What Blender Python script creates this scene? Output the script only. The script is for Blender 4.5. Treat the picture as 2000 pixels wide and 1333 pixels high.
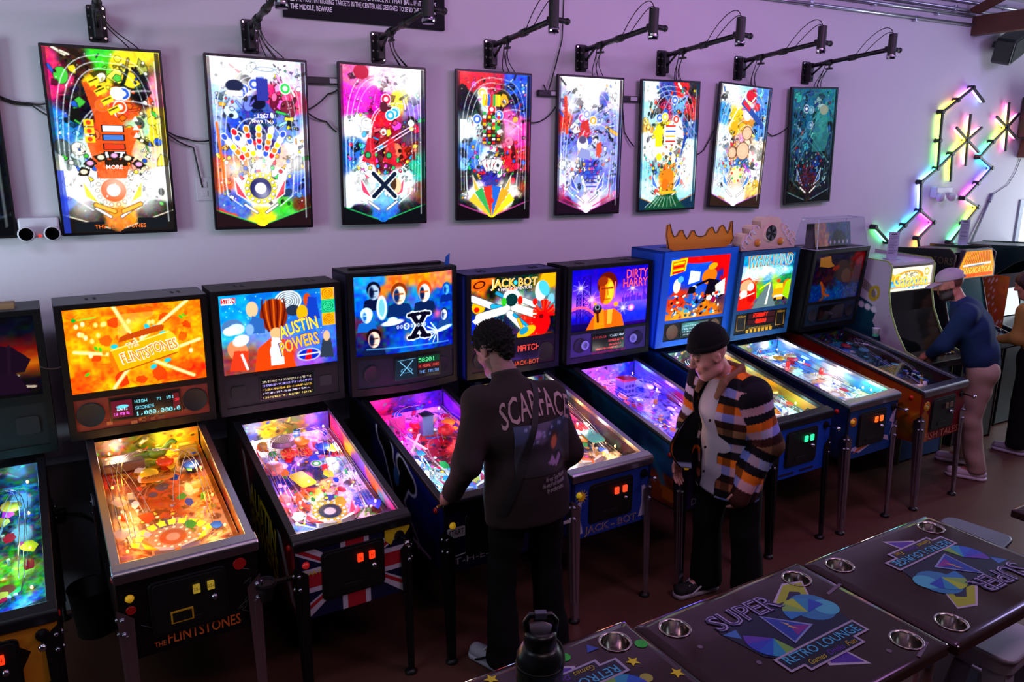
import bpy, bmesh, math, random
import numpy as np
from mathutils import Vector, Matrix

for _o in list(bpy.data.objects):
    bpy.data.objects.remove(_o)
SC = bpy.context.scene
COL = SC.collection
PI = math.pi
def rad(a): return math.radians(a)

# ------------------------------------------------------------------ camera
cam_d = bpy.data.cameras.new('camera')
cam = bpy.data.objects.new('camera', cam_d); COL.objects.link(cam)
cam_d.sensor_fit = 'HORIZONTAL'; cam_d.sensor_width = 36.0
cam_d.lens = 1515.32 / 2000 * 36.0
cam_d.clip_start = 0.05; cam_d.clip_end = 100
_p, _r, _y = rad(13.68156), rad(0.50503), rad(29.0)
_fh = Vector((math.sin(_y), math.cos(_y), 0)); _rt = Vector((math.cos(_y), -math.sin(_y), 0)); _up = Vector((0, 0, 1))
_fw = math.cos(_p) * _fh - math.sin(_p) * _up
_u = math.sin(_p) * _fh + math.cos(_p) * _up
_r2 = math.cos(_r) * _rt + math.sin(_r) * _u
_u2 = -math.sin(_r) * _rt + math.cos(_r) * _u
cam.matrix_world = Matrix(((_r2.x, _u2.x, -_fw.x, 0.0), (_r2.y, _u2.y, -_fw.y, -4.73159), (_r2.z, _u2.z, -_fw.z, 2.56958), (0, 0, 0, 1)))
SC.camera = cam

# ------------------------------------------------------------------ world, room light, exposure
W = bpy.data.worlds.new('world'); SC.world = W; W.use_nodes = True
W.node_tree.nodes['Background'].inputs[0].default_value = (0.80, 0.90, 1.0, 1)
W.node_tree.nodes['Background'].inputs[1].default_value = 2.2
SC.view_settings.view_transform = 'Standard'
SC.view_settings.look = 'None'
SC.view_settings.gamma = 1.0
SC.view_settings.use_curve_mapping = False
SC.view_settings.exposure = 0.0
try:
    SC.cycles.use_denoising = True
    SC.cycles.max_bounces = 5
    SC.cycles.transparent_max_bounces = 10
    SC.cycles.use_adaptive_sampling = True
    SC.cycles.adaptive_threshold = 0.04
    SC.cycles.sample_clamp_indirect = 6.0
    SC.cycles.caustics_reflective = False
    SC.cycles.caustics_refractive = False
except Exception:
    pass

def area_light(name, loc, target, size, size_y, col, power, spread=180):
    d = bpy.data.lights.new(name, 'AREA'); d.shape = 'RECTANGLE'; d.size = size; d.size_y = size_y
    d.color = col; d.energy = power; d.spread = rad(spread)
    o = bpy.data.objects.new(name, d); COL.objects.link(o); o.location = loc
    v = Vector(target) - Vector(loc)
    o.rotation_euler = v.to_track_quat('-Z', 'Y').to_euler()
    return o
# coloured LED panels hung under the ceiling on the customers' side of the room
area_light('ceiling_panel_light', (-1.3, -2.4, 3.85), (-0.6, 0, 2.2), 1.6, 0.5, (0.62, 0.80, 1.0), 20)
area_light('ceiling_panel_light', (1.6, -2.6, 3.85), (1.7, 0, 2.2), 1.6, 0.5, (0.84, 0.48, 0.90), 15)
area_light('ceiling_panel_light', (4.2, -2.6, 3.85), (4.2, 0, 2.2), 1.8, 0.5, (0.78, 0.32, 1.0), 28)
area_light('ceiling_panel_light', (7.4, -2.2, 3.85), (6.6, 0, 2.4), 1.6, 0.5, (0.54, 0.46, 1.0), 28)
area_light('ceiling_panel_light', (.9, -4.6, 3.9), (1.4, -1.7, .9), 1.4, .5, (1.0, 0.70, 0.72), 9)
area_light('ceiling_panel_light', (4.0, -4.6, 3.9), (3.8, -1.7, .9), 1.4, .5, (0.96, 0.60, 0.90), 31)
# cool light added at the near end of the wall, its source unseen
area_light('left_cool_light', (-3.1, -1.9, 1.9), (-.35, 0, 1.75), 1.0, 1.6, (0.70, 0.88, 1.0), 22, 75)
# daylight through the shop window at the far end
area_light('window_daylight', (10.3, -1.1, 1.7), (7.6, -.3, 1.3), 1.8, 2.2, (0.80, 0.92, 1.0), 105)

# ------------------------------------------------------------------ materials
def srgb(c):
    if isinstance(c, str):
        c = c.lstrip('#'); c = [int(c[i:i + 2], 16) / 255 for i in (0, 2, 4)]
    return [x / 12.92 if x <= .04045 else ((x + .055) / 1.055) ** 2.4 for x in c]
_M = {}
def mat(name, col='#808080', rough=.5, metal=0., emit=None, es=0., bump=0., bscale=80., var=0., spec=.5, coat=0., alpha=1., trans=0.):
    if name in _M: return _M[name]
    m = bpy.data.materials.new(name); m.use_nodes = True; _M[name] = m
    nt = m.node_tree; b = nt.nodes['Principled BSDF']
    c = srgb(col)
    b.inputs['Base Color'].default_value = (*c, 1); b.inputs['Roughness'].default_value = rough
    b.inputs['Metallic'].default_value = metal; b.inputs['Specular IOR Level'].default_value = spec
    b.inputs['Coat Weight'].default_value = coat; b.inputs['Coat Roughness'].default_value = .05
    b.inputs['Transmission Weight'].default_value = trans
    if alpha < 1: b.inputs['Alpha'].default_value = alpha
    if emit is not None:
        b.inputs['Emission Color'].default_value = (*srgb(emit), 1); b.inputs['Emission Strength'].default_value = es
    tc = None
    if var > 0 or bump > 0:
        tc = nt.nodes.new('ShaderNodeTexCoord'); n = nt.nodes.new('ShaderNodeTexNoise')
        n.inputs['Scale'].default_value = bscale; n.inputs['Detail'].default_value = 6
        nt.links.new(tc.outputs['Object'], n.inputs['Vector'])
        if var > 0:
            r = nt.nodes.new('ShaderNodeMapRange'); r.inputs[3].default_value = 1 - var; r.inputs[4].default_value = 1 + var
            mx = nt.nodes.new('ShaderNodeMix'); mx.data_type = 'RGBA'; mx.blend_type = 'MULTIPLY'; mx.inputs[0].default_value = 1
            nt.links.new(n.outputs[0], r.inputs[0]); mx.inputs[6].default_value = (*c, 1)
            nt.links.new(r.outputs[0], mx.inputs[7]); nt.links.new(mx.outputs[2], b.inputs['Base Color'])
        if bump > 0:
            bp = nt.nodes.new('ShaderNodeBump'); bp.inputs['Strength'].default_value = bump; bp.inputs['Distance'].default_value = .01
            nt.links.new(n.outputs[0], bp.inputs['Height']); nt.links.new(bp.outputs[0], b.inputs['Normal'])
    return m
def screen_mat(name, strength, rough=.15, spec=.5):
    """picture that is lit from behind: emission from the colour attribute"""
    if name in _M: return _M[name]
    m = bpy.data.materials.new(name); m.use_nodes = True; _M[name] = m
    nt = m.node_tree; b = nt.nodes['Principled BSDF']
    a = nt.nodes.new('ShaderNodeVertexColor'); a.layer_name = 'Col'
    b.inputs['Base Color'].default_value = (.004, .004, .005, 1); b.inputs['Roughness'].default_value = rough
    b.inputs['Specular IOR Level'].default_value = spec
    nt.links.new(a.outputs[0], b.inputs['Emission Color']); b.inputs['Emission Strength'].default_value = strength
    return m
def print_mat(name, rough=.35, es=0., coat=0., spec=.5):
    """printed surface: colour attribute; its alpha marks lamps under inserts (emit)"""
    if name in _M: return _M[name]
    m = bpy.data.materials.new(name); m.use_nodes = True; _M[name] = m
    nt = m.node_tree; b = nt.nodes['Principled BSDF']
    a = nt.nodes.new('ShaderNodeVertexColor'); a.layer_name = 'Col'
    nt.links.new(a.outputs[0], b.inputs['Base Color']); b.inputs['Roughness'].default_value = rough
    b.inputs['Specular IOR Level'].default_value = spec
    b.inputs['Coat Weight'].default_value = coat; b.inputs['Coat Roughness'].default_value = .04
    if es > 0:
        mu = nt.nodes.new('ShaderNodeMath'); mu.operation = 'MULTIPLY'; mu.inputs[1].default_value = es
        nt.links.new(a.outputs[1], mu.inputs[0]); nt.links.new(mu.outputs[0], b.inputs['Emission Strength'])
        nt.links.new(a.outputs[0], b.inputs['Emission Color'])
    return m
def glass_mat(name, tint=(1, 1, 1), refl=1.0, rough=.0, ior=1.45):
    if name in _M: return _M[name]
    m = bpy.data.materials.new(name); m.use_nodes = True; _M[name] = m
    nt = m.node_tree; nt.nodes.remove(nt.nodes['Principled BSDF']); out = nt.nodes['Material Output']
    t = nt.nodes.new('ShaderNodeBsdfTransparent'); t.inputs[0].default_value = (*tint, 1)
    g = nt.nodes.new('ShaderNodeBsdfGlossy'); g.inputs['Roughness'].default_value = rough
    f = nt.nodes.new('ShaderNodeFresnel'); f.inputs[0].default_value = ior
    mu = nt.nodes.new('ShaderNodeMath'); mu.operation = 'MULTIPLY'; mu.inputs[1].default_value = refl
    mx = nt.nodes.new('ShaderNodeMixShader')
    ge = nt.nodes.new('ShaderNodeNewGeometry'); iv = nt.nodes.new('ShaderNodeMath'); iv.operation = 'SUBTRACT'; iv.inputs[0].default_value = 1; m2 = nt.nodes.new('ShaderNodeMath'); m2.operation = 'MULTIPLY'
    nt.links.new(ge.outputs['Backfacing'], iv.inputs[1]); nt.links.new(f.outputs[0], mu.inputs[0]); nt.links.new(mu.outputs[0], m2.inputs[0]); nt.links.new(iv.outputs[0], m2.inputs[1]); nt.links.new(m2.outputs[0], mx.inputs[0])
    nt.links.new(t.outputs[0], mx.inputs[1]); nt.links.new(g.outputs[0], mx.inputs[2]); nt.links.new(mx.outputs[0], out.inputs[0])
    return m

# ------------------------------------------------------------------ object helpers
def tag(o, label=None, cat=None, group=None, kind=None):
    if label: o['label'] = label
    if cat: o['category'] = cat
    if group: o['group'] = group
    if kind: o['kind'] = kind
    return o
def empty(name, loc=(0, 0, 0), rz=0., label=None, cat=None, group=None):
    o = bpy.data.objects.new(name, None); COL.objects.link(o)
    o.empty_display_size = .1; o.location = loc; o.rotation_euler = (0, 0, rz)
    return tag(o, label, cat, group)
def link(name, me, m, parent=None, loc=None, rot=None):
    o = bpy.data.objects.new(name, me); COL.objects.link(o)
    if m is not None and not me.materials: me.materials.append(m)
    if parent is not None: o.parent = parent
    if loc is not None: o.location = loc
    if rot is not None: o.rotation_euler = rot
    return o
def frame_of(d):
    d = np.array(d, float); d /= np.linalg.norm(d)
    a = np.array([0, 0, 1.]) if abs(d[2]) < .9 else np.array([1., 0, 0])
    x = np.cross(a, d); x /= np.linalg.norm(x); y = np.cross(d, x)
    return x, y, d
class MB:
    def __init__(s): s.v = []; s.f = []
    def add(s, vs, fs):
        n = len(s.v); s.v += [tuple(map(float, v)) for v in vs]; s.f += [tuple(i + n for i in f) for f in fs]; return s
    def box(s, x0, x1, y0, y1, z0, z1):
        vs = [(x, y, z) for x in (x0, x1) for y in (y0, y1) for z in (z0, z1)]
        return s.add(vs, [(0, 1, 3, 2), (4, 6, 7, 5), (0, 4, 5, 1), (2, 3, 7, 6), (0, 2, 6, 4), (1, 5, 7, 3)])
    def cbox(s, c, sx, sy, sz): return s.box(c[0] - sx / 2, c[0] + sx / 2, c[1] - sy / 2, c[1] + sy / 2, c[2] - sz / 2, c[2] + sz / 2)
    def prism(s, poly, axis, a, b):
        """polygon in the two other axes (order xyz), extruded along axis from a to b"""
        def P(p, t):
            return {'x': (t, p[0], p[1]), 'y': (p[0], t, p[1]), 'z': (p[0], p[1], t)}[axis]
        n = len(poly); vs = [P(p, a) for p in poly] + [P(p, b) for p in poly]
        fs = [tuple(range(n))[::-1], tuple(range(n, 2 * n))] + [(i, (i + 1) % n, n + (i + 1) % n, n + i) for i in range(n)]
        return s.add(vs, fs)
    def cyl(s, p0, p1, r0, r1=None, n=12, cap=True):
        r1 = r0 if r1 is None else r1; p0 = np.array(p0, float); p1 = np.array(p1, float)
        x, y, _ = frame_of(p1 - p0); vs = []
        for p, r in ((p0, r0), (p1, r1)):
            for i in range(n):
                a = 2 * PI * i / n; vs.append(p + r * (math.cos(a) * x + math.sin(a) * y))
        fs = [(i, (i + 1) % n, n + (i + 1) % n, n + i) for i in range(n)]
        if cap: fs += [tuple(range(n))[::-1], tuple(range(n, 2 * n))]
        return s.add(vs, fs)
    def tube(s, pts, r, n=6, cap=True):
        P = [np.array(p, float) for p in pts]; vs = []; X = None
        for i, p in enumerate(P):
            d = P[min(i + 1, len(P) - 1)] - P[max(i - 1, 0)]
            d /= (np.linalg.norm(d) + 1e-9)
            if X is None: X, Y, _ = frame_of(d)
            else:
                X = X - d * (X @ d); X /= np.linalg.norm(X) + 1e-9; Y = np.cross(d, X)
            rr = r[i] if hasattr(r, '__len__') else r
            for k in range(n):
                a = 2 * PI * k / n; vs.append(p + rr * (math.cos(a) * X + math.sin(a) * Y))
        fs = []
        for i in range(len(P) - 1):
            for k in range(n):
                fs.append((i * n + k, i * n + (k + 1) % n, (i + 1) * n + (k + 1) % n, (i + 1) * n + k))
        if cap: fs += [tuple(range(n))[::-1], tuple(range((len(P) - 1) * n, len(P) * n))]
        return s.add(vs, fs)
    def lathe(s, prof, c=(0, 0, 0), n=20, axis='z'):
        vs = []
        for r, z in prof:
            for i in range(n):
                a = 2 * PI * i / n; q = (r * math.cos(a), r * math.sin(a), z)
                if axis == 'y': q = (q[0], q[2], q[1])
                if axis == 'x': q = (q[2], q[0], q[1])
                vs.append((c[0] + q[0], c[1] + q[1], c[2] + q[2]))
        fs = []
        for j in range(len(prof) - 1):
            for i in range(n):
                fs.append((j * n + i, j * n + (i + 1) % n, (j + 1) * n + (i + 1) % n, (j + 1) * n + i))
        if prof[0][0] > 1e-6: fs.append(tuple(range(n))[::-1])
        if prof[-1][0] > 1e-6: fs.append(tuple(range((len(prof) - 1) * n, len(prof) * n)))
        return s.add(vs, fs)
    def sphere(s, c, r, n=10):
        r = r if hasattr(r, '__len__') else (r, r, r); vs = []; fs = []; m = n // 2 + 1
        for j in range(m + 1):
            t = PI * j / m
            for i in range(n):
                a = 2 * PI * i / n
                vs.append((c[0] + r[0] * math.sin(t) * math.cos(a), c[1] + r[1] * math.sin(t) * math.sin(a), c[2] + r[2] * math.cos(t)))
        for j in range(m):
            for i in range(n): fs.append((j * n + i, (j + 1) * n + i, (j + 1) * n + (i + 1) % n, j * n + (i + 1) % n))
        return s.add(vs, fs)
    def mesh(s, name, smooth=False):
        me = bpy.data.meshes.new(name); me.from_pydata(s.v, [], s.f)
        bm = bmesh.new(); bm.from_mesh(me); bmesh.ops.remove_doubles(bm, verts=bm.verts, dist=1e-6)
        bmesh.ops.recalc_face_normals(bm, faces=bm.faces); bm.to_mesh(me); bm.free()
        if smooth: me.polygons.foreach_set('use_smooth', np.ones(len(me.polygons), bool))
        return me
    def build(s, name, m, parent=None, loc=None, rot=None, smooth=False, bevel=0., seg=2):
        o = link(name, s.mesh(name, smooth), m, parent, loc, rot)
        if bevel > 0:
            b = o.modifiers.new('bevel', 'BEVEL'); b.width = bevel; b.segments = seg; b.limit_method = 'ANGLE'; b.angle_limit = rad(35)
        return o
def copy_tree(o, parent=None):
    c = o.copy(); COL.objects.link(c); c.parent = parent
    for ch in o.children: copy_tree(ch, c)
    return c
def bez(p0, p1, p2, p3, n=12):
    p0, p1, p2, p3 = [np.array(p, float) for p in (p0, p1, p2, p3)]
    return [(1 - t) ** 3 * p0 + 3 * (1 - t) ** 2 * t * p1 + 3 * (1 - t) * t * t * p2 + t ** 3 * p3 for t in np.linspace(0, 1, n)]
def rrect(x0, x1, y0, y1, r, n=4):
    pts = []
    for cx, cy, a0 in ((x1 - r, y1 - r, 0), (x0 + r, y1 - r, 90), (x0 + r, y0 + r, 180), (x1 - r, y0 + r, 270)):
        for i in range(n + 1):
            a = rad(a0 + 90 * i / n); pts.append((cx + r * math.cos(a), cy + r * math.sin(a)))
    return pts
_TX = {}
def text_data(s, size=1., off=0., shear=0., res=2, space=1.):
    k = (s, off, shear, res, space)
    if k not in _TX:
        c = bpy.data.curves.new('lettering', 'FONT'); c.body = s; c.size = 1; c.offset = off; c.shear = shear; c.resolution_u = res
        c.align_x = 'CENTER'; c.align_y = 'CENTER'; c.space_character = space; c.fill_mode = 'FRONT'
        o = bpy.data.objects.new('lettering', c)
        me = bpy.data.meshes.new_from_object(o)
        v = np.zeros(len(me.vertices) * 3); me.vertices.foreach_get('co', v); v = v.reshape(-1, 3)
        f = [tuple(p.vertices) for p in me.polygons]
        bpy.data.objects.remove(o); bpy.data.curves.remove(c); bpy.data.meshes.remove(me)
        _TX[k] = (v, f)
    v, f = _TX[k]
    return v * size, f
def text_obj(name, s, origin, ex, ey, size, m, parent, off=0., shear=0., width=None, arc=0., wob=0., lift=.0015, fn=None, space=1.):
    """flat lettering laid on the plane (origin, ex, ey); width squeezes it to a set width"""
    v, f = text_data(s, size, off, shear, 2, space); v = v.copy()
    if width:
        w0 = v[:, 0].max() - v[:, 0].min(); v[:, 0] *= width / w0
    if arc: v[:, 1] += arc * (1 - (2 * v[:, 0] / (v[:, 0].max() - v[:, 0].min())) ** 2)
    if wob: v[:, 1] += wob * np.sin(v[:, 0] / size * 3.1)
    if fn: v = fn(v)
    o_, x_, y_ = (np.array(q, float) for q in (origin, ex, ey)); n_ = np.cross(x_, y_)
    P = o_ + v[:, :1] * x_ + v[:, 1:2] * y_ + lift * n_
    me = bpy.data.meshes.new(name); me.from_pydata([tuple(p) for p in P], [], f)
    return link(name, me, m, parent)
# ------------------------------------------------------------------ painter for flat print and screens
FONT = {'A': '0E11111F111111', 'B': '1E11111E11111E', 'C': '0E11101010110E', 'D': '1E11111111111E', 'E': '1F10101E10101F', 'F': '1F10101E101010', 'G': '0E11101713110F',
 'H': '1111111F111111', 'I': '0E04040404040E', 'J': '0702020202120C', 'K': '11121418141211', 'L': '1010101010101F', 'M': '111B1515111111', 'N': '11191513111111', 'O': '0E11111111110E',
 'P': '1E11111E101010', 'Q': '0E11111115120D', 'R': '1E11111E141211', 'S': '0F10100E01011E', 'T': '1F040404040404', 'U': '1111111111110E', 'V': '11111111110A04', 'W': '11111115151B11',
 'X': '11110A040A1111', 'Y': '11110A04040404', 'Z': '1F01020408101F', '0': '0E11131519110E', '1': '040C040404040E', '2': '0E11010204081F', '3': '0E11010601110E', '5': '1F101E0101110E',
 '6': '0608101E11110E', '7': '1F010204080808', '8': '0E11110E11110E', '9': '0E11110F01020C', ',': '00000000040408', '.': '00000000000404', ' ': '00000000000000', '-': '0000001F000000', '4': '02060A121F0202'}
def vnoise(h, w, cy, cx, rng, ch=0):
    g = rng.random((cy + 2, cx + 2, ch)) if ch else rng.random((cy + 2, cx + 2))
    y = np.linspace(0, cy, h); x = np.linspace(0, cx, w)
    yi = y.astype(int); xi = x.astype(int); fy = (y - yi); fx = (x - xi)
    fy = fy * fy * (3 - 2 * fy); fx = fx * fx * (3 - 2 * fx)
    fy = fy[:, None]; fx = fx[None, :]
    if ch: fy = fy[..., None]; fx = fx[..., None]
    a = g[yi][:, xi]; b = g[yi][:, xi + 1]; c = g[yi + 1][:, xi]; d = g[yi + 1][:, xi + 1]
    return (a * (1 - fx) + b * fx) * (1 - fy) + (c * (1 - fx) + d * fx) * fy
class Cv:
    """u 0..1 to the right, v 0..1 upwards, radii in widths"""
    def __init__(s, w, h, col='#000000', asp=None, seed=0):
        s.w, s.h = w, h; s.asp = asp or h / w; s.rng = np.random.default_rng(seed)
        s.a = np.zeros((h, w, 3)); s.a[:] = s.c(col); s.e = np.zeros((h, w))
        s.U, s.V = np.meshgrid(np.linspace(0, 1, w), np.linspace(0, 1, h)); s.Y = s.V * s.asp
        s.px = 1. / w
    @staticmethod
    def c(col):
        if isinstance(col, str):
            col = col.lstrip('#'); col = col if len(col) == 6 else ''.join(x * 2 for x in col); return np.array([int(col[i:i + 2], 16) / 255 for i in (0, 2, 4)])
        return np.array(col, float)
    def put(s, m, col, e=None):
        m = np.clip(m, 0, 1); s.a += (s.c(col) - s.a) * m[..., None]
        if e is not None: s.e += (e - s.e) * m
    def sub(s, u0, u1, y0, y1):
        i0 = max(int(u0 * (s.w - 1)) - 1, 0); i1 = min(int(u1 * (s.w - 1)) + 3, s.w)
        j0 = max(int(y0 / s.asp * (s.h - 1)) - 1, 0); j1 = min(int(y1 / s.asp * (s.h - 1)) + 3, s.h)
        return slice(j0, max(j1, j0)), slice(i0, max(i1, i0))
    def puts(s, sl, m, col, e=None):
        m = np.clip(m, 0, 1); s.a[sl] += (s.c(col) - s.a[sl]) * m[..., None]
        if e is not None: s.e[sl] += (e - s.e[sl]) * m
    def blobs(s, lst, warp=.08, sharp=3., seed=1):
        rng = np.random.default_rng(seed)
        wu = (vnoise(s.h, s.w, int(5 * s.asp) + 1, 5, rng) - .5) * 2 * warp + (vnoise(s.h, s.w, int(16 * s.asp) + 1, 16, rng) - .5) * warp
        wv = (vnoise(s.h, s.w, int(5 * s.asp) + 1, 5, rng) - .5) * 2 * warp + (vnoise(s.h, s.w, int(16 * s.asp) + 1, 16, rng) - .5) * warp
        U = s.U + wu; Y = s.Y + wv; tot = np.zeros((s.h, s.w)) + 1e-9; acc = np.zeros((s.h, s.w, 3))
        for u, v, r, col in lst:
            d = ((U - u) ** 2 + (Y - v * s.asp) ** 2) / (r * r)
            wgt = 1 / (d ** sharp + 1e-4) * (1 if r > 0 else 0)
            wgt = np.minimum(wgt, 1e4); tot += wgt; acc += wgt[..., None] * s.c(col)
        s.a = acc / tot[..., None]; return s
    def ell(s, u, v, ru, rv=None, col='#ffffff', rot=0, al=1., soft=1.2, e=None, ring=0.):
        rv = ru if rv is None else rv; R = max(ru, rv) * 1.15 + 2 * soft * s.px + ring; y = v * s.asp
        sl = s.sub(u - R, u + R, y - R, y + R)
        if s.U[sl].size == 0: return s
        du = s.U[sl] - u; dy = s.Y[sl] - y; c_, s_ = math.cos(rot), math.sin(rot)
        a = (du * c_ + dy * s_) / ru; b = (-du * s_ + dy * c_) / rv
        d = (np.sqrt(a * a + b * b) - 1) * min(ru, rv)
        if ring: d = np.abs(d) - ring / 2
        s.puts(sl, (.5 - d / (s.px * soft)) * al if soft < 50 else np.clip(-d / min(ru, rv), 0, 1) * al, col, e); return s
    def glow(s, u, v, r, col='#ffffff', al=1.):
        d2 = ((s.U - u) ** 2 + (s.Y - v * s.asp) ** 2) / (r * r)
        m = np.exp(-d2 * 2) * al; s.a += (s.c(col) - s.a) * m[..., None]; return s
    def poly(s, pts, col, al=1., e=None):
        P = [(u, v * s.asp) for u, v in pts]; us = [p[0] for p in P]; ys = [p[1] for p in P]
        sl = s.sub(min(us), max(us), min(ys), max(ys)); U = s.U[sl]; Y = s.Y[sl]
        if U.size == 0: return s
        ins = np.zeros(U.shape, bool); n = len(P)
        for i in range(n):
            (x1, y1), (x2, y2) = P[i], P[(i + 1) % n]
            if y1 == y2: continue
            ins ^= ((y1 > Y) != (y2 > Y)) & (U < (x2 - x1) * (Y - y1) / (y2 - y1) + x1)
        s.puts(sl, ins * al, col, e); return s
    def rect(s, u0, u1, v0, v1, col, al=1., e=None): return s.poly([(u0, v0), (u1, v0), (u1, v1), (u0, v1)], col, al, e)
    def line(s, pts, wd, col, al=1., e=None, close=False):
        P = [(u, v * s.asp) for u, v in pts]
        if close: P.append(P[0])
        for (x1, y1), (x2, y2) in zip(P, P[1:]):
            sl = s.sub(min(x1, x2) - wd, max(x1, x2) + wd, min(y1, y2) - wd, max(y1, y2) + wd); U = s.U[sl]; Y = s.Y[sl]
            if U.size == 0: continue
            L = (x2 - x1) ** 2 + (y2 - y1) ** 2 + 1e-12
            t = np.clip(((U - x1) * (x2 - x1) + (Y - y1) * (y2 - y1)) / L, 0, 1)
            d = np.hypot(U - x1 - t * (x2 - x1), Y - y1 - t * (y2 - y1))
            s.puts(sl, (.5 + (wd / 2 - d) / (s.px * 1.2)) * al, col, e)
        return s
    def curve(s, a, b, c, d, wd, col, al=1., e=None):
        return s.line([tuple(p) for p in bez((*a, 0), (*b, 0), (*c, 0), (*d, 0), 18)[0:] and [(q[0], q[1]) for q in bez((*a, 0), (*b, 0), (*c, 0), (*d, 0), 18)]], wd, col, al, e)
    def txt(s, t, u, v, hgt, col, al=1., e=None, sq=1.):
        """5x7 dot lettering, hgt in widths"""
        d = hgt / 7; x = u
        for ch in t:
            bits = FONT.get(ch, FONT[' '])
            for r in range(7):
                row = int(bits[2 * r:2 * r + 2], 16)
                for k in range(5):
                    if row >> (4 - k) & 1:
                        uu = x + k * d * sq; yy = (v * s.asp + hgt - r * d) / s.asp
                        s.rect(uu, uu + d * .96 * sq, yy - d * .96 / s.asp, yy, col, al, e)
            x += 6 * d * sq
        return s
    def dots(s, u0, u1, v, hgt, col, seed=1):
        """unreadable row of lit dots"""
        R = random.Random(seed); d = hgt / 7; x = u0
        while x < u1:
            for r in range(7):
                if R.random() < .5: s.rect(x, x + d * R.choice([.95, 1.9]), v + r * d / s.asp, v + (r + .9) * d / s.asp, col)
            x += d * R.choice([1, 1, 1, 2, 4])
        return s
    def rays(s, u, v, n, col, al=.5, r0=.0, ph=0.):
        an = np.arctan2(s.Y - v * s.asp, s.U - u); rr = np.hypot(s.Y - v * s.asp, s.U - u)
        m = (np.sin(an * n + ph) > .55) * al * np.clip((rr - r0) * 6, 0, 1); s.put(m, col); return s
    def gradv(s, cols):
        cs = np.array([s.c(c) for c in cols]); t = np.linspace(0, len(cs) - 1, s.h); i = np.minimum(t.astype(int), len(cs) - 2); f = (t - i)[:, None]
        s.a[:] = (cs[i] * (1 - f) + cs[i + 1] * f)[:, None, :]; return s
    def mottle(s, amt, cells=20, seed=3):
        n = vnoise(s.h, s.w, int(cells * s.asp) + 1, cells, np.random.default_rng(seed), 3) - .5; s.a = np.clip(s.a + n * amt, 0, 1); return s
    def spiral(s, u, v, r, c1, c2, turns=4, al=1.):
        y = v * s.asp; sl = s.sub(u - r, u + r, y - r, y + r); du = s.U[sl] - u; dy = s.Y[sl] - y; rr = np.hypot(du, dy); an = np.arctan2(dy, du)
        m = (rr < r); s.puts(sl, m * al, c1); w = (np.sin(rr / r * turns * 2 * PI - an) > 0) & m; s.puts(sl, w * al, c2); return s
def panel(name, cv, origin, ex, ey, m, parent, bend=None):
    """mesh sheet that carries a painted picture; origin = lower left, ex/ey = full edge vectors"""
    h, w = cv.h, cv.w; o_, x_, y_ = (np.array(q, float) for q in (origin, ex, ey))
    P = o_ + cv.U[..., None] * x_ + cv.V[..., None] * y_
    if bend: P = P + bend(cv.U, cv.V)
    return sheet(name, P, cv, m, parent)
def sheet(name, P, cv, m, parent):
    h, w = cv.h, cv.w
    i = np.arange((h - 1) * (w - 1)); j, k = i // (w - 1), i % (w - 1); a = j * w + k
    F = np.stack([a, a + 1, a + w + 1, a + w], 1).astype(np.int32)
    me = bpy.data.meshes.new(name); me.vertices.add(h * w); me.vertices.foreach_set('co', P.reshape(-1).astype(np.float32))
    me.loops.add(F.size); me.loops.foreach_set('vertex_index', F.reshape(-1)); me.polygons.add(len(F))
    me.polygons.foreach_set('loop_start', (np.arange(len(F)) * 4).astype(np.int32)); me.polygons.foreach_set('loop_total', np.full(len(F), 4, np.int32))
    me.update(calc_edges=True)
    c = np.clip(cv.a, 0, 1); lin = np.where(c <= .04045, c / 12.92, ((c + .055) / 1.055) ** 2.4)
    at = me.color_attributes.new('Col', 'FLOAT_COLOR', 'POINT')
    at.data.foreach_set('color', np.concatenate([lin, cv.e[..., None]], 2).reshape(-1).astype(np.float32))
    return link(name, me, m, parent)

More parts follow.
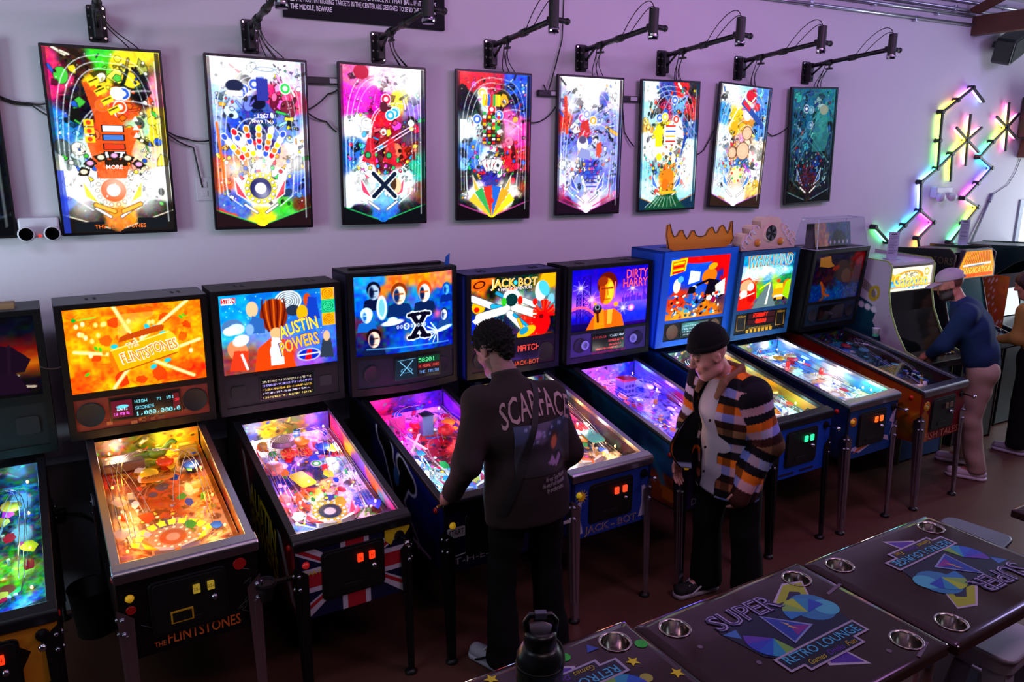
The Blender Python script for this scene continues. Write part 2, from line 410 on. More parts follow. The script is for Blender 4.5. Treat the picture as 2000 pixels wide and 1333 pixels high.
def field_art(w, h, asp, blobs, seed, pal, ring='#ffe020', warp=.09, glow=(), side='#101018', lanes='#e8f4ff', dark=0., lamp=1., n=150, tw=None):
    """busy pinball field: colour regions, lanes, inserts, bumpers, slings, flippers, apron"""
    c = Cv(w, h, '#000', asp, seed); c.blobs(blobs, warp * .6, 4.5, seed); c.mottle(.16, 24, seed); c.mottle(.14, 55, seed + 1)
    R = random.Random(seed); base = c.a.copy()
    def at(u, v): return base[min(int(v * (h - 1)), h - 1), min(int(u * (w - 1)), w - 1)]
    for (cnt, z0, z1) in ((34, .04, .09), (n // 2, .018, .045), (n, .008, .022)):   # printed shapes, large to small, inked outlines
        for i in range(cnt):
            u, v = R.uniform(.06, .94), R.uniform(.14, .97); b = at(u, v); q = R.random()
            col = np.clip(b * R.uniform(.15, .6), 0, 1) if q < .38 else (Cv.c(R.choice(pal)) if q < .62 else np.clip(b * R.uniform(1.0, 1.5) + R.uniform(0, .2), 0, 1))
            ol = np.clip(b * .18, 0, 1); t = R.random(); z = R.uniform(z0, z1); a = R.uniform(0, 3)
            if t < .3: k = z * R.uniform(.45, 1); c.ell(u, v, z + .006, k + .006, ol, a, .8); c.ell(u, v, z, k, col, a)
            elif t < .6:
                L = z * R.uniform(1.2, 3.); p = [(u, v), (u + L * math.cos(a), v + L * math.sin(a) / asp)]; c.line(p, z * .5 + .01, ol, .8); c.line(p, z * .5, col)
            else:
                pts = [(u + z * R.uniform(.5, 1.3) * math.cos(x), v + z * R.uniform(.5, 1.3) * math.sin(x) / asp) for x in (a, a + 1.3, a + 2.6, a + 3.9, a + 5.1)]; c.poly(pts, col, .95); c.line(pts, .006, ol, .8, close=True)
    for k in range(3):                                     # orbit lanes
        o = .05 + .035 * k
        c.curve((o, .2), (o - .02, .75), (.05 + .1 * k, .97 - .03 * k), (.5, .97 - .035 * k), .008, lanes, .75)
        c.curve((1 - o - .05, .2), (1 - o, .75), (1 - .1 * k, .98 - .03 * k), (.5, .965 - .035 * k), .007, lanes, .6)
    for k in range(2):
        u = R.uniform(.2, .4); c.curve((u, .35), (u - .1, .6), (R.uniform(.3, .6), .8), (R.uniform(.6, .9), R.uniform(.5, .8)), .014, lanes, .5)
    for k in range(4):                                     # bumper caps
        u, v = R.uniform(.25, .8), R.uniform(.66, .88); col = R.choice(pal); c.ell(u, v, .062, None, '#ffffff', al=.8); c.ell(u, v, .052, None, col); c.ell(u, v, .026, None, '#ffffff', al=.8, e=.6 * lamp)
    for k, a in enumerate((-38, -22, -8, 6, 20, 34)):      # fan of arrow inserts
        n_ = R.randint(3, 6)
        for q in range(n_):
            d = .42 + .105 * q; u = .47 + d * math.sin(rad(a)) * .75; v = (.33 * asp / 1.8 + d * math.cos(rad(a)) * .62) / asp
            if not (.08 < u < .9 and v < .8): continue
            col = pal[(k + q) % len(pal)]; z = .024
            if q % 2: c.ell(u, v, z, None, '#181018'); c.ell(u, v, z * .78, None, col, e=lamp)
            else:
                r = rad(-a); f = lambda x, y: (u + x * math.cos(r) - y * math.sin(r), v + (x * math.sin(r) + y * math.cos(r)) / asp)
                c.poly([f(-z, -1.3 * z), f(z, -1.3 * z), f(0, 1.9 * z)], '#181018'); c.poly([f(-.7 * z, -z), f(.7 * z, -z), f(0, 1.4 * z)], col, e=lamp)
    if ring:                                               # ring of bonus lamps
        c.ell(.47, .235, .17, None, ring, al=.8); c.ell(.47, .235, .115, None, at(.5, .5), al=.9); c.ell(.47, .235, .06, None, '#ffffff', al=.75)
        for k in range(14):
            a = 2 * PI * k / 14; c.ell(.47 + .143 * math.cos(a), .235 + .143 * math.sin(a) / asp, .019, None, '#ffffff', e=lamp); c.ell(.47 + .143 * math.cos(a), .235 + .143 * math.sin(a) / asp, .019, None, '#302010', ring=.005)
    for (u, v, r, col, al) in glow: c.glow(u, v, r, col, al)
    for sg in (-1, 1):                                     # slings, flippers, in-lanes, apron
        X = lambda x: .47 + sg * x
        c.poly([(X(.27), .3), (X(.25), .2), (X(.13), .155)], pal[0], .8); c.line([(X(.27), .3), (X(.25), .2), (X(.13), .155)], .01, '#ffffff', .9, close=True)
        c.line([(X(.36), .32), (X(.34), .19), (X(.2), .125)], .01, lanes, .9)
        c.poly([(X(.55), .12), (X(.55), 0), (X(.02), 0), (X(.07), .02)], side); c.line([(X(.55), .12), (X(.07), .02)], .012, pal[-1], .8)
        c.line([(X(.17), .135), (X(.05), .085)], .034, '#303038'); c.line([(X(.17), .135), (X(.05), .085)], .022, '#f8f0e8')
    c.rect(.955, 1, 0, 1, side, .75); c.rect(0, .03, 0, 1, side, .55); c.rect(.945, .955, .05, .95, lanes, .5)
    for i in range(60):
        u, v = R.uniform(.05, .95), R.uniform(.1, .98); c.ell(u, v, R.uniform(.003, .009), None, '#ffffff', al=.8)
    if tw: tw(c)
    if dark: c.a *= (1 - dark)
    return c
# ------------------------------------------------------------------ room shell
WY = .06                                       # face of the back wall
def struct(name, mb, m, **k):
    o = mb.build(name, m, **k); o['kind'] = 'structure'; return o
wallm = mat('white_wall_paint', '#cfcad2', .75, bump=.05, bscale=160)
lowm = mat('grey_lower_wall_paint', '#74767e', .7, bump=.06, bscale=120)
floorm = mat('sealed_brown_concrete', '#5a3a30', .42, var=.3, bump=.02, bscale=3.2, spec=.3)
struct('floor', MB().box(-5, 10.4, -8, .3, -.12, 0), floorm)
b = MB(); b.box(-5, 8.92, WY, WY + .2, 0, 4.05); b.box(8.92, 10.2, WY, WY + .2, 2.1, 4.05)
struct('wall_back', b, wallm)
struct('trim_1', MB().box(-5, 6.9, -.06, WY - .002, 0, .89), lowm, bevel=.004)
struct('wall_left', MB().box(-5.2, -5, -8, .3, 0, 4.05), wallm)
struct('wall_right', MB().box(10.4, 10.6, -8, .3, 0, 4.05), wallm)
struct('wall_front', MB().box(-5, 10.4, -8.2, -8, 0, 4.05), mat('dark_rear_wall', '#3a3440', .8))
struct('ceiling', MB().box(-5, 10.4, -8, .3, 4.05, 4.2), mat('pale_ceiling_board', '#a9a3b4', .8))
w1 = struct('window_1', MB().box(8.9, 8.97, WY - .02, WY + .14, 0, 2.12).box(9.66, 9.73, WY - .02, WY + .14, 0, 2.12).box(8.97, 9.66, WY - .02, WY + .14, 2.04, 2.12).box(8.97, 9.66, WY - .02, WY + .14, 0, .12).box(9.73, 10.2, WY, WY + .2, 0, 2.12), mat('pale_window_frame', '#9aa0b0', .4))
MB().box(8.97, 9.66, WY + .05, WY + .056, .12, 2.04).build('pane', glass_mat('window_glass'), w1)
# timber rafter and hanger at the end of the run, conduits on the wall
rf = struct('trim_2', MB().box(7.62, 7.72, -3.4, WY, 3.69, 3.86), mat('dark_stained_timber', '#5a3526', .55, var=.3, bscale=9), bevel=.003)
MB().prism([(-.04, 3.86), (.05, 3.9), (-.35, 4.06), (-.55, 4.06)], 'x', 7.50, 7.56).build('hanger', mat('dark_stained_timber'), rf)
galv = mat('galvanised_conduit', '#b9b9c6', .28, .9)
for k, (z0, x0, x1) in enumerate(((3.765, 4.2, 7.60), (3.845, 5.4, 7.60), (3.90, 5.9, 9.9), (3.975, 7.0, 10.1))):
    t = tag(MB().cyl((x0, WY - .03, z0 - .01), (x1, WY - .03, z0 + .012), .014, n=10).build('conduit_pipe', galv, smooth=True),
        ['galvanised conduit running lowest along the top of the wall', 'galvanised conduit just above the lowest one on the wall', 'long galvanised conduit passing above the timber rafter end', 'galvanised conduit highest on the wall beside the ceiling'][k], 'conduit', 'conduits along the wall')
    for q in range(2):
        xx = x0 + (x1 - x0) * (.35 + .4 * q)
        MB().cbox((xx, WY - .02, z0), .035, .04, .05).build('clamp', galv, t, bevel=.004)

# ------------------------------------------------------------------ wall televisions
TVX = [.192, .961, 1.705, 2.475, 3.244, 3.97, 4.703, 5.523]
TVZ = [2.600, 2.600, 2.600, 2.604, 2.613, 2.621, 2.624, 2.641]
TVT = [0, .012, .012, .006, 0, -.018, .048, -.038]          # slight hang of each set (radians)
WHT = '#ffffff'
FIELD = [
 dict(b=[(.05,.85,.16,'#e0206a'),(.5,.97,.14,'#30c020'),(.68,.94,.13,'#e8d020'),(.28,.93,.14,'#30180c'),(.25,.7,.16,'#141018'),(.42,.8,.12,'#e8c818'),(.75,.8,.13,'#0c1010'),(.93,.78,.1,'#f08098'),(.9,.58,.13,'#f0c810'),(.08,.6,.13,'#2078c8'),(.5,.58,.15,'#e85010'),(.6,.7,.12,'#d84810'),(.75,.6,.1,'#a8d0a0'),(.5,.42,.15,'#e04810'),(.22,.42,.12,'#c8e0d8'),(.8,.42,.12,'#d8c8a0'),(.15,.27,.16,'#f4f8ff'),(.5,.26,.2,'#fff4e8'),(.85,.26,.15,'#fffaf0'),(.2,.06,.16,'#201814'),(.85,.06,.16,'#181410'),(.03,.15,.08,'#2040e0'),(.5,.1,.1,'#f08020')],
      pal=['#f0d020','#e84810','#2050c0','#ffffff','#40b838','#f0e8d0'], ring='#f8f4e0', glow=((.5,.27,.2,WHT,.55),(.2,.16,.2,WHT,.7),(.75,.18,.2,WHT,.7),(.5,.13,.12,'#ff9020',.5),(.12,.3,.12,WHT,.6),(.86,.3,.12,WHT,.6)), side='#14100e'),
 dict(b=[(.3,.93,.2,'#f0f0ff'),(.6,.95,.16,'#e8e8ff'),(.92,.9,.12,'#c8c8ff'),(.12,.75,.16,'#a0b8f0'),(.25,.62,.13,'#2848c8'),(.66,.8,.12,'#e82060'),(.84,.78,.1,'#f04070'),(.5,.72,.12,'#3040a0'),(.1,.5,.14,'#4060e0'),(.5,.55,.14,'#202858'),(.75,.6,.12,'#6080d0'),(.9,.5,.12,'#e0e0ff'),(.1,.33,.13,'#e05020'),(.35,.42,.13,'#f07030'),(.65,.42,.13,'#f0b0a0'),(.5,.28,.2,'#f8f4ff'),(.85,.25,.1,'#3050c0'),(.95,.15,.1,'#603010'),(.2,.13,.13,'#4060c0'),(.1,.05,.1,'#e83020'),(.5,.06,.12,'#f0d020'),(.75,.12,.12,'#40b838')],
      pal=['#e82030','#f0a020','#2848d0','#ffffff','#f8e830','#30c050'], ring='#f0e020', glow=((.2,.9,.22,WHT,.9),(.5,.38,.2,WHT,.6),(.2,.35,.16,WHT,.7),(.85,.38,.16,WHT,.7),(.08,.62,.1,'#c0d8ff',.8),(.5,.2,.12,WHT,.5)), side='#1c0c10'),
 dict(b=[(.2,.95,.15,'#e860a0'),(.45,.93,.16,'#ffc0e0'),(.85,.92,.18,'#f8f0ff'),(.15,.8,.16,'#ff20c0'),(.4,.8,.15,'#f010b0'),(.72,.8,.12,'#f0c820'),(.9,.75,.13,'#8060d0'),(.5,.68,.14,'#d01030'),(.2,.62,.12,'#e8e8ff'),(.5,.55,.14,'#901020'),(.85,.58,.12,'#503050'),(.1,.45,.12,'#2060c0'),(.5,.42,.14,'#581420'),(.75,.42,.12,'#c82818'),(.85,.35,.13,'#10a080'),(.3,.3,.15,'#d8f0ff'),(.7,.26,.16,'#c8f0ff'),(.5,.2,.14,'#3890e0'),(.15,.18,.14,'#e8f8ff'),(.93,.2,.1,'#501810'),(.15,.05,.14,'#080c14'),(.85,.05,.14,'#0a0a10'),(.5,.08,.12,'#2060c8')],
      pal=['#e01040','#ffffff','#f0d040','#20a0f0','#f040d0','#20c060'], ring=None, glow=((.85,.9,.25,WHT,.9),(.4,.93,.15,'#ffe0ff',.7),(.15,.6,.14,WHT,.8),(.3,.22,.2,WHT,.7),(.75,.22,.2,WHT,.7),(.5,.14,.15,'#a0e0ff',.6),(.1,.25,.15,WHT,.7),(.25,.82,.15,'#ff40e0',.5)), side='#06080c'),
 dict(b=[(.2,.96,.16,'#e81828'),(.5,.93,.12,'#c01830'),(.85,.94,.16,'#2050e0'),(.15,.8,.14,'#101020'),(.35,.85,.12,'#d8e8ff'),(.6,.85,.1,'#302010'),(.9,.8,.12,'#1838b0'),(.15,.62,.14,'#d0e8ff'),(.48,.62,.14,'#381414'),(.75,.65,.15,'#f040a0'),(.93,.6,.1,'#e020a0'),(.15,.45,.13,'#4078e0'),(.48,.4,.15,'#d8e0f0'),(.72,.42,.12,'#e02030'),(.92,.4,.1,'#d01828'),(.1,.27,.13,'#202028'),(.45,.3,.13,'#3028a0'),(.85,.25,.13,'#201018'),(.25,.16,.13,'#e8e8ff'),(.75,.16,.13,'#f0e0d0'),(.48,.12,.14,'#f08020'),(.1,.04,.12,'#08080c'),(.9,.06,.13,'#0c0808'),(.48,.05,.1,'#f0e020')],
      pal=['#f0b020','#e81830','#2858e0','#ffffff','#20b850','#f050c0'], ring=None, glow=((.12,.62,.16,WHT,.8),(.72,.62,.16,'#ffc0e8',.8),(.35,.84,.1,WHT,.7),(.25,.17,.15,WHT,.7),(.75,.2,.14,WHT,.7),(.93,.22,.1,'#ff4010',.6)), side='#0a0608'),
 dict(b=[(.3,.95,.2,'#fff8ff'),(.8,.95,.18,'#f8f0ff'),(.15,.85,.14,'#b0b0f0'),(.5,.85,.16,'#e8e8ff'),(.68,.86,.1,'#3040b0'),(.12,.68,.1,'#d03020'),(.4,.7,.15,'#7078d0'),(.75,.7,.15,'#8890e0'),(.4,.6,.1,'#c03838'),(.2,.5,.15,'#6068d8'),(.5,.5,.14,'#b0b8f0'),(.8,.5,.14,'#7880d8'),(.15,.33,.14,'#c8c8ff'),(.5,.33,.14,'#3848c8'),(.8,.33,.14,'#6878e0'),(.3,.18,.14,'#8898f0'),(.6,.18,.14,'#c8c0ff'),(.85,.18,.12,'#4050c0'),(.12,.06,.12,'#601838'),(.5,.07,.12,'#f0e0ff'),(.88,.06,.12,'#801848')],
      pal=['#3848d0','#e84030','#ffffff','#f0a030','#9098ff','#c040a0'], ring=None, glow=((.5,.95,.3,WHT,.9),(.2,.78,.15,WHT,.6),(.8,.15,.2,WHT,.6),(.25,.4,.18,'#e8e8ff',.6),(.08,.15,.12,'#ff60a0',.4),(.75,.4,.15,WHT,.4)), side='#180818'),
 dict(b=[(.15,.93,.14,'#d8f8ff'),(.4,.93,.14,'#283890'),(.7,.95,.12,'#d82020'),(.9,.93,.1,'#282828'),(.12,.77,.14,'#a0e0f0'),(.4,.8,.12,'#a82850'),(.65,.82,.13,'#68a8f0'),(.9,.8,.12,'#c02828'),(.08,.68,.08,'#d89828'),(.35,.62,.13,'#f0d820'),(.6,.62,.13,'#f0f0ff'),(.85,.65,.12,'#20408c'),(.15,.5,.14,'#e8ffff'),(.5,.48,.14,'#f8f8d8'),(.85,.45,.14,'#c0e8f0'),(.15,.3,.14,'#70c8e8'),(.5,.28,.13,'#e08018'),(.8,.3,.14,'#e8fff8'),(.2,.15,.14,'#c0f0f8'),(.5,.17,.1,'#e89020'),(.85,.14,.13,'#90d8e8'),(.5,.06,.14,'#0c4828'),(.08,.05,.1,'#2038b0'),(.92,.05,.1,'#1830a0')],
      pal=['#2858d0','#f0d020','#e03020','#ffffff','#20b0a0','#f09020'], ring=None, glow=((.12,.9,.14,WHT,.9),(.6,.6,.16,WHT,.7),(.25,.46,.2,WHT,.7),(.85,.42,.2,WHT,.7),(.15,.2,.15,'#c0ffff',.7),(.85,.2,.18,WHT,.7)), side='#0a2840'),
 dict(b=[(.15,.95,.14,'#e8f0ff'),(.5,.95,.13,'#a0d0ff'),(.62,.92,.08,'#e01828'),(.88,.93,.14,'#5088e0'),(.12,.78,.13,'#3888e0'),(.3,.78,.1,'#f0c020'),(.6,.8,.12,'#f8c8e0'),(.85,.78,.12,'#2860c8'),(.3,.66,.1,'#f0a818'),(.6,.67,.12,'#c88820'),(.85,.64,.12,'#4080d8'),(.12,.58,.13,'#e8f0ff'),(.5,.5,.16,'#d8a888'),(.4,.45,.12,'#e08060'),(.85,.48,.14,'#ffe0c0'),(.12,.38,.14,'#90b8e8'),(.5,.37,.12,'#2870c0'),(.5,.26,.14,'#f0d8b0'),(.85,.3,.13,'#e8f0ff'),(.15,.18,.13,'#c8e0ff'),(.5,.12,.14,'#f8f0ff'),(.85,.15,.12,'#f0c060'),(.1,.04,.1,'#b06018'),(.9,.05,.1,'#502810')],
      pal=['#2870d0','#f0b020','#e02838','#ffffff','#f0e070','#c060e0'], ring='#e8c8a0', glow=((.3,.9,.2,WHT,.8),(.5,.58,.1,'#ff80ff',.5),(.8,.45,.18,WHT,.6),(.15,.45,.15,WHT,.6),(.5,.13,.18,WHT,.6),(.15,.62,.12,'#c0e8ff',.7)), side='#281810'),
 dict(b=[(.3,.93,.25,'#1c6080'),(.75,.9,.22,'#1e7088'),(.15,.7,.2,'#10486c'),(.65,.7,.16,'#2c7880'),(.9,.6,.15,'#103850'),(.3,.55,.2,'#0e4060'),(.5,.4,.16,'#0a2438'),(.4,.33,.1,'#401820'),(.6,.33,.1,'#0c2c90'),(.15,.3,.15,'#081828'),(.85,.3,.15,'#081420'),(.5,.17,.15,'#281018'),(.2,.06,.14,'#101008'),(.8,.06,.14,'#0a0c20')],
      pal=['#1858b0','#902030','#30a0b0','#687080','#204080','#80a8b0'], ring=None, glow=(), side='#04080c', lanes='#487888'),
]
def tv0(c):
    c.poly([(.36, .3), (.28, .5), (.42, .52), (.3, .82), (.38, .84), (.62, .58), (.78, .6), (.66, .44), (.6, .3)], '#e04c10', .85)
    for k in range(4): c.poly([(.34 + .05 * k, .83 - .05 * k), (.44 + .05 * k, .86 - .05 * k), (.46 + .05 * k, .83 - .05 * k), (.37 + .05 * k, .8 - .05 * k)], '#e8d020'); c.line([(.36 + .05 * k, .825 - .05 * k), (.43 + .05 * k, .845 - .05 * k)], .012, '#302008')
    for k, (y, cc) in enumerate(((.58, '#e8f0ff'), (.53, '#4070c0'), (.48, '#d83818'), (.435, '#e8f0ff'), (.39, '#281808'))): c.rect(.42, .62, y - .02, y + .018, '#181008'); c.rect(.435, .605, y - .016, y + .014, cc)
    for k in range(3): c.rect(.27, .36, .5 + .045 * k, .535 + .045 * k, '#e8c818'); c.ell(.315, .518 + .045 * k, .022, None, '#d83818'); c.poly([(.7, .53 + .045 * k), (.76, .53 + .045 * k), (.73, .56 + .045 * k)], '#f0f0f0')
    for k in range(6): a = .5 + .43 * k; c.poly([(.5 + .24 * math.cos(a), .3 + .11 * math.sin(a)), (.5 + .33 * math.cos(a), .3 + .15 * math.sin(a)), (.5 + .33 * math.cos(a + .36), .3 + .15 * math.sin(a + .36)), (.5 + .24 * math.cos(a + .36), .3 + .11 * math.sin(a + .36))], '#201810'); c.ell(.5 + .285 * math.cos(a + .18), .3 + .13 * math.sin(a + .18), .03, .022, '#f0e8c0' if k % 2 else '#e0a0d0')
    c.line([(.3, .155), (.46, .115)], .05, '#704008'); c.line([(.3, .155), (.46, .115)], .035, '#f8b040'); c.line([(.7, .155), (.54, .115)], .05, '#704008'); c.line([(.7, .155), (.54, .115)], .035, '#f8b040')
    c.rect(.1, .36, .005, .06, '#101418'); c.rect(.66, .93, .015, .075, '#101418'); c.rect(0, .06, .0, .35, '#2038c0', .7)
def tv1(c):
    for k, a in enumerate((-.62, -.42, -.2, .02, .24, .46)):
        for q in range(5):
            d = .42 + .1 * q; u, v = .47 + d * math.sin(a) * .72, .3 + d * math.cos(a) * .36; z = .026
            c.ell(u, v, z + .008, (z + .008) * 1.3, '#ffffff', -a); c.ell(u, v, z, z * 1.3, ['#d81828', '#f08018', '#e8d020', '#ffffff', '#3050c8'][(q + k) % 5], -a, e=1)
    c.ell(.58, .945, .11, .025, '#8090a8'); c.ell(.58, .945, .08, .016, '#ffffff'); c.ell(.26, .84, .09, .06, '#182040'); c.rect(.48, .6, .76, .89, '#283090'); c.rect(.18, .34, .78, .81, '#fff0e0'); c.line([(.1, .3), (.06, .62)], .03, '#e06820', .7)
def tv2(c):
    c.line([(.2, .42), (.85, .64)], .012, '#ffd0f0'); c.line([(.22, .4), (.86, .62)], .012, '#ffd0f0')
    for u in (.3, .55):
        c.poly([(u - .07, .4), (u + .1, .37), (u + .07, .55), (u, .55)], '#d01828', .8); c.ell(u, .44, .04, None, '#103020'); c.ell(u, .44, .028, None, '#30a060'); [c.poly([(u + x - .03, .4), (u + x + .03, .4), (u + x, .43)], '#e01030') for x in (-.05, .06)]
    c.ell(.24, .96, .09, .08, '#a81838'); c.ell(.5, .75, .05, .06, '#501828'); c.ell(.64, .24, .06, .09, '#f0c098'); c.ell(.6, .26, .04, .09, '#402818')
def tv3(c):
    cc = ['#f0e020', '#f0a020', '#2060d0', '#e83020', '#30a850', '#f0c030']
    for k in range(6): a = .45 + .375 * k; c.poly([(.47, .0), (.47 + .36 * math.cos(a), .04 + .19 * math.sin(a)), (.47 + .36 * math.cos(a + .35), .04 + .19 * math.sin(a + .35))], cc[k]); 
    c.ell(.47, .12, .03, None, '#e02020')
    for k, a in enumerate((.5, .2, -.1, -.4)): p = (.4 + .05 * k, .37); f = lambda x, y: (p[0] + x * math.cos(a) - y * math.sin(a), p[1] + (x * math.sin(a) + y * math.cos(a)) * .56); c.poly([f(-.05, -.07), (f(.05, -.07)), f(.05, .08), f(-.05, .08)], '#ffffff'); c.line([f(-.05, -.07), f(.05, -.07), f(.05, .08), f(-.05, .08)], .006, '#302028', close=True); c.ell(*f(0, 0), .02, .026, '#181828' if k % 2 else '#d02030')
    for i in range(4):
        for j in range(9): c.rect(.34 + .065 * i, .38 + .065 * i, .52 + .025 * j, .537 + .025 * j, ['#f0b020', '#d82020', '#f0f0f0', '#30a850', '#502010'][(i * 3 + j) % 5])
    for i in range(7): c.poly([(.33 + .035 * i, .78), (.37 + .035 * i, .78), (.365 + .035 * i, .86), (.335 + .035 * i, .86)], cc[i % 6])
def tv4(c):
    for k in range(8): c.line([(.3 + .02 * k, .8 - .03 * k), (.5 + .03 * k, .62 + .01 * k)], .008, '#e8e8ff', .7)
    for k in range(6): c.line([(.46, .2 + .03 * k), (.62, .2 + .03 * k)], .02, '#2838a8', .8)
    c.ell(.38, .52, .09, .1, '#d8d8f0'); c.ell(.38, .55, .06, .05, '#504870'); c.poly([(.3, .42), (.36, .49), (.5, .47), (.52, .4)], '#8890c8'); c.line([(.13, .6), (.1, .85)], .05, '#d84028', .8); c.poly([(.33, .64), (.5, .6), (.46, .7), (.36, .68)], '#c03030'); c.poly([(.6, .42), (.7, .46), (.68, .54), (.6, .52)], '#d04830')
    for s in (-1, 1): c.line([(.47 + s * .38, .22), (.47 + s * .36, .12), (.47 + s * .1, .05)], .016, '#d02060', .8)
def tv5(c):
    for a, b_ in (((.3, .95), (.95, .55)), ((.36, .98), (.98, .6)), ((.2, .62), (.5, .9)), ((.6, .3), (.9, .7))): c.line([a, b_], .014, '#c0e0ff', .8); c.line([a, b_], .005, '#2048a0')
    c.ell(.32, .42, .05, None, '#f0e020'); c.rect(.24, .36, .5, .66, '#e8d818'); c.rect(.4, .62, .52, .67, '#f8f4ff'); [c.rect(.42, .6, .535 + .04 * k, .55 + .04 * k, ['#d83020', '#f0b020', '#3060c0'][k % 3]) for k in range(4)]
    c.ell(.5, .27, .1, .1, '#e07818'); c.ell(.45, .2, .06, .08, '#d86810'); c.ell(.5, .135, .16, .02, '#f0b020'); c.poly([(.7, .4), (.76, .6), (.82, .58)], '#2040a0'); c.poly([(.1, .0), (.3, .11), (.64, .11), (.84, .0)], '#0c4828', .8); [c.line([(.1 + .08 * k, .02), (.3 + .04 * k, .1)], .006, '#d0f0e0') for k in range(8)]
def tv6(c):
    for u, v, r in ((.55, .47, .12), (.34, .45, .075), (.6, .62, .09)): c.ell(u, v, r + .012, None, '#604028'); c.ell(u, v, r, None, '#e0b898'); c.ell(u, v, r * .7, None, '#d0a080', ring=.008)
    c.ell(.58, .93, .075, .08, '#c81830'); c.ell(.33, .78, .06, None, '#f0c020'); c.ell(.33, .67, .07, None, '#e8a818'); c.poly([(.4, .86), (.9, .66), (.93, .7), (.45, .91)], '#284898'); c.poly([(.45, .86), (.6, .8), (.62, .83), (.47, .89)], '#d82838'); c.line([(.15, .6), (.5, .95)], .02, '#ffffff', .8)
    [c.line([(.47, .37), (.3 + .05 * k, .2)], .01, '#2868b0') for k in range(8)]; c.ell(.47, .27, .11, .13, '#f0e0b0'); [c.ell(.47 + .09 * math.cos(a), .27 + .06 * math.sin(a), .02, None, ['#f0d020', '#e04030', '#40a050'][k % 3]) for k, a in enumerate(np.linspace(0, 6, 9))]
def tv7(c):
    for a, b_ in (((.05, .5), (.8, .9)), ((.08, .47), (.85, .87)), ((.1, .7), (.75, .4)), ((.15, .3), (.5, .62)), ((.9, .35), (.45, .6))): c.line([a, b_], .008, '#78b8c8', .8)
    c.poly([(.5, .45), (.55, .8), (.75, .85), (.88, .6), (.8, .45)], '#309090', .6); c.ell(.72, .82, .1, .08, '#909888', al=.6); c.poly([(.3, .55), (.4, .95), (.5, .9), (.42, .55)], '#1870a0', .5)
    for k in range(4): c.line([(.25, .18 - .025 * k + .06), (.65, .2 - .025 * k + .06)], .02, '#501020')
TVP = [tv0, tv1, tv2, tv3, tv4, tv5, tv6, tv7]
tvshell = mat('television_black_plastic', '#0b0b0e', .35)
TV_STR = [1.55, 1.6, 1.6, 1.45, 1.5, 1.55, 1.5, 1.0]
TVLAB = ['portrait television showing an orange and black pinball field with pink and green toys', 'portrait television showing a white and blue pinball field with orange insert rows',
 'portrait television glowing magenta above and ice blue below', 'portrait television showing a red and blue pinball field with rainbow fan', 'portrait television showing a pale lavender and violet pinball field',
 'portrait television showing a teal white and yellow pinball field', 'portrait television showing a white and tan field with round discs', 'dim teal portrait television, darkest of the row']
for i in range(8):
    F = FIELD[i]; tw, th = .563, .962
    t = empty('television', (TVX[i], 0, TVZ[i]), 0, TVLAB[i], 'television', 'portrait televisions in a row on the wall'); t.rotation_euler = (0, TVT[i], 0)
    MB().prism(rrect(-tw / 2, tw / 2, -th / 2, th / 2, .006, 2), 'y', 0, .022).build('bezel', tvshell, t, bevel=.002)
    MB().box(-.2, .2, .022, .045, -.36, .3).build('rear_housing', tvshell, t, bevel=.006)
    MB().box(-.1, .1, .045, WY - .001, -.1, .1).build('wall_bracket', mat('matt_black_steel', '#101012', .5, .6), t)
    n = 150 if i < 3 else 118
    c = field_art(n, int(n * 1.72), .932 / .537, F['b'], 40 + i, F['pal'], F['ring'], .07, F['glow'], F['side'], F.get('lanes', '#e8f4ff'), n=150, tw=TVP[i])
    if i == 2:
        for w_, cc in ((.075, '#f8ffff'), (.05, '#0a1830')): c.line([(.36, .17), (.62, .32)], w_, cc); c.line([(.62, .17), (.36, .32)], w_, cc)
    panel('screen', c, (-.537 / 2, -.0015, -.466), (.537, 0, 0), (0, 0, .932), screen_mat('television_screen_%d' % i, TV_STR[i]), t)
    emt = mat('screen_lettering', '#000000', .5, emit='#fff0f0', es=1.4); emr = mat('screen_lettering_red', '#000000', .5, emit='#c01828', es=1.)
    for (q, s_, u, v, z, a_, m_) in ((1, '1967', .53, .67, .034, 0, emt), (1, 'MWR 1969', .53, .635, .026, 0, emt), (4, 'POLICE LINE', .105, .74, .032, 1.72, emr), (0, 'THE FLINTSTONES', .5, .03, .03, 0, mat('screen_lettering_orange', '#000000', .5, emit='#f07020', es=1.3)), (0, 'MORE', .5, .365, .03, 0, emt)):
        if q == i: text_obj('screen_lettering', s_, ((u - .5) * .537, -.002, (v - .5) * .932), (math.cos(a_), 0, math.sin(a_)), (-math.sin(a_), 0, math.cos(a_)), z, m_, t, off=.01, lift=.0008)
    MB().box(tw / 2 - .0095, tw / 2 - .0065, -.0006, .001, -.12, -.09).build('maker_mark', mat('dim_grey_mark', '#8a8a92', .5), t)
# neighbour set at the left end of the row
t = empty('television', (TVX[0] - .762, 0, 2.6), 0, 'black portrait television at the far end beside the emergency light', 'television', 'portrait televisions in a row on the wall')
MB().prism(rrect(-.2815, .2815, -.481, .481, .006, 2), 'y', 0, .03).build('bezel', tvshell, t, bevel=.002)
c = field_art(60, 100, 1.73, FIELD[7]['b'], 77, FIELD[7]['pal'], None, side='#04080c'); panel('screen', c, (-.2685, -.0015, -.466), (.537, 0, 0), (0, 0, .932), screen_mat('television_screen_end', .5), t)
MB().box(-.2, .2, .03, WY - .001, -.3, .3).build('rear_housing', tvshell, t)

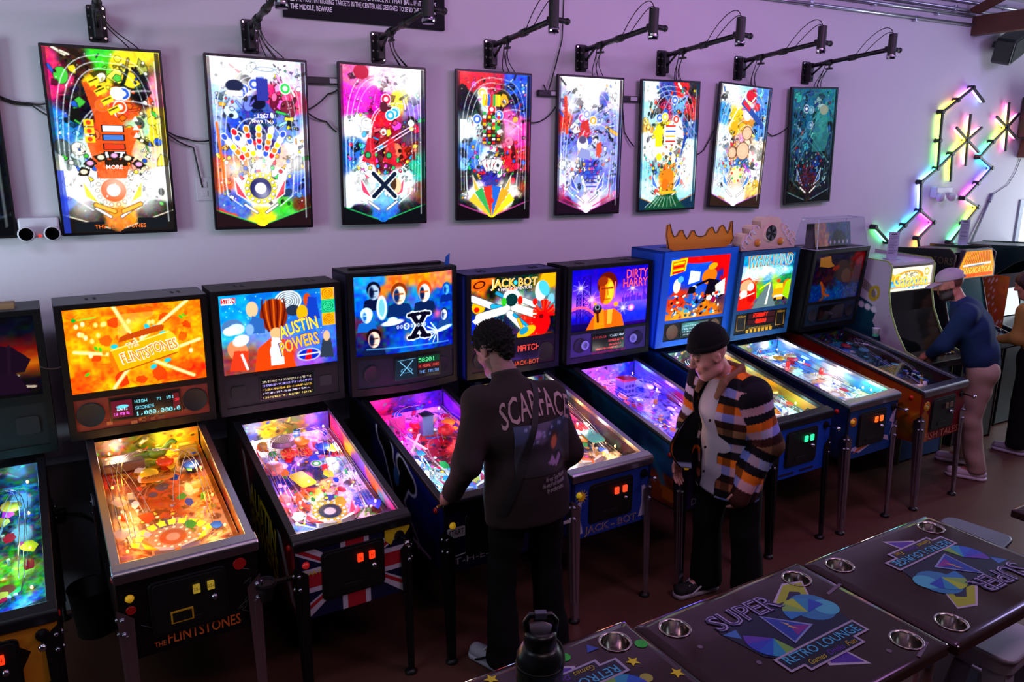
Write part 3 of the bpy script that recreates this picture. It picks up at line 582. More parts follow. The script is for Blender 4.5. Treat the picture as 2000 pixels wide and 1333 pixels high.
# ------------------------------------------------------------------ stream cameras on wall arms
blk = mat('satin_black_metal', '#0d0d10', .38, .3); blk2 = mat('matt_black_plastic', '#0a0a0c', .55)
chrome = mat('chrome', '#d4d4dc', .12, 1.)
lensm = mat('camera_lens_glass', '#10101c', .05, 0., coat=1.)
def camera_arm():
    t = empty('wall_camera')
    p = MB().prism(rrect(-.045, .045, -.09, .09, .012, 3), 'y', -.012, 0).build('wall_plate', blk, t, bevel=.002)
    for sx in (-.034, .034):
        for z in (-.07, -.02, .035, .075): MB().cyl((sx, -.0125, z), (sx, -.016, z), .006, n=8).build('screw', chrome, p)
    MB().box(-.02, .02, -.075, -.01, -.075, .075).build('hinge_block', blk, t, bevel=.006)
    MB().tube([(0, -.05, .05), (0, -.75, .105)], .017, 10).build('arm_tube', blk, t, smooth=True)
    MB().tube([(0, -.06, -.03), (0, -.18, .055)], .008, 8).build('brace', blk, t, smooth=True)
    for y in (-.2, -.42): MB().cyl((0, y, .05 + (-y - .05) * .0786 - .001), (0, y - .06, .05 + (-y - .01) * .0786), .023, n=12).build('collar', blk2, t, smooth=True)
    k = MB().cyl((0, -.24, .06), (0, -.24, .02), .008, n=8).build('clamp_knob', blk2, t)
    MB().box(-.012, .012, -.27, -.21, .008, .022).build('knob_wing', blk2, k, bevel=.004)
    cb = MB().cyl((0, -.79, .06), (0, -.79, .215), .03, n=16).build('camera_body', blk2, t, smooth=False, bevel=.004)
    MB().lathe([(.0, .035), (.03, .035), (.033, .06), (.033, .066)], (0, -.79, 0), 16).build('lens', lensm, cb)
    MB().lathe([(.0335, .045), (.035, .052), (.0335, .06)], (0, -.79, 0), 16).build('lens_ring', chrome, cb)
    MB().box(-.02, .02, -.80, -.74, .09, .13).build('camera_clamp', blk, t, bevel=.005)
    MB().cyl((.02, -.79, .11), (.085, -.79, .105), .016, n=12).build('tilt_joint', blk2, t, smooth=True)
    MB().sphere((.09, -.79, .105), .02, 10).build('tilt_knob', blk2, t, smooth=True)
    MB().tube(bez((0, -.79, .21), (0, -.76, .32), (0, -.6, .25), (0, -.48, .1), 14), .003, 5).build('camera_lead', blk2, t, smooth=True)
    MB().tube(bez((.012, -.79, .21), (.02, -.74, .28), (.01, -.62, .16), (.006, -.56, .11), 10), .003, 5).build('camera_lead', blk2, t, smooth=True)
    return t
A0 = camera_arm()
BRZ = [3.196, 3.19, 3.182, 3.193, 3.211, 3.22, 3.227, 3.233]; BRX = [.186, .948, 1.702, 2.47, 3.183, 3.899, 4.668, 5.429]
ARMW = ['orange and black', 'white and blue', 'magenta and ice blue', 'red and blue', 'pale lavender', 'teal and yellow', 'white and tan', 'dim teal']
for i in range(8):
    a = A0 if i == 0 else copy_tree(A0)
    a.location = (BRX[i], WY, BRZ[i]); tag(a, 'black camera on a wall arm above the %s television' % ARMW[i], 'wall camera', 'stream camera arms above the televisions')
    x, z = 0, 0; R = random.Random(i)
    b = MB(); q = R.uniform(-.03, .05)
    for s in (0, 1): b.tube(bez((x + .01 * s, -.2 - .05 * s, z + .05), (x + .02, -.15, z - .06), (x + .08 + q + .04 * s, -.02, z - .06), (x + .12 + q + .05 * s, -.01, z - .14), 10), .003, 5)
    b.build('camera_cable', blk2, a, smooth=True)

# ------------------------------------------------------------------ cables, power strips, plates, emergency lights, sign, loudspeakers
def cable(pts, label, r=.0045, grp='cables between the televisions', m=None):
    P = []
    for a, c_ in zip(pts, pts[1:]):
        P += [np.array(a) + (np.array(c_) - np.array(a)) * t + np.array([0, 0, -.09 * math.sin(PI * t) * abs(c_[0] - a[0])]) for t in np.linspace(0, 1, 7)[:-1]]
    P.append(np.array(pts[-1])); return tag(MB().tube(P, r, 6).build('cable', m or blk2, smooth=True), label, 'cable', grp)
yy = WY - .012
cable([(-.32, yy, 2.84), (-.16, yy, 2.79), (-.06, .03, 2.80)], 'black cable running left from the orange and black television')
cable([(-.32, yy, 2.83), (-.15, yy, 2.78), (-.05, .03, 2.72)], 'lower black cable leaving the orange and black television')
cable([(.45, .03, 2.68), (.56, yy, 2.63), (.69, .03, 2.62)], 'black cable bridging the orange and the white televisions')
cable([(.45, .03, 2.67), (.60, yy, 2.58), (.63, yy, 2.36)], 'black power lead dropping to the wall outlet')
cable([(1.24, .03, 2.80), (1.38, yy, 2.90), (1.44, .03, 2.93)], 'black cable loop beside the white and blue television')
cable([(1.24, .03, 2.79), (1.36, yy, 2.74), (1.42, yy, 2.68)], 'loose black cable end beside the white and blue television')
cable([(2.75, .03, 2.77), (2.9, yy, 2.80), (2.97, .03, 2.88)], 'black cable between the red and the lavender televisions')
cable([(2.88, yy, 3.02), (2.9, yy - .02, 2.96), (3.02, yy, 3.32), (3.03, yy, 3.7), (3.1, yy, 4.03)], 'long black cable climbing from the power strip to the ceiling')
cable([(3.55, yy, 2.93), (3.58, yy, 2.72), (3.66, .03, 2.62)], 'black cable below the power strip by the teal television')
cable([(4.24, .03, 2.56), (4.36, yy, 2.6), (4.44, .03, 2.76)], 'pale and black lead between the teal and tan televisions')
cable([(4.98, .03, 2.78), (5.1, yy, 2.72), (5.26, .03, 2.8)], 'black cable sagging towards the dim teal television')
stripm = mat('black_power_strip', '#141417', .45)
for x0, x1, z, l in ((1.25, 1.46, 2.972, 'beside the magenta television'), (2.83, 3.0, 2.965, 'beside the lavender television'), (3.5, 3.68, 2.955, 'beside the teal and yellow television')):
    t = tag(MB().box(x0, x1, WY - .035, WY, z - .02, z + .02).build('power_strip', stripm, bevel=.004), 'black power strip on the wall ' + l, 'power strip', 'power strips between televisions')
    MB().box(x1 - .075, x1 - .015, WY - .04, WY - .034, z - .013, z + .013).build('socket_face', mat('pale_grey_plastic', '#b4b2ba', .5), t)
whitep = mat('white_plastic', '#c9c7cf', .45)
t = empty('wall_outlet', (.64, WY, 2.35), 0, 'white wall outlet plate below the power lead', 'outlet'); MB().box(-.045, .045, -.008, 0, -.065, .065).build('cover_plate', whitep, t, bevel=.003)
for z in (-.025, .025): MB().box(-.017, .017, -.011, -.008, z - .015, z + .015).build('socket', whitep, t, bevel=.003)
t = empty('emergency_light', (-.19, WY - .001, 2.165), 0, 'white emergency light with two round heads beside the orange television', 'emergency light')
MB().box(-.095, .095, -.055, 0, -.05, .055).build('housing', whitep, t, bevel=.012)
for s in (-.058, .058):
    h = MB().lathe([(.0, 0), (.03, 0), (.038, -.03), (.04, -.045), (.034, -.047)], (s, -.06, -.025), 16, 'y').build('lamp_head', whitep, t, smooth=True)
    MB().cyl((s, -.104, -.025), (s, -.107, -.025), .033, n=16).build('lens', mat('clear_lamp_lens', '#dcdce8', .15), h)
MB().cyl((.0, -.062, -.04), (.0, -.058, -.04), .006, n=8).build('indicator_lamp', mat('red_indicator', '#ff2010', .3, emit='#ff2010', es=3), t)
t = empty('emergency_light', (7.45, WY, 2.22), 0, 'small white emergency light under the coloured light bars', 'emergency light')
MB().box(-.13, .13, -.07, 0, -.05, .06).build('housing', whitep, t, bevel=.012)
for s in (-.08, .1): MB().sphere((s, -.09, -.04), (.05, .045, .045), 12).build('lamp_head', whitep, t, smooth=True)
# information board above the televisions
t = empty('information_board', (1.64, WY - .001, 3.31), 0, 'black board with white capital lettering hung above the televisions', 'sign')
MB().box(-.50, .5, -.025, 0, 0, .72).build('board', mat('black_sign_board', '#0c0d14', .65, spec=.2), t, bevel=.003)
wl = mat('white_lettering', '#f4f2fa', .5)
for k, (s, w_) in enumerate((('THE MIDDLE, BEWARE', .24), ('IES THE MOST INTRIGUING TARGETS IN THE CENTER ARE DESIGNED TO SEND THE BALL BACK', .9), ('IF ITS ACTIVE, YOU\'LL GET ANOTHER CHANCE AT THAT BALL IF IT DRAINS', .9))):
    text_obj('lettering', s, (-.46 + w_ / 2, -.0255, .058 + .042 * k), (1, 0, 0), (0, 0, 1), .040, wl, t, width=w_, lift=.001, off=.012)
# loudspeakers high on the wall
t = empty('wall_speaker', (8.02, -.10, 3.60), rad(18), 'dark green-black loudspeaker tilted on the wall by the rafter', 'speaker'); t.rotation_euler = (rad(14), rad(-20), rad(12))
MB().prism([(-.2, -.1), (-.17, -.12), (.17, -.12), (.2, -.1), (.2, .1), (.17, .12), (-.17, .12), (-.2, .1)], 'y', -.09, .08).build('cabinet', mat('dark_speaker_shell', '#16201f', .5), t, bevel=.015)
MB().box(-.17, .17, -.096, -.088, -.095, .095).build('grille', mat('speaker_grille', '#0e1716', .7, bump=.5, bscale=400), t, bevel=.004)
MB().cyl((0, -.099, 0), (0, -.095, 0), .008, n=10).build('badge', chrome, t)
MB().cyl((0, .07, 0), (0, .15, 0), .03, n=10).build('mount', blk, t)
t = empty('wall_speaker', (8.80, -.06, 2.93), 0, 'large black loudspeaker with pink glow beside the star light', 'speaker')
MB().box(-.16, .25, -.15, .11, -.17, .24).build('cabinet', mat('dark_speaker_shell'), t, bevel=.01)
MB().box(-.13, .22, -.156, -.149, -.14, .21).build('grille', mat('speaker_grille'), t)
t = empty('wall_shelf_box', (8.82, -.05, 2.66), 0, 'brown wall box with pale front under the large loudspeaker', 'box')
MB().prism([(-.12, -.1), (.3, -.1), (.3, .09), (-.08, .09)], 'y', -.12, .1).build('box_shell', mat('brown_laminate', '#5a4030', .5), t, bevel=.006)
MB().box(.0, .28, -.126, -.119, -.08, .07).build('front_plate', whitep, t)
tag(MB().tube([(8.78, .05, 2.55), (8.72, .05, 2.4), (8.62, .05, 2.28), (8.36, .05, 2.18)], .004, 5).build('cable', mat('grey_wire', '#6a6a78', .5), smooth=True), 'thin grey wire curving down from the brown wall box', 'cable')
t = empty('wall_pole', (8.03, .03, 1.7), 0, 'thin grey pole slanting against the wall behind the arcade cabinets', 'pole')
MB().tube([(0, 0, -.1), (.31, .02, .44)], .012, 8).build('tube', mat('grey_tube', '#7c7c90', .4, .5), t); MB().tube([(.29, .015, .41), (.335, .02, .49)], .02, 8).build('end_cap', mat('grey_tube'), t)

def rebase(t, L):
    t.location = L
    for c in t.children: c.location = Vector(c.location) - Vector(L)
# ------------------------------------------------------------------ coloured line lights
led1 = [(6.493, 1.92), (6.714, 1.771), (6.929, 1.919), (7.136, 2.055), (7.095, 2.324), (7.321, 2.453), (7.517, 2.59), (7.735, 2.724)]
led2 = [(7.321, 2.453), (7.295, 2.713), (7.276, 2.977), (7.49, 3.093), (7.707, 3.215), (7.915, 3.089)]
led3 = [(7.517, 2.59), (7.554, 2.324)]; led4 = [(7.136, 2.055), (7.379, 1.933), (7.16, 1.785), (7.214, 1.606)]
led5 = [(7.856, 1.65), (7.693, 1.72), (7.892, 1.899), (8.079, 2.065), (7.821, 2.159), (8.019, 2.304), (8.219, 2.456), (7.98, 2.563), (8.169, 2.715), (8.373, 2.86)]
st1 = [(7.735, 2.724), (7.725, 2.972), (7.524, 2.841), (7.942, 2.851), (7.761, 2.477), (7.952, 2.607)]
st2 = [(8.373, 2.86), (8.341, 3.105), (8.158, 2.96), (8.553, 3.001), (8.411, 2.621), (8.577, 2.752)]
def glow_mat(c1, c2, s=8.):
    n = 'line_light_%s_%s' % (c1[1:], c2[1:])
    if n in _M: return _M[n]
    m = bpy.data.materials.new(n); m.use_nodes = True; _M[n] = m; nt = m.node_tree; nt.nodes.remove(nt.nodes['Principled BSDF'])
    e = nt.nodes.new('ShaderNodeEmission'); tc = nt.nodes.new('ShaderNodeTexCoord'); sp = nt.nodes.new('ShaderNodeSeparateXYZ'); mx = nt.nodes.new('ShaderNodeMix'); mx.data_type = 'RGBA'
    mx.inputs[6].default_value = (*srgb(c1), 1); mx.inputs[7].default_value = (*srgb(c2), 1)
    nt.links.new(tc.outputs['Generated'], sp.inputs[0]); nt.links.new(sp.outputs[2], mx.inputs[0]); nt.links.new(mx.outputs[2], e.inputs[0]); e.inputs[1].default_value = s
    nt.links.new(e.outputs[0], nt.nodes['Material Output'].inputs[0]); return m
barm = mat('line_light_black_shell', '#15151c', .45)
def bar(t, a, b, c1, c2):
    """black extrusion standing off the wall, its light strip facing the wall"""
    a = np.array([a[0], 0, a[1]]); b = np.array([b[0], 0, b[1]]); d = b - a; L = np.linalg.norm(d); ang = math.atan2(d[0], d[2])
    o = MB().box(-.011, .011, -.016, .004, .0, L).build('light_bar', barm, t, loc=(a[0], WY - .045, a[2]), rot=(0, ang, 0), bevel=.003)
    MB().box(-.0105, .0105, .005, .027, .012, L - .012).build('light_strip', glow_mat(c1, c2), o)
def hubs(t, pts):
    for p in pts: MB().lathe([(.0, -.022), (.02, -.022), (.024, -.012), (.024, .042), (0, .042)], (p[0], WY - .045, p[1]), 8, 'y').build('connector', barm, t)
R_, Y_, G_, C_, B_, V_, P_, O_ = '#ff2a40', '#ffe030', '#50ff50', '#30e8ff', '#4060ff', '#a050ff', '#ff40d0', '#ff9030'
t = empty('line_light_sculpture', (0, 0, 0), 0, 'zigzag of coloured light bars branching up to one star, above the white cabinet', 'wall light')
for pts, cols in ((led1, [G_, '#70ffc0', C_, B_, '#90a0ff', C_, G_, Y_]), (led2, [G_, '#a0ff50', '#d0ff40', O_, V_, '#80a0ff']), (led3, [Y_, '#a0e040']), (led4, [V_, P_, O_, Y_])):
    for k in range(len(pts) - 1): bar(t, pts[k], pts[k + 1], cols[k], cols[k + 1])
for p in st1[1:]: bar(t, st1[0], p, Y_, '#ff50a0')
hubs(t, led1 + led2[1:-1] + led4[1:-1]); rebase(t, (7.2, WY - .002, 1.6))
t = empty('line_light_sculpture', (0, 0, 0), 0, 'zigzag of coloured light bars rising to a star beside the large loudspeaker', 'wall light')
cols = [C_, '#60ffb0', G_, Y_, P_, V_, B_, C_, G_, Y_]
for k in range(len(led5) - 1): bar(t, led5[k], led5[k + 1], cols[k], cols[k + 1])
for p in st2[1:]: bar(t, st2[0], p, Y_, '#ff40b0')
hubs(t, led5); rebase(t, (8.0, WY - .002, 1.6))
# ------------------------------------------------------------------ pinball machines
BGW, BGH = 176, 124
def bg(seed=0, asp=.71): return Cv(BGW, BGH, '#000', asp, seed)
def bg_orange():
    c = bg(1); c.blobs([(.1,.9,.3,'#f08808'),(.5,.9,.2,'#e86808'),(.9,.9,.25,'#f08c10'),(.1,.5,.3,'#f8a010'),(.5,.5,.3,'#f8b828'),(.9,.5,.25,'#f49410'),(.1,.1,.3,'#e86808'),(.5,.1,.3,'#f0a018'),(.9,.1,.3,'#d85008')], .12, 1.5, 1); c.mottle(.22, 18, 2); c.mottle(.16, 44, 5)
    R = random.Random(4)
    for u, v, r in ((.36,.8,.06),(.72,.82,.05),(.6,.9,.05),(.28,.6,.05),(.84,.55,.05),(.36,.12,.07),(.64,.12,.08),(.86,.2,.05),(.5,.08,.05),(.2,.4,.04),(.88,.7,.04)):
        c.poly([(u + r * R.uniform(.6, 1.2) * math.cos(a), v + r * 1.4 * R.uniform(.6, 1.2) * math.sin(a)) for a in np.linspace(0, 6.28, 8)[:-1]], R.choice(['#b83808', '#c84810', '#a03008', '#d06010']), .85)
    for a in ((.55, .6, .9, 1.0), (.5, .5, .35, 1), (.4, .4, .05, .5), (.6, .35, .97, .5), (.6, .3, .9, .05), (.45, .3, .3, .02)):
        c.line([(a[0], a[1]), (a[2], a[3])], .035, '#ffe8b0', .5)
    for u, v in ((.33, .52), (.64, .7), (.69, .62), (.74, .58), (.58, .72), (.71, .28), (.6, .22)): c.ell(u, v, .028, .02, '#38b8c8', R.uniform(0, 3), .85)
    for u, v in ((.2, .52), (.23, .5), (.84, .8), (.87, .82), (.12, .22)): c.ell(u, v, .022, .012, '#48b038', R.uniform(0, 3), .9)
    for k in range(60):
        u, v = R.uniform(.05, .95), R.uniform(.05, .95); c.line([(u, v), (u + R.uniform(-.05, .05), v + R.uniform(-.05, .05))], .004, '#803008', .6)
    for k in range(26):
        u, v = R.choice([R.uniform(.08, .3), R.uniform(.72, .94), R.uniform(.35, .65)]), R.uniform(.35, .85); c.ell(u, v, .016, .022, R.choice(['#f8d890', '#c86818', '#fff0c0', '#e89038']), 0, .8)
    c.poly([(.36, .56), (.7, .66), (.71, .72), (.66, .73), (.38, .63)], '#a85010'); c.poly([(.36, .6), (.64, .86), (.66, .9), (.38, .9)], '#f0c878', .5)
    d = (math.cos(.26), math.sin(.26) / .71)
    P = lambda x, y: (.55 + x * d[0] - y * .257, .42 + x * d[1] + y * .966 / .71)
    c.ell(*P(-.23, 0), .035, .1, '#c87818', .26); c.poly([P(-.23, -.1), P(.22, -.1), P(.22, .1), P(-.23, .1)], '#f0a820'); c.ell(*P(.22, 0), .04, .1, '#f4c048', .26)
    c.line([P(-.23, -.1), P(.22, -.1)], .008, '#803808'); c.line([P(-.23, .1), P(.22, .1)], .008, '#fff0b0')
    c.ell(.07, .87, .017, None, '#109838'); c.line([(.1, .87), (.22, .885)], .014, '#88c850', .8)
    return c
def bg_teal():
    c = bg(2); c.blobs([(.1,.9,.3,'#0890c8'),(.35,.85,.25,'#1878c0'),(.7,.9,.2,'#2068b0'),(.1,.5,.25,'#48a8d0'),(.4,.5,.25,'#7090c8'),(.75,.6,.25,'#3878c8'),(.12,.12,.25,'#804840'),(.45,.1,.25,'#d84810'),(.8,.3,.25,'#5878d0'),(.75,.08,.2,'#9060c8'),(.95,.1,.2,'#4050a8')], .05, 2.5, 3)
    c.mottle(.15, 30, 4)
    for k in range(70):
        R = random.Random(k); c.ell(R.uniform(.02, .9), R.uniform(.4, .97), .005, None, '#c8f0ff', al=.8)
    c.rect(.88, 1, .84, 1, '#f0a010'); c.rect(.88, 1, .66, .84, '#30a878'); c.rect(.88, 1, .5, .66, '#f0a010')
    c.spiral(.94, .92, .055, '#f0a818', '#d06808', 3); c.spiral(.94, .75, .055, '#48c090', '#107858', 3); c.spiral(.94, .58, .05, '#f0a818', '#d06808', 3)
    c.ell(.58, .86, .12, .1, '#e8f0f4'); [c.ell(.58, .86, r, r * .85, '#506070', ring=.008) for r in (.1, .08, .06, .04, .02)]
    c.ell(.1, .6, .09, .07, '#5878a0'); c.ell(.13, .57, .07, .05, '#c8e0e8', al=.7); c.ell(.08, .55, .06, .04, '#e8f4ff', al=.8)
    # swirling abstract bouquet in place of the figures
    c.ell(.45, .70, .12, .15, '#7a3418'); [c.curve((.36 + .03 * k, .9), (.34 + .04 * k, .75), (.38 + .02 * k, .6), (.4 + .02 * k, .5), .012, '#c06828' if k % 2 else '#501c0c') for k in range(7)]; c.ell(.46, .47, .05, .05, '#f0b088')
    c.poly([(.26, .0), (.3, .3), (.42, .42), (.56, .36), (.62, 0)], '#e05010'); c.poly([(.4, .05), (.42, .42), (.5, .4), (.52, .05)], '#f0f0f8'); c.ell(.45, .2, .05, .09, '#d0d8f0', .2)
    c.ell(.27, .8, .05, .07, '#e8b898'); c.poly([(.2, .5), (.27, .72), (.36, .66), (.37, .48)], '#4068a0'); c.ell(.24, .55, .035, .05, '#88a8d8')
    c.ell(.75, .86, .035, .06, '#b05028'); c.poly([(.72, .6), (.76, .9), (.83, .88), (.86, .6)], '#2848a0'); c.ell(.62, .74, .06, .05, '#303848'); c.ell(.7, .7, .05, .07, '#d8a018')
    c.ell(.13, .3, .08, .1, '#d08868', .5); c.ell(.16, .42, .07, .05, '#f8d8d8', .3); c.poly([(.05, .05), (.1, .3), (.22, .28), (.2, .02)], '#b84830'); c.line([(.16, .24), (.2, .05)], .02, '#e0e8f8')
    c.poly([(.84, .08), (.87, .32), (.95, .32), (.97, .06)], '#38404c'); c.ell(.91, .36, .03, .05, '#e0b090')
    c.ell(.74, .14, .1, .055, '#2038a0'); c.poly([(.7, .07), (.73, .21), (.77, .21), (.76, .07)], '#e02828'); c.line([(.65, .14), (.83, .15)], .012, '#ffffff'); c.ell(.74, .14, .1, .055, '#c8d0e0', ring=.008)
    c.rect(.02, .14, .9, .965, '#d01818'); c.rect(.02, .12, .885, .895, '#ffffff')
    return c
def bg_blue():
    c = bg(3, .70); c.blobs([(.1,.9,.2,'#3888c8'),(.35,.9,.15,'#c87038'),(.6,.93,.18,'#f08828'),(.85,.9,.15,'#d88050'),(.1,.6,.2,'#1868b8'),(.4,.6,.2,'#285888'),(.65,.6,.2,'#3878b8'),(.92,.6,.2,'#1050a0'),(.1,.25,.2,'#503038'),(.4,.3,.2,'#183878'),(.7,.3,.2,'#1848a0'),(.92,.3,.2,'#0c3888'),(.1,.05,.2,'#102858'),(.5,.05,.2,'#1858b0'),(.9,.05,.2,'#0a3080')], .08, 2, 5); c.mottle(.2, 30, 3)
    def bust(u, v, r, face, hair, coat):
        c.poly([(u - r * 1.5, v - r * 3.2), (u - r * 1.2, v - r * 1.4), (u, v - r), (u + r * 1.2, v - r * 1.4), (u + r * 1.6, v - r * 3.2)], coat)
        c.ell(u, v + r * .55, r * .92, r * .95, hair); c.ell(u, v, r * .72, r * .95, face)
        c.ell(u - r * .3, v - r * .05, r * .38, r * .85, coat, al=.45); c.line([(u - r * .45, v + r * .2), (u + r * .45, v + r * .2)], r * .22, hair, .55); c.line([(u, v + r * .15), (u + r * .06, v - r * .4)], r * .14, hair, .3); c.line([(u - r * .22, v - r * .8), (u + r * .25, v - r * .8)], r * .12, hair, .5)
    bust(.18, .80, .07, '#a0b0c8', '#101828', '#0c1c38'); bust(.42, .74, .085, '#f8d8c0', '#703818', '#183058'); bust(.68, .74, .085, '#fff0e0', '#b85020', '#102848')
    bust(.11, .50, .06, '#e8f0f8', '#c0d8e8', '#2860a0'); bust(.17, .2, .075, '#f0c8b8', '#201418', '#1a2440'); bust(.9, .42, .05, '#e8f0ff', '#203048', '#284878'); bust(.93, .75, .05, '#68a8e0', '#205090', '#0c3070')
    c.ell(.25, .6, .05, .11, '#d8f0ff', al=.7); c.ell(.25, .6, .03, .08, '#78b0d8')
    c.ell(.35, .4, .11, .025, '#e8f8ff', .1, .8); c.ell(.35, .43, .05, .03, '#c8e8ff', al=.8); c.glow(.82, .45, .06, '#ff8098', .7); c.glow(.5, .2, .05, '#f0a060', .7)
    for a in range(7): c.line([(.82, .22), (.82 + .13 * math.cos(2.2 + a * .42), .22 + .15 * math.sin(2.2 + a * .42))], .01, '#e0f4ff')
    c.ell(.9, .24, .1, .02, '#c8e8ff', .2, .8)
    for w_, cc in ((.075, '#f0f8ff'), (.05, '#081020')): c.line([(.55, .19), (.68, .47)], w_, cc); c.line([(.68, .19), (.55, .47)], w_, cc); c.line([(.51, .47), (.61, .48)], w_ * .7, cc); c.line([(.64, .48), (.73, .47)], w_ * .7, cc); c.line([(.51, .18), (.6, .19)], w_ * .7, cc); c.line([(.64, .19), (.73, .18)], w_ * .7, cc)
    for k in range(9): c.ell(.4 + .035 * k, .335, .009, .012, '#e8f0ff', ring=.006)
    c.ell(.485, .335, .026, None, '#e8f0ff', ring=.008); c.line([(.1, .08), (.95, .06)], .01, '#88c8f0', .6)
    return c
def bg_robot():
    c = bg(4, .74); c.blobs([(.1,.9,.2,'#c87028'),(.3,.9,.15,'#102018'),(.6,.9,.2,'#183028'),(.92,.88,.15,'#e09820'),(.1,.5,.2,'#18304c'),(.5,.5,.2,'#d8e0e0'),(.85,.5,.2,'#507888'),(.1,.2,.2,'#1038a0'),(.4,.2,.2,'#183048'),(.75,.2,.2,'#c83018'),(.95,.2,.2,'#102028')], .07, 2, 5); c.mottle(.15, 30, 3)
    R = random.Random(3)
    for k in range(90): c.ell(R.random(), R.random(), .004, None, '#e8fff0', al=.8)
    c.ell(.1, .9, .09, .06, '#d86818', .3); c.ell(.1, .9, .06, .035, '#201008', .3, ring=.012); c.ell(.92, .9, .11, .1, '#e8a020'); c.ell(.09, .56, .075, .08, '#f0a818'); c.ell(.07, .52, .03, .03, '#d02818')
    for a, b_, w_, cc in (((.02, .7), (.45, .42), .07, '#f8fcff'), ((.25, .55), (.5, .46), .05, '#38a0c8'), ((.1, .4), (.5, .5), .09, '#fffaf0'), ((.5, .5), (.85, .3), .09, '#fff4e0'), ((.45, .4), (.65, .1), .08, '#f8fcff'), ((.5, .38), (.7, .12), .03, '#2898c0'), ((.55, .3), (.62, .08), .03, '#f0a820'), ((.6, .6), (.75, .5), .06, '#d8f0f8'), ((.3, .75), (.45, .62), .04, '#3890b0')):
        c.line([a, b_], w_ + .012, '#283840'); c.line([a, b_], w_, cc)
    c.ell(.47, .66, .1, .1, '#d8e0e0'); c.ell(.47, .62, .07, .075, '#103838'); c.rect(.42, .53, .78, .81, '#f06818'); c.ell(.38, .6, .03, .05, '#40a838'); c.ell(.57, .6, .03, .05, '#e03018')
    c.ell(.82, .72, .07, .12, '#e8f4ff'); c.ell(.83, .7, .04, .06, '#ffe8d8'); c.ell(.86, .76, .06, .1, '#60b8e0', .4); c.ell(.75, .55, .03, .04, '#d82818'); c.ell(.95, .58, .04, .06, '#80b8d8')
    for k in range(26):
        a = R.uniform(-.4, 3.4); c.line([(.86, .32), (.86 + .13 * math.cos(a), .36 + .2 * math.sin(a))], .02, R.choice(['#f02818', '#ff5030', '#d01810']))
    c.ell(.84, .2, .1, .14, '#e82010'); c.ell(.83, .3, .03, .03, '#601008'); c.poly([(.02, .35), (.12, .2), (.24, .32), (.12, .45)], '#fff8f0'); c.poly([(.1, .28), (.22, .12), (.34, .24), (.2, .38)], '#f8f0ff')
    c.ell(.65, .08, .12, .06, '#e8a828', .4); c.ell(.62, .1, .06, .04, '#3088a8', .6)
    return c
def bg_violet():
    c = bg(5, .76); c.gradv(['#301060', '#2828b0', '#c070e0', '#6848d0', '#3020a8', '#2818a0']); c.mottle(.1, 20, 3)
    for x in (.1, .2):                                         # bridge towers
        h = .88 if x > .15 else .6; w_ = .045 if x > .15 else .025
        for s in (-w_, w_): c.line([(x + s, .12), (x + s, h)], .014, '#2a1878')
        n = 6
        for k in range(n):
            y0, y1 = .2 + (h - .2) * k / n, .2 + (h - .2) * (k + 1) / n
            c.line([(x - w_, y0), (x + w_, y1)], .008, '#2a1878'); c.line([(x + w_, y0), (x - w_, y1)], .008, '#2a1878'); c.line([(x - w_, y1), (x + w_, y1)], .008, '#2a1878')
    c.curve((.02, .36), (.12, .42), (.22, .38), (.3, .25), .03, '#e06890'); c.curve((.02, .32), (.12, .36), (.22, .3), (.28, .2), .02, '#503098')
    R = random.Random(8)
    for k in range(22):                                        # skyline
        x = .66 + .016 * k; h = .47 + R.uniform(0, .07) + (.1 if k == 8 else 0) + (.13 if k == 18 else 0); c.rect(x, x + .015, .4, h, '#5038b0', .85)
    c.poly([(.945, .5), (.955, .68), (.965, .5)], '#5038b0')
    c.rect(.62, 1, .05, .41, '#3858d8', .5); c.rect(0, .3, 0, .12, '#180838', .7)
    for u, v, r, cc in ((.12, .7, .1, '#e8e0ff'), (.26, .5, .12, '#ffd0e0'), (.68, .3, .09, '#fff0ff'), (.8, .62, .08, '#fff0ff')):
        c.glow(u, v, r * .5, cc, .9)
        for a in range(8): c.line([(u, v), (u + r * math.cos(a * .785 + .3), v + r * 1.2 * math.sin(a * .785 + .3))], .004, cc, .7)
    c.ell(.79, .29, .042, None, '#ff80d0'); c.ell(.79, .29, .025, None, '#ffd0f0'); c.ell(.58, .38, .03, None, '#f0a040'); c.ell(.31, .42, .02, None, '#f0a050')
    # generic bust silhouette in sunset colours
    c.poly([(.2, 0), (.28, .2), (.4, .3), (.56, .31), (.66, .2), (.7, 0)], '#d06818'); c.poly([(.3, 0), (.3, .3), (.42, .33), (.44, 0)], '#e88828'); c.poly([(.47, .3), (.54, .31), (.53, .06), (.47, .06)], '#f0a850')
    c.ell(.46, .73, .13, .15, '#5a2010'); c.ell(.455, .61, .095, .165, '#f09828'); c.ell(.5, .6, .05, .13, '#ffc050', al=.6); c.ell(.4, .6, .04, .15, '#a04810', al=.6); c.line([(.39, .66), (.53, .66)], .022, '#7a3010', .7); c.line([(.46, .65), (.47, .55)], .016, '#a04810', .6); c.line([(.42, .48), (.5, .48)], .012, '#8a3810', .7); c.ell(.4, .78, .07, .06, '#803818', .5, .8); c.line([(.555, .5), (.565, .75)], .02, '#ff80a0', .7)
    c.ell(.34, .33, .055, .06, '#282030'); c.ell(.34, .36, .034, .036, '#8890a0'); c.ell(.34, .36, .02, .022, '#100810'); c.line([(.34, .3), (.35, .12)], .03, '#4a2018')
    return c
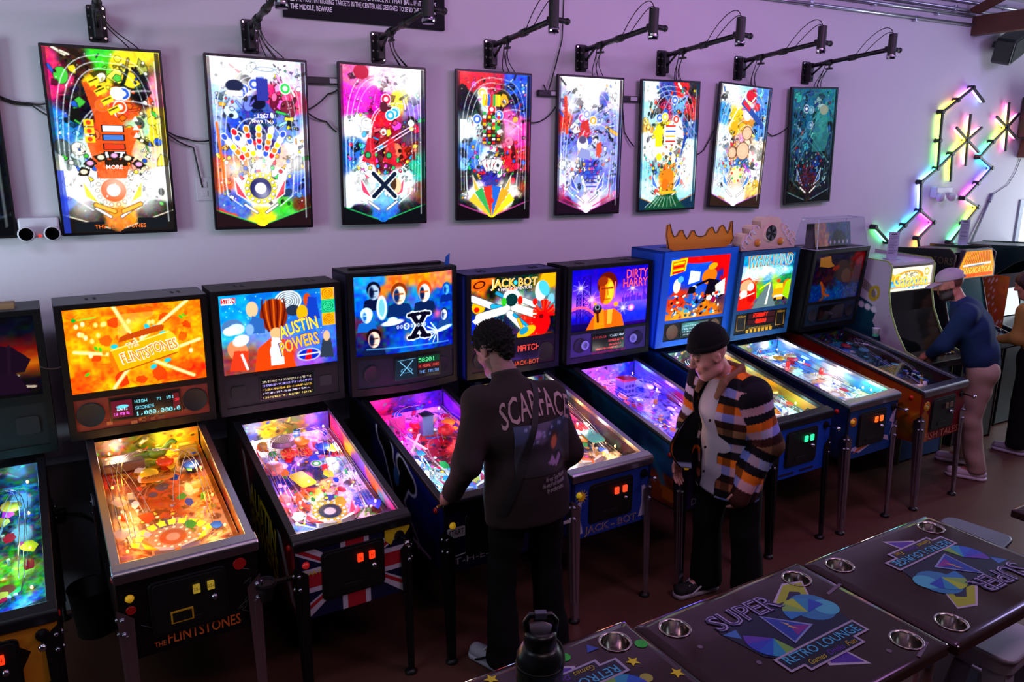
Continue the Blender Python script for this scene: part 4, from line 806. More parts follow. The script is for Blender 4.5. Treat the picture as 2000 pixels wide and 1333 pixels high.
def bg_cartoon():
    c = bg(6, .95); c.blobs([(.15,.92,.2,'#2858d0'),(.5,.95,.15,'#3068d8'),(.85,.93,.2,'#c01818'),(.15,.6,.2,'#2048c0'),(.5,.65,.2,'#2858d0'),(.8,.6,.2,'#2040a8'),(.95,.6,.1,'#b81818'),(.2,.3,.2,'#b84028'),(.5,.3,.2,'#3860b8'),(.8,.3,.2,'#503850'),(.3,.1,.2,'#d89828'),(.7,.1,.2,'#c87828')], .06, 2.5, 5)
    R = random.Random(12)
    c.poly([(.9, 1), (1, 1), (1, .3), (.93, .5)], '#d01818'); c.ell(.5, .97, .35, .08, '#d82020'); c.poly([(.02, .72), (.26, .78), (.28, .99), (.02, .96)], '#f0c028'); c.poly([(.05, .74), (.24, .79), (.25, .96), (.05, .93)], '#e86818')
    for k, y in enumerate((.90, .85, .8, .765)): c.line([(.07, y), (.22, y + .02)], .028, '#d02018' if k % 2 else '#f8d828')
    c.ell(.68, .66, .13, .12, '#e87818', .5); c.ell(.72, .82, .08, .05, '#f0a020', .3); c.poly([(.62, .3), (.68, .62), (.86, .58), (.88, .3)], '#181420'); c.poly([(.8, .5), (.84, .3), (.98, .34), (.96, .6)], '#e8e0d8'); c.line([(.45, .52), (.68, .6)], .04, '#181420'); c.ell(.44, .5, .04, .03, '#f8f4f8')
    c.poly([(.33, .4), (.36, .52), (.46, .52), (.47, .4)], '#181820'); c.ell(.15, .55, .06, .11, '#f0e0d0'); c.ell(.2, .65, .05, .05, '#60a8c8'); c.poly([(.33, .56), (.35, .78), (.52, .74), (.52, .6)], '#d8e8f8')
    for k in range(90):
        u, v = R.uniform(.03, .93), R.uniform(.02, .4); c.ell(u, v, R.uniform(.012, .04), R.uniform(.01, .03), R.choice(['#e89028', '#d83818', '#f0d0a0', '#3868b0', '#201820', '#f8f0e0', '#c86020', '#48a0c0']), R.uniform(0, 3))
    for k in range(30):
        u, v = R.uniform(.03, .93), R.uniform(.02, .4); c.line([(u, v), (u + R.uniform(-.06, .06), v + R.uniform(-.05, .05))], .01, '#181018')
    c.ell(.72, .3, .05, .04, '#f4f0f0'); c.ell(.8, .26, .04, .05, '#8a2050'); c.ell(.48, .96, .04, .03, '#f03030')
    return c
def bg_storm():
    c = bg(7, .83); c.blobs([(.1,.9,.2,'#2888b8'),(.5,.9,.2,'#3098b8'),(.9,.9,.2,'#186898'),(.15,.65,.2,'#c8e8e8'),(.5,.65,.15,'#e8fcff'),(.85,.65,.2,'#78c8d0'),(.5,.52,.15,'#3888a0'),(.9,.5,.2,'#307848'),(.4,.38,.15,'#68a830'),(.7,.36,.15,'#98c028'),(.95,.3,.1,'#f09018'),(.15,.3,.25,'#d83818'),(.5,.15,.2,'#586870'),(.85,.1,.2,'#384850'),(.1,.05,.2,'#a82010')], .06, 2.5, 5); c.mottle(.2, 26, 3)
    for k in range(5): c.ell(.52, .66, .12 + .05 * k, .035 + .02 * k, '#f0ffff', .1, .55, ring=.01)
    c.glow(.45, .68, .1, '#ffffff', .8); c.glow(.85, .7, .08, '#e8ffff', .8); c.glow(.1, .6, .1, '#fff0d0', .6)
    c.poly([(.55, .47), (.62, .47), (.75, 0), (.3, 0)], '#68787c'); c.poly([(.58, .44), (.6, .44), (.58, .05), (.54, .05)], '#e8e8d8'); c.curve((.4, .36), (.5, .42), (.55, .45), (.58, .46), .02, '#e8d830')
    c.poly([(0, .0), (0, .55), (.18, .6), (.33, .42), (.36, .2), (.2, .0)], '#e03018'); c.ell(.13, .45, .12, .09, '#f8a888', .3); c.ell(.22, .42, .06, .06, '#e8f4f8'); c.ell(.1, .3, .07, .06, '#f8e8d8'); c.ell(.25, .2, .07, .06, '#a01808'); c.line([(.05, .22), (.3, .3)], .02, '#fff0e0', .7)
    c.poly([(.66, .2), (.68, .34), (.86, .36), (.95, .26), (.93, .12), (.72, .12)], '#e89818'); c.poly([(.7, .33), (.73, .43), (.84, .43), (.86, .34)], '#f0c848'); c.rect(.7, .92, .17, .21, '#f8f4e0'); c.ell(.73, .13, .03, .03, '#282018'); c.ell(.9, .13, .03, .03, '#282018')
    c.ell(.93, .4, .08, .08, '#e87818', .5); c.poly([(.86, .2), (.9, .45), (1, .5), (1, .1)], '#90b820'); c.ell(.75, .48, .04, .03, '#c85818')
    return c
def bg_fish():
    c = bg(8, .78); c.blobs([(.15,.9,.2,'#181c30'),(.5,.9,.2,'#1c2438'),(.9,.85,.15,'#882020'),(.15,.6,.2,'#302028'),(.3,.5,.12,'#502428'),(.6,.6,.2,'#3c3834'),(.75,.5,.15,'#5a4a3c'),(.92,.5,.15,'#4c1c18'),(.15,.2,.2,'#184878'),(.5,.15,.2,'#206090'),(.85,.2,.2,'#183c68'),(.3,.25,.1,'#a05828')], .1, 2, 5); c.mottle(.15, 30, 3)
    c.poly([(.12, .74), (.1, .92), (.3, .94), (.34, .8), (.42, .72), (.3, .7)], '#b08840'); c.ell(.6, .6, .14, .2, '#4a4238', .5); c.ell(.68, .5, .09, .12, '#6a5848', .3); c.ell(.45, .68, .07, .04, '#884028', .3)
    c.curve((.2, .4), (.3, .25), (.2, .15), (.4, .1), .04, '#b06020'); R = random.Random(2)
    for k in range(50): c.line([(R.uniform(.05, .95), R.uniform(.02, .3)), (R.uniform(.05, .95), R.uniform(.02, .3))][:1] * 2, .01, '#60a0c0', .6)
    for k in range(40):
        u, v = R.uniform(.3, .9), R.uniform(.02, .25); c.line([(u, v), (u + R.uniform(-.05, .05), v + R.uniform(0, .09))], .006, '#80b8d0', .5)
    return c
def bg_pirate():
    c = bg(9, .95); c.gradv(['#141018', '#1c1420', '#c87818', '#702018', '#181c28', '#0c1018']); c.mottle(.1, 20, 3)
    c.ell(.62, .55, .08, .08, '#e8e0c8'); c.poly([(.68, .3), (.9, .3), (.95, .45), (.84, .62), (.74, .66), (.66, .48)], '#281828'); c.line([(.7, .3), (.7, .62)], .02, '#302030'); c.line([(.8, .3), (.82, .64)], .02, '#302030')
    c.line([(.35, .22), (.95, .1)], .03, '#c8b8a8'); c.line([(.5, .12), (.85, .26)], .03, '#b0a098'); c.line([(.6, .97), (.62, .8)], .02, '#c86820'); c.poly([(.3, .85), (.55, .9), (.5, .8)], '#d8e0f0'); c.poly([(.7, .3), (.62, .04), (.92, .04), (.84, .3)], '#2c1a2c')
    return c

LEGC = {'c': mat('leg_chrome', '#c4c2d0', .27, 1.), 'k': mat('leg_black', '#0b0b0d', .42, .2)}
boltm = mat('zinc_bolt', '#a8a8b2', .25, 1.)
def front_leg_mesh():
    """pressed-steel corner leg, L section, tapering; local origin at its top corner, outer corner at x=0,y=0"""
    b = MB(); H = .74
    for (w0, w1, ax) in ((.056, .030, 'x'), (.056, .030, 'y')):
        t = .004
        for s in (0,):
            if ax == 'x': vs = [(0, -t, 0), (w0, -t, -.05), (w1, -t, -H), (0, -t, -H), (0, 0, 0), (w0, 0, -.05), (w1, 0, -H), (0, 0, -H)]
            else: vs = [(-t, 0, 0), (-t, w0, -.05), (-t, w1, -H), (-t, 0, -H), (0, 0, 0), (0, w0, -.05), (0, w1, -H), (0, 0, -H)]
            b.add(vs, [(0, 1, 2, 3), (7, 6, 5, 4), (0, 4, 5, 1), (1, 5, 6, 2), (2, 6, 7, 3), (3, 7, 4, 0)])
    for (p, q) in (((.018, -.006), (.014, -.006)),):
        b.box(.016, .026, -.009, -.003, -.62, -.12); b.box(-.009, -.003, .016, .026, -.62, -.12)
    return b.mesh('leg')
_leg = front_leg_mesh()
_foot = MB().lathe([(0, 0), (.03, 0), (.033, .008), (.022, .02), (.008, .026), (.007, .075), (0, .075)], (0, 0, 0), 14).mesh('foot', True)
_bolt = MB().lathe([(0, 0), (.009, .0), (.011, .004), (.007, .01), (0, .012)], (0, 0, 0), 8).mesh('bolt', True)
_flip = MB().prism([(.0 + .016 * math.cos(a), .016 * math.sin(a)) for a in np.linspace(PI / 2, 3 * PI / 2, 7)] + [(.075 + .008 * math.cos(a), .008 * math.sin(a)) for a in np.linspace(-PI / 2, PI / 2, 5)], 'z', 0, .025).mesh('flipper')
_bump = MB().lathe([(.025, 0), (.025, .03), (.042, .034), (.044, .042), (.038, .05), (.012, .056), (0, .056)], (0, 0, 0), 16).mesh('bumper', True)
_post = MB().lathe([(.006, 0), (.006, .02), (.008, .022), (.008, .03), (0, .03)], (0, 0, 0), 8).mesh('post', True)
_targ = MB().box(-.014, .014, -.003, .003, 0, .035).mesh('target')
_bulb = MB().sphere((0, 0, .012), (.006, .006, .009), 8).mesh('lamp_bulb', True)
_spk = None
plast = lambda n, c, a=.55: mat('clear_plastic_' + n, c, .08, alpha=a)
rampm = glass_mat('clear_ramp_plastic', (.93, .95, 1), 3.0, .05, 1.5)
def arm_lathe(): pass

def pinball(name, cx, label, cfg):
    g = cfg.get; zl = g('zl', .905); zr = g('zr', 1.125); hw = .28; zb = g('zb', .49); ys = 1.30; yg = 1.07
    t = empty(name, (cx, -1.48, 0), rad(g('rz', 3.0)), label, 'pinball machine', 'pinball machines in a row along the wall')
    body = mat('cabinet_paint_' + cfg['key'], g('body', '#0c0c12'), .42, spec=.3)
    trim = {'c': mat('brushed_steel_trim', '#a8a8b4', .3, 1.), 'k': mat('black_trim', '#16161a', .35, .2)}[g('trim', 'k')]
    gz = lambda y: zl - .012 + (zr - zl) * (y - .04) / (yg - .04)
    # cabinet
    prof = [(.0, zb), (.0, zl - .02), (yg, zr - .02), (ys, zr - .02), (ys, zb)]
    for s in (-1, 1): MB().prism(prof, 'x', s * hw, s * (hw - .02)).build('side_panel', body, t)
    fp = MB().box(-hw + .02, hw - .02, 0, .02, zb, zl - .02).build('front_panel', mat('front_paint_' + cfg['key'], g('front', g('body', '#0c0c12')), .42, spec=.3), t)
    MB().box(-hw + .02, hw - .02, ys - .02, ys, zb, zr - .02).build('back_panel', body, t)
    MB().box(-hw + .02, hw - .02, .02, ys - .02, zb, zb + .015).build('bottom_panel', mat('bare_plywood', '#6a5038', .7), t)
    MB().box(-hw + .02, hw - .02, yg, ys - .02, zr - .05, zr - .02).build('neck_board', mat('black_trim', '#16161a', .35, .2), t)
    for s in (-1, 1):
        x0, x1 = (s * (hw + .006), s * (hw - .03)); r = MB()
        r.prism([(.05, gz(.05) - .012), (.05, gz(.05) + .014), (yg, gz(yg) + .014), (yg, gz(yg) - .012)], 'x', x0, x1)
        r.build('side_rail', trim, t, bevel=.003)
    MB().prism([(-.012, zl - .055), (-.014, zl - .014), (-.004, zl), (.05, zl + .012), (.06, zl + .002), (.06, zl - .02), (.0, zl - .035)], 'x', -hw - .01, hw + .01).build('lockbar', trim, t, bevel=.006, seg=3)
    MB().prism([(.055, gz(.055) + .004), (.055, gz(.055) + .008), (yg, gz(yg) + .008), (yg, gz(yg) + .004)], 'x', -hw + .025, hw - .025).build('playfield_glass', glass_mat('tempered_glass', (.99, .99, 1.), .45), t)
    # playfield and what stands on it
    pw = .50; pz0, pz1 = zl - .085, zr - .125; y0, y1 = .06, 1.06
    pz = lambda y: pz0 + (pz1 - pz0) * (y - y0) / (y1 - y0); slope = math.atan2(pz1 - pz0, y1 - y0)
    F = FIELD[g('field', 7)]; nn = g('res', 110)
    cv = field_art(nn, int(nn * 1.9), (y1 - y0) / pw, F['b'], 90 + g('field', 7) * 7, F['pal'], F['ring'], .08, g('pglow', ()), F['side'], F.get('lanes', '#e8f4ff'), lamp=g('lamp', 1.), n=150)
    if g('paint'): g('paint')(cv)
    pf = panel('playfield', cv, (-pw / 2, y0, pz0), (pw, 0, 0), (0, y1 - y0, pz1 - pz0), print_mat('playfield_print_%s' % cfg['key'], .25, g('insert', 1.6), .3), t)
    cb = Cv(96, 28, g('back', '#202028'), .3, 5); cb.mottle(.5, 16, 6); RB = random.Random(cfg['key'] + 'b')
    if g('backblobs'): cb.blobs(g('backblobs'), .1, 3, 4); cb.mottle(.3, 20, 3); cb.a *= .75
    for k in range(46):
        u, v = RB.random(), RB.random(); z = RB.uniform(.008, .035); q = cb.a[min(int(v * 27), 27), min(int(u * 95), 95)]; col = np.clip(q * RB.choice([.2, .4, 1.5, 1.8]), 0, 1) if RB.random() < .7 else Cv.c(RB.choice(FIELD[g('field', 7)]['pal']))
        (cb.ell(u, v, z, z * .7, col, RB.uniform(0, 3)) if k % 2 else cb.line([(u, v), (u + RB.uniform(-.08, .08), v + RB.uniform(-.2, .2))], z * .5, col))
    panel('back_board', cb, (-pw / 2, y1 - .002, pz1 - .005), (pw, 0, 0), (0, 0, gz(y1) - pz1), print_mat('playfield_side_print', .3), t)
    ci = Cv(70, 12, g('inner', '#6a4020'), .15, 6); ci.mottle(.2, 14, 4)
    if g('innerblobs'): ci.blobs(g('innerblobs'), .1, 2, 4); ci.mottle(.25, 20, 3)
    for s in (-1, 1):
        P0 = np.array((s * (hw - .0215), y0, pz0 - .01)); top = gz(y0) - .005 - P0[2]
        U, V = ci.U, ci.V; yv = y0 + U * (y1 - y0); zlo = pz0 - .01 + U * (pz1 - pz0); zhi = gz(y0) - .005 + U * (gz(y1) - gz(y0))
        sheet('inner_art', np.stack([np.full_like(U, s * (hw - .0215)), yv, zlo + V * (zhi - zlo)], -1), ci, print_mat('playfield_side_print'), t)
    def at(u, v, h=0.): y = y0 + v * (y1 - y0); return (-pw / 2 + u * pw, y, pz(y) + h)
    R = random.Random(cfg['key']); pal = F['pal']
    if g('lit', True) or True:
        for s in (-1, 1):
            link('flipper', _flip if s < 0 else _flip, mat('flipper_white', '#f0ece4', .3) if g('flip', 'w') == 'w' else mat('flipper_yellow', '#f0d020', .3), t, at(.47 + s * .17, .137, .003), (slope, 0, rad(-28) if s < 0 else rad(208)))
        for k in range(3):
            col = pal[k % len(pal)]; o = link('pop_bumper', _bump.copy(), mat('bumper_cap_' + col[1:], col, .25), t, at(.40 + .2 * k + R.uniform(-.05, .05), .76 + .06 * (k % 2) + R.uniform(-.03, .03), 0), (slope, 0, 0))
        for k in range(6):
            col = pal[(k + 1) % len(pal)]; u = R.choice([R.uniform(.1, .25), R.uniform(.72, .88), R.uniform(.3, .7)]); v = R.uniform(.4, .9)
            link('target', _targ.copy(), mat('target_' + col[1:], col, .35), t, at(u, v), (slope, 0, R.uniform(-1, 1)))
        for k in range(10):
            s = -1 if k % 2 else 1; link('post', _post, mat('rubber_post', '#e8e4e0', .4), t, at(.47 + s * R.uniform(.2, .4), R.uniform(.16, .6)), (slope, 0, 0))
        for k in range(20):                                    # printed plastics standing over the field
            s = -1 if k % 2 else 1; u = .47 + s * R.uniform(.1, .44); v = .2 + .038 * k + R.uniform(-.03, .03); z = R.uniform(.014, .036); a0 = R.uniform(0, 6)
            pts = [(z * R.uniform(.6, 1.2) * math.cos(a0 + a), 1.4 * z * R.uniform(.6, 1.2) * math.sin(a0 + a)) for a in np.linspace(0, 2 * PI, 7)[:-1]]
            col = pal[(k + 2) % len(pal)]; MB().prism(pts, 'z', .026 + .002 * (k % 8), .028 + .002 * (k % 8)).build('field_plastic', mat('plastic_' + col[1:], col, .2), t, loc=at(u, v), rot=(slope, 0, 0))
        for k in range(2):                                     # clear ramps: floor and two walls
            s = -1 if k else 1; e = .47 + s * .18
            ra, rb = R.uniform(-.07, .1), R.uniform(-.12, .06); path = bez((.47 + s * (.12 + ra), .45 - rb, .01), (.47 + s * (.2 + ra), .75, .05), (.47 + s * .45, .98 + rb * .5, .085), (.47 + s * .40, .62 + rb, .07), 12) + bez((.47 + s * .40, .62 + rb, .07), (.47 + s * .36, .5, .065), (.47 + s * .41, .42, .05), (.47 + s * .37, .3, .03), 6)[1:]
            b = MB(); L = []
            for i, p in enumerate(path):
                d = path[min(i + 1, len(path) - 1)] - path[max(i - 1, 0)]; d2 = np.array([d[0] * pw, d[1] * (y1 - y0)]); d2 /= np.linalg.norm(d2) + 1e-9; nrm = np.array([-d2[1], d2[0]]) * .014
                c0 = np.array(at(p[0], p[1], p[2])); w3 = np.array([nrm[0], nrm[1], 0])
                L.append([c0 - w3 + (0, 0, .022), c0 - w3, c0 + w3, c0 + w3 + (0, 0, .022)])
            for i in range(len(L) - 1):
                for j in range(3): b.add([L[i][j], L[i][j + 1], L[i + 1][j + 1], L[i + 1][j]], [(0, 1, 2, 3)])
            b.build('ramp', rampm, t)
            MB().tube([l[0] for l in L], .0012, 4).build('ramp_edge', mat('ramp_edge_white', '#a0a8b8', .2), t, smooth=True); MB().tube([l[3] for l in L], .0012, 4).build('ramp_edge', mat('ramp_edge_white'), t, smooth=True)
        for k in range(2):
            s = 1 if k else -1; pts = [at(*p) for p in bez((.47 + s * R.uniform(-.1, .15), R.uniform(.75, .93), .09), (.47 + s * .5, R.uniform(.8, .98), .1), (.47 + s * R.uniform(.3, .44), R.uniform(.5, .65), .08), (.47 + s * .34, R.uniform(.22, .3), .035), 16)]
            MB().tube(pts, .0017, 5).build('wire_rail', chrome, t, smooth=True); MB().tube([(p[0] + .02, p[1], p[2]) for p in pts], .0017, 5).build('wire_rail', chrome, t, smooth=True)
        for s in (-1, 1):                                      # sling plastics and guide rails
            MB().prism([(s * .135, .27), (s * .125, .20), (s * .075, .165)], 'z', 0, .004).build('sling_plastic', mat('plastic_' + pal[0][1:], pal[0], .2), t, loc=(-.015, 0, pz(.2) + .03), rot=(0, 0, 0))
            MB().tube([at(.47 + s * .37, .3, .012), at(.47 + s * .35, .2, .012), at(.47 + s * .19, .135, .012)], .004, 6).build('lane_guide', chrome, t)
    ap = MB(); A = [at(.0, .0, .03), at(1, 0, .03), at(1, .11, .03), at(.62, .045, .03), at(.32, .045, .03), at(0, .11, .03)]
    ap.add(A + [tuple(np.array(a) - (0, 0, .028)) for a in A], [(0, 1, 2, 3, 4, 5), (2, 8, 9, 3), (3, 9, 10, 4), (4, 10, 11, 5)])
    apo = ap.build('apron', mat('apron_' + cfg['key'], g('apron', '#16161c'), .4), t)
    for s in (.02, .7): MB().add([at(s, .012, .0315), at(s + .26, .012, .0315), at(s + .26, .05, .0315), at(s, .05, .0315)], [(0, 1, 2, 3)]).build('instruction_card', mat('card_' + cfg['key'], g('card', '#302a30'), .6), apo)
    if g('toys'): g('toys')(t, at, slope)
    # general illumination: small bulbs round the field and the light they give
    for k, (u, v, col, p) in enumerate(g('gi', ())):
        q = at(u, v, .05)
        link('lamp_bulb', _bulb, mat('bulb_glow_' + col[1:], '#ffffff', .3, emit=col, es=5), t, at(u, v, .03))
        l = bpy.data.lights.new('bulb_light', 'POINT'); l.color = srgb(col); l.energy = p; l.shadow_soft_size = .045
        lo = bpy.data.objects.new('bulb_light', l); COL.objects.link(lo); lo.parent = t; lo.location = at(u + (.08 if u < .5 else -.08), v, .07)
    # cabinet front: coin door, buttons, plunger
    dx = g('doorx', -.01); dw, dz0, dz1 = .155, zb + .075, zl - .085
    d = MB().prism(rrect(dx - dw, dx + dw, dz0, dz1, .025), 'y', -.008, .004).build('coin_door', mat('coin_door_black', '#101013', .42, .1, bump=.1, bscale=300), t, bevel=.003)
    MB().prism(rrect(dx - dw + .012, dx + dw - .012, dz0 + .012, dz1 - .012, .02), 'y', -.012, -.008).build('door_leaf', mat('coin_door_leaf', '#0b0b0d', .5, .1, bump=.1, bscale=300), d, bevel=.002)
    bc = g('btn', '#ff3010')
    for k in range(2):
        x = dx + .03 + .058 * k; z = dz1 - .07 + g('btnz', 0)
        e = MB().box(x - .014, x + .014, -.022, -.012, z - .02, z + .02).build('coin_button', mat('coin_button_lens_' + cfg['key'], '#200804', .3, emit=bc, es=g('btnes', 1.6)), d, bevel=.002)
        text_obj('price_mark', '25c' if cfg['key'] == 'flint' else ('01'[k] if g('num') else 'N'), (x, -.0221, z), (1, 0, 0), (0, 0, 1), .02, mat('mark_dark', '#100404', .6), d, lift=.0006)
    MB().lathe([(0, -.026), (.011, -.026), (.013, -.012), (.015, -.008)], (dx + .1, 0, dz1 - .13), 12, 'y').build('lock', boltm, d, smooth=True)
    MB().box(dx - .06, dx + .04, -.0145, -.012, dz0 + .035, dz0 + .06).build('coin_return', mat('coin_return_black', '#050506', .6), d, bevel=.002)
    MB().lathe([(0, -.014), (.012, -.014), (.014, -.004), (.018, 0)], (-.235, 0, zl - .13), 14, 'y').build('start_button', mat('start_button_' + cfg['key'], g('start', '#e8b020'), .3, emit=g('start', '#e8b020'), es=.25), t, smooth=True)
    if g('plunger', True):
        k = MB().lathe([(0, -.012), (.024, -.012), (.026, -.004), (.026, 0)], (.225, 0, zl - .1), 12, 'y').build('plunger_housing', blk, t)
        MB().lathe([(0, -.11), (.012, -.108), (.016, -.095), (.008, -.085), (.006, -.08), (.006, -.012)], (.225, 0, zl - .1), 12, 'y').build('plunger_rod', chrome if g('pl', 'c') == 'c' else blk, k, smooth=True)
    for s in (-1, 1): MB().lathe([(0, .012), (.012, .012), (.016, .004), (.018, 0)] if s > 0 else [(0, -.012), (.012, -.012), (.016, -.004), (.018, 0)], (s * hw, .09, zl - .075), 12, 'x').build('flipper_button', mat('flipper_button_' + g('fb', '#d02018')[1:], g('fb', '#d02018'), .3), t, smooth=True)
    # side art on the outer left panel
    if g('side'):
        sa = g('side')(); U, V = sa.U, sa.V; yv = .012 + U * (ys - .03); zt = np.where(yv < yg, zl - .04 + (zr - zl) * yv / yg, zr - .04); zt2 = zb + .008
        sheet('side_art', np.stack([np.full_like(U, -hw - .0012), ys - .006 - U * (ys - .018), 0 * U], -1) + np.stack([0 * U, 0 * U, zt2 + V * (np.where((ys - .006 - U * (ys - .018)) < yg, zl - .04 + (zr - zl) * (ys - .006 - U * (ys - .018)) / yg, zr - .04) - zt2)], -1), sa, print_mat('cabinet_art_print', .35, 0, .2), t)
    if g('frontart'): g('frontart')(t, zb, zl, hw)
    # legs
    lm = LEGC[g('leg', 'c')]
    for sx in (-1, 1):
        for (yy_, sy, zt) in ((-.004, -1, .735), (ys + .004, 1, .735)):
            if sy > 0 and g('norear'): continue
            L = link('leg', _leg.copy() if not _leg.materials else _leg.copy(), None, t, (sx * (hw + .004), yy_, zt))
            L.data.materials.clear(); L.data.materials.append(lm); L.scale = (-sx, -sy, 1); L.rotation_euler = (rad(-2.6 * sy) * -1, rad(1.0 * sx), 0)
            f = link('foot', _foot, mat('black_rubber_foot', '#0c0c0d', .45), L, (.012, .012, -.735), None)
            for z in (-.045, -.11):
                o = link('bolt', _bolt, boltm, L, (.012, .012 - .016, z), (rad(90), 0, 0)); o = link('bolt', _bolt, boltm, L, (-.004, .012, z), (0, rad(-90), 0))
    # backbox
    bw, bz0, bz1, byf, bd, tl = g('bw', .70) / 2, g('bz0', 1.135), g('bz1', 1.828), g('byf', 1.05), g('bd', .25), g('tilt', 0.)
    yF = lambda z: byf - tl * (z - bz0) / (bz1 - bz0)
    bbm = mat('backbox_paint_' + cfg['key'], g('bbox', g('body', '#0c0c12')), .45, spec=.3); trimk = mat('black_trim')
    edge = g('edge', .022); H = bz1 - bz0
    shell = MB()
    for s in (-1, 1): shell.prism([(yF(bz0), bz0), (yF(bz1), bz1), (byf + bd, bz1), (byf + bd, bz0)], 'x', s * bw, s * (bw - .016))
    shell.prism([(yF(bz1), bz1), (yF(bz1) , bz1 - .016), (byf + bd, bz1 - .016), (byf + bd, bz1)], 'x', -bw, bw); shell.box(-bw, bw, byf, byf + bd, bz0, bz0 + .016); shell.box(-bw, bw, byf + bd - .012, byf + bd, bz0, bz1)
    bb = shell.build('backbox', bbm, t)
    if g('topcol'): MB().box(-bw + .0, bw - .0, yF(bz1) + .002, byf + bd, bz1, bz1 + .002).build('backbox_lid', mat('lid_' + cfg['key'], g('topcol'), .6), bb)
    for sx in (-.2, .2):
        for q in (0, .035): MB().box(sx + q - .007, sx + q + .007, byf + bd * .5 - .03, byf + bd * .5 + .03, bz1 + .002, bz1 + .0032).build('vent_slot', mat('vent_black', '#040405', .8), bb)
    def face(x, v, out=.0): z = bz0 + v * H; return np.array((x, yF(z) - out, z))
    v0, v1, p0, p1 = g('gv0', .33), g('gv1', .965), g('pv0', .06), g('pv1', .30)
    gwid = bw - g('gin', .032)
    fr = MB()
    curve_ = g('curve', 0.)
    def bend(x): return -curve_ * (1 - (x / bw) ** 2)
    def strip(xa, xb, va, vb, out0, out1):
        n_ = 10 if curve_ and abs(xb - xa) > .2 else 1
        for i in range(n_):
            xs = (xa + (xb - xa) * i / n_, xa + (xb - xa) * (i + 1) / n_); vs = []
            for out in (out0, out1):
                for x in xs:
                    for v in (va, vb):
                        p = face(x, v, out); p[1] += bend(x); vs.append(p)
            fr.add(vs, [(0, 1, 3, 2), (4, 6, 7, 5), (0, 2, 6, 4), (1, 5, 7, 3), (0, 4, 5, 1), (2, 3, 7, 6)])
    strip(-bw, -gwid, 0, 1, -.02, .008); strip(gwid, bw, 0, 1, -.02, .008); strip(-gwid, gwid, v1, 1, -.02, .008); strip(-gwid, gwid, p1, v0, -.02, .006); strip(-gwid, gwid, 0, p0, -.02, .008)
    fr.build('backglass_frame', mat('frame_paint_' + cfg['key'], g('frame', '#060608'), .5, spec=.2), t)
    art = cfg['bg'](); mean_ = art.a.mean(-1, keepdims=True); art.a = np.clip((mean_ + (art.a - mean_) * 1.25 - .5) * 1.18 + .5, 0, 1)
    o3 = face(-gwid, v0, -.004); e3 = face(gwid, v0, -.004) - o3; u3 = face(-gwid, v1, -.004) - o3
    bgo = panel('backglass', art, o3, e3, u3, screen_mat('backglass_glow_' + cfg['key'], g('bges', 1.25) * .95, .12, .12) if g('lit', True) else print_mat('backglass_print_unlit', .12, 0, .6), t,
          (lambda U, V: np.stack([0 * U, bend(-gwid + 2 * gwid * U), 0 * U], -1)) if curve_ else None)
    if g('letters'): g('letters')(bgo, lambda u, v, out=.0: face(-gwid + 2 * gwid * u, v0 + (v1 - v0) * v, .0 + out) + np.array((0, bend(-gwid + 2 * gwid * u), 0)), 2 * gwid, (v1 - v0) * H)
    # speaker panel with two grilles and the score display
    sp = MB(); fr = sp; strip(-gwid, gwid, p0, p1, -.02, .001)
    spo = sp.build('speaker_panel', mat('speaker_panel_' + cfg['key'], g('panel', '#1a1216'), .6, var=g('pvar', 0.), bscale=30, spec=.2), t)
    pm = (p0 + p1) / 2
    for s in (-1, 1):
        r = g('spr', .062); c0 = face(s * gwid * g('spx', .74), pm + g('spv', 0), .004); c0[1] += bend(c0[0])
        if g('spr', .062) > 0 and not (g('spone') and s > 0):
            if g('spsq'): MB().prism([(c0[0] + x, c0[2] + z) for x, z in rrect(-r, r, -r * .9, r * .9, .015)], 'y', c0[1] - .004, c0[1] + .01).build('speaker_grille', mat('speaker_cloth', g('spc', '#050506'), .9, bump=.3, bscale=500), spo)
            else:
                q = MB().lathe([(0, -.001), (r * .9, -.001), (r * .96, -.005), (r, -.006), (r * 1.05, .002)], tuple(c0), 22, 'y').build('speaker_grille', mat('speaker_cloth_' + cfg['key'], g('spc', '#050506'), .85), spo, smooth=True)
                if g('spring'): MB().lathe([(r * .3, -.006), (r * .36, -.008), (r * .42, -.006)], tuple(c0), 18, 'y').build('ring_mark', mat('panel_ink_' + cfg['key'], g('spring'), .5), spo)
    dmd = g('dmd')
    if dmd:
        ua, ub, va, vb = g('dbox', (-.2, .2, .12, .88)); dc = Cv(150, int(150 * (vb - va) * (p1 - p0) * H / (ub - ua)) + 2, '#060406'); dmd(dc)
        da = face(ua, p0 + (p1 - p0) * va, .004); da[1] += bend((ua + ub) / 2); db_ = face(ub, p0 + (p1 - p0) * va, .004); db_[1] += bend((ua + ub) / 2); dd = face(ua, p0 + (p1 - p0) * vb, .004); dd[1] += bend((ua + ub) / 2)
        bz_ = MB(); q0 = da - (.008, .002, .006); bz_.add([q0, db_ + (.008, -.002, -.006), db_ + (dd - da) + (.008, -.002, .006), dd + (-.008, -.002, .006)] + [x + np.array((0, .012, 0)) for x in (q0, db_ + (.008, -.002, -.006), db_ + (dd - da) + (.008, -.002, .006), dd + (-.008, -.002, .006))], [(0, 1, 2, 3), (0, 4, 5, 1), (1, 5, 6, 2), (2, 6, 7, 3), (3, 7, 4, 0)])
        dz = bz_.build('display_bezel', mat('display_bezel_black', '#070709', .3), spo)
        panel('score_display', dc, da + (0, -.004, 0), db_ - da, dd - da, screen_mat('display_glow_' + cfg['key'], g('des', 1.4)) if g('lit', True) else print_mat('backglass_print_unlit'), spo)
    if g('panelmarks'): g('panelmarks')(spo, lambda x, v: face(x, p0 + (p1 - p0) * v, .002) + np.array((0, bend(x), 0)))
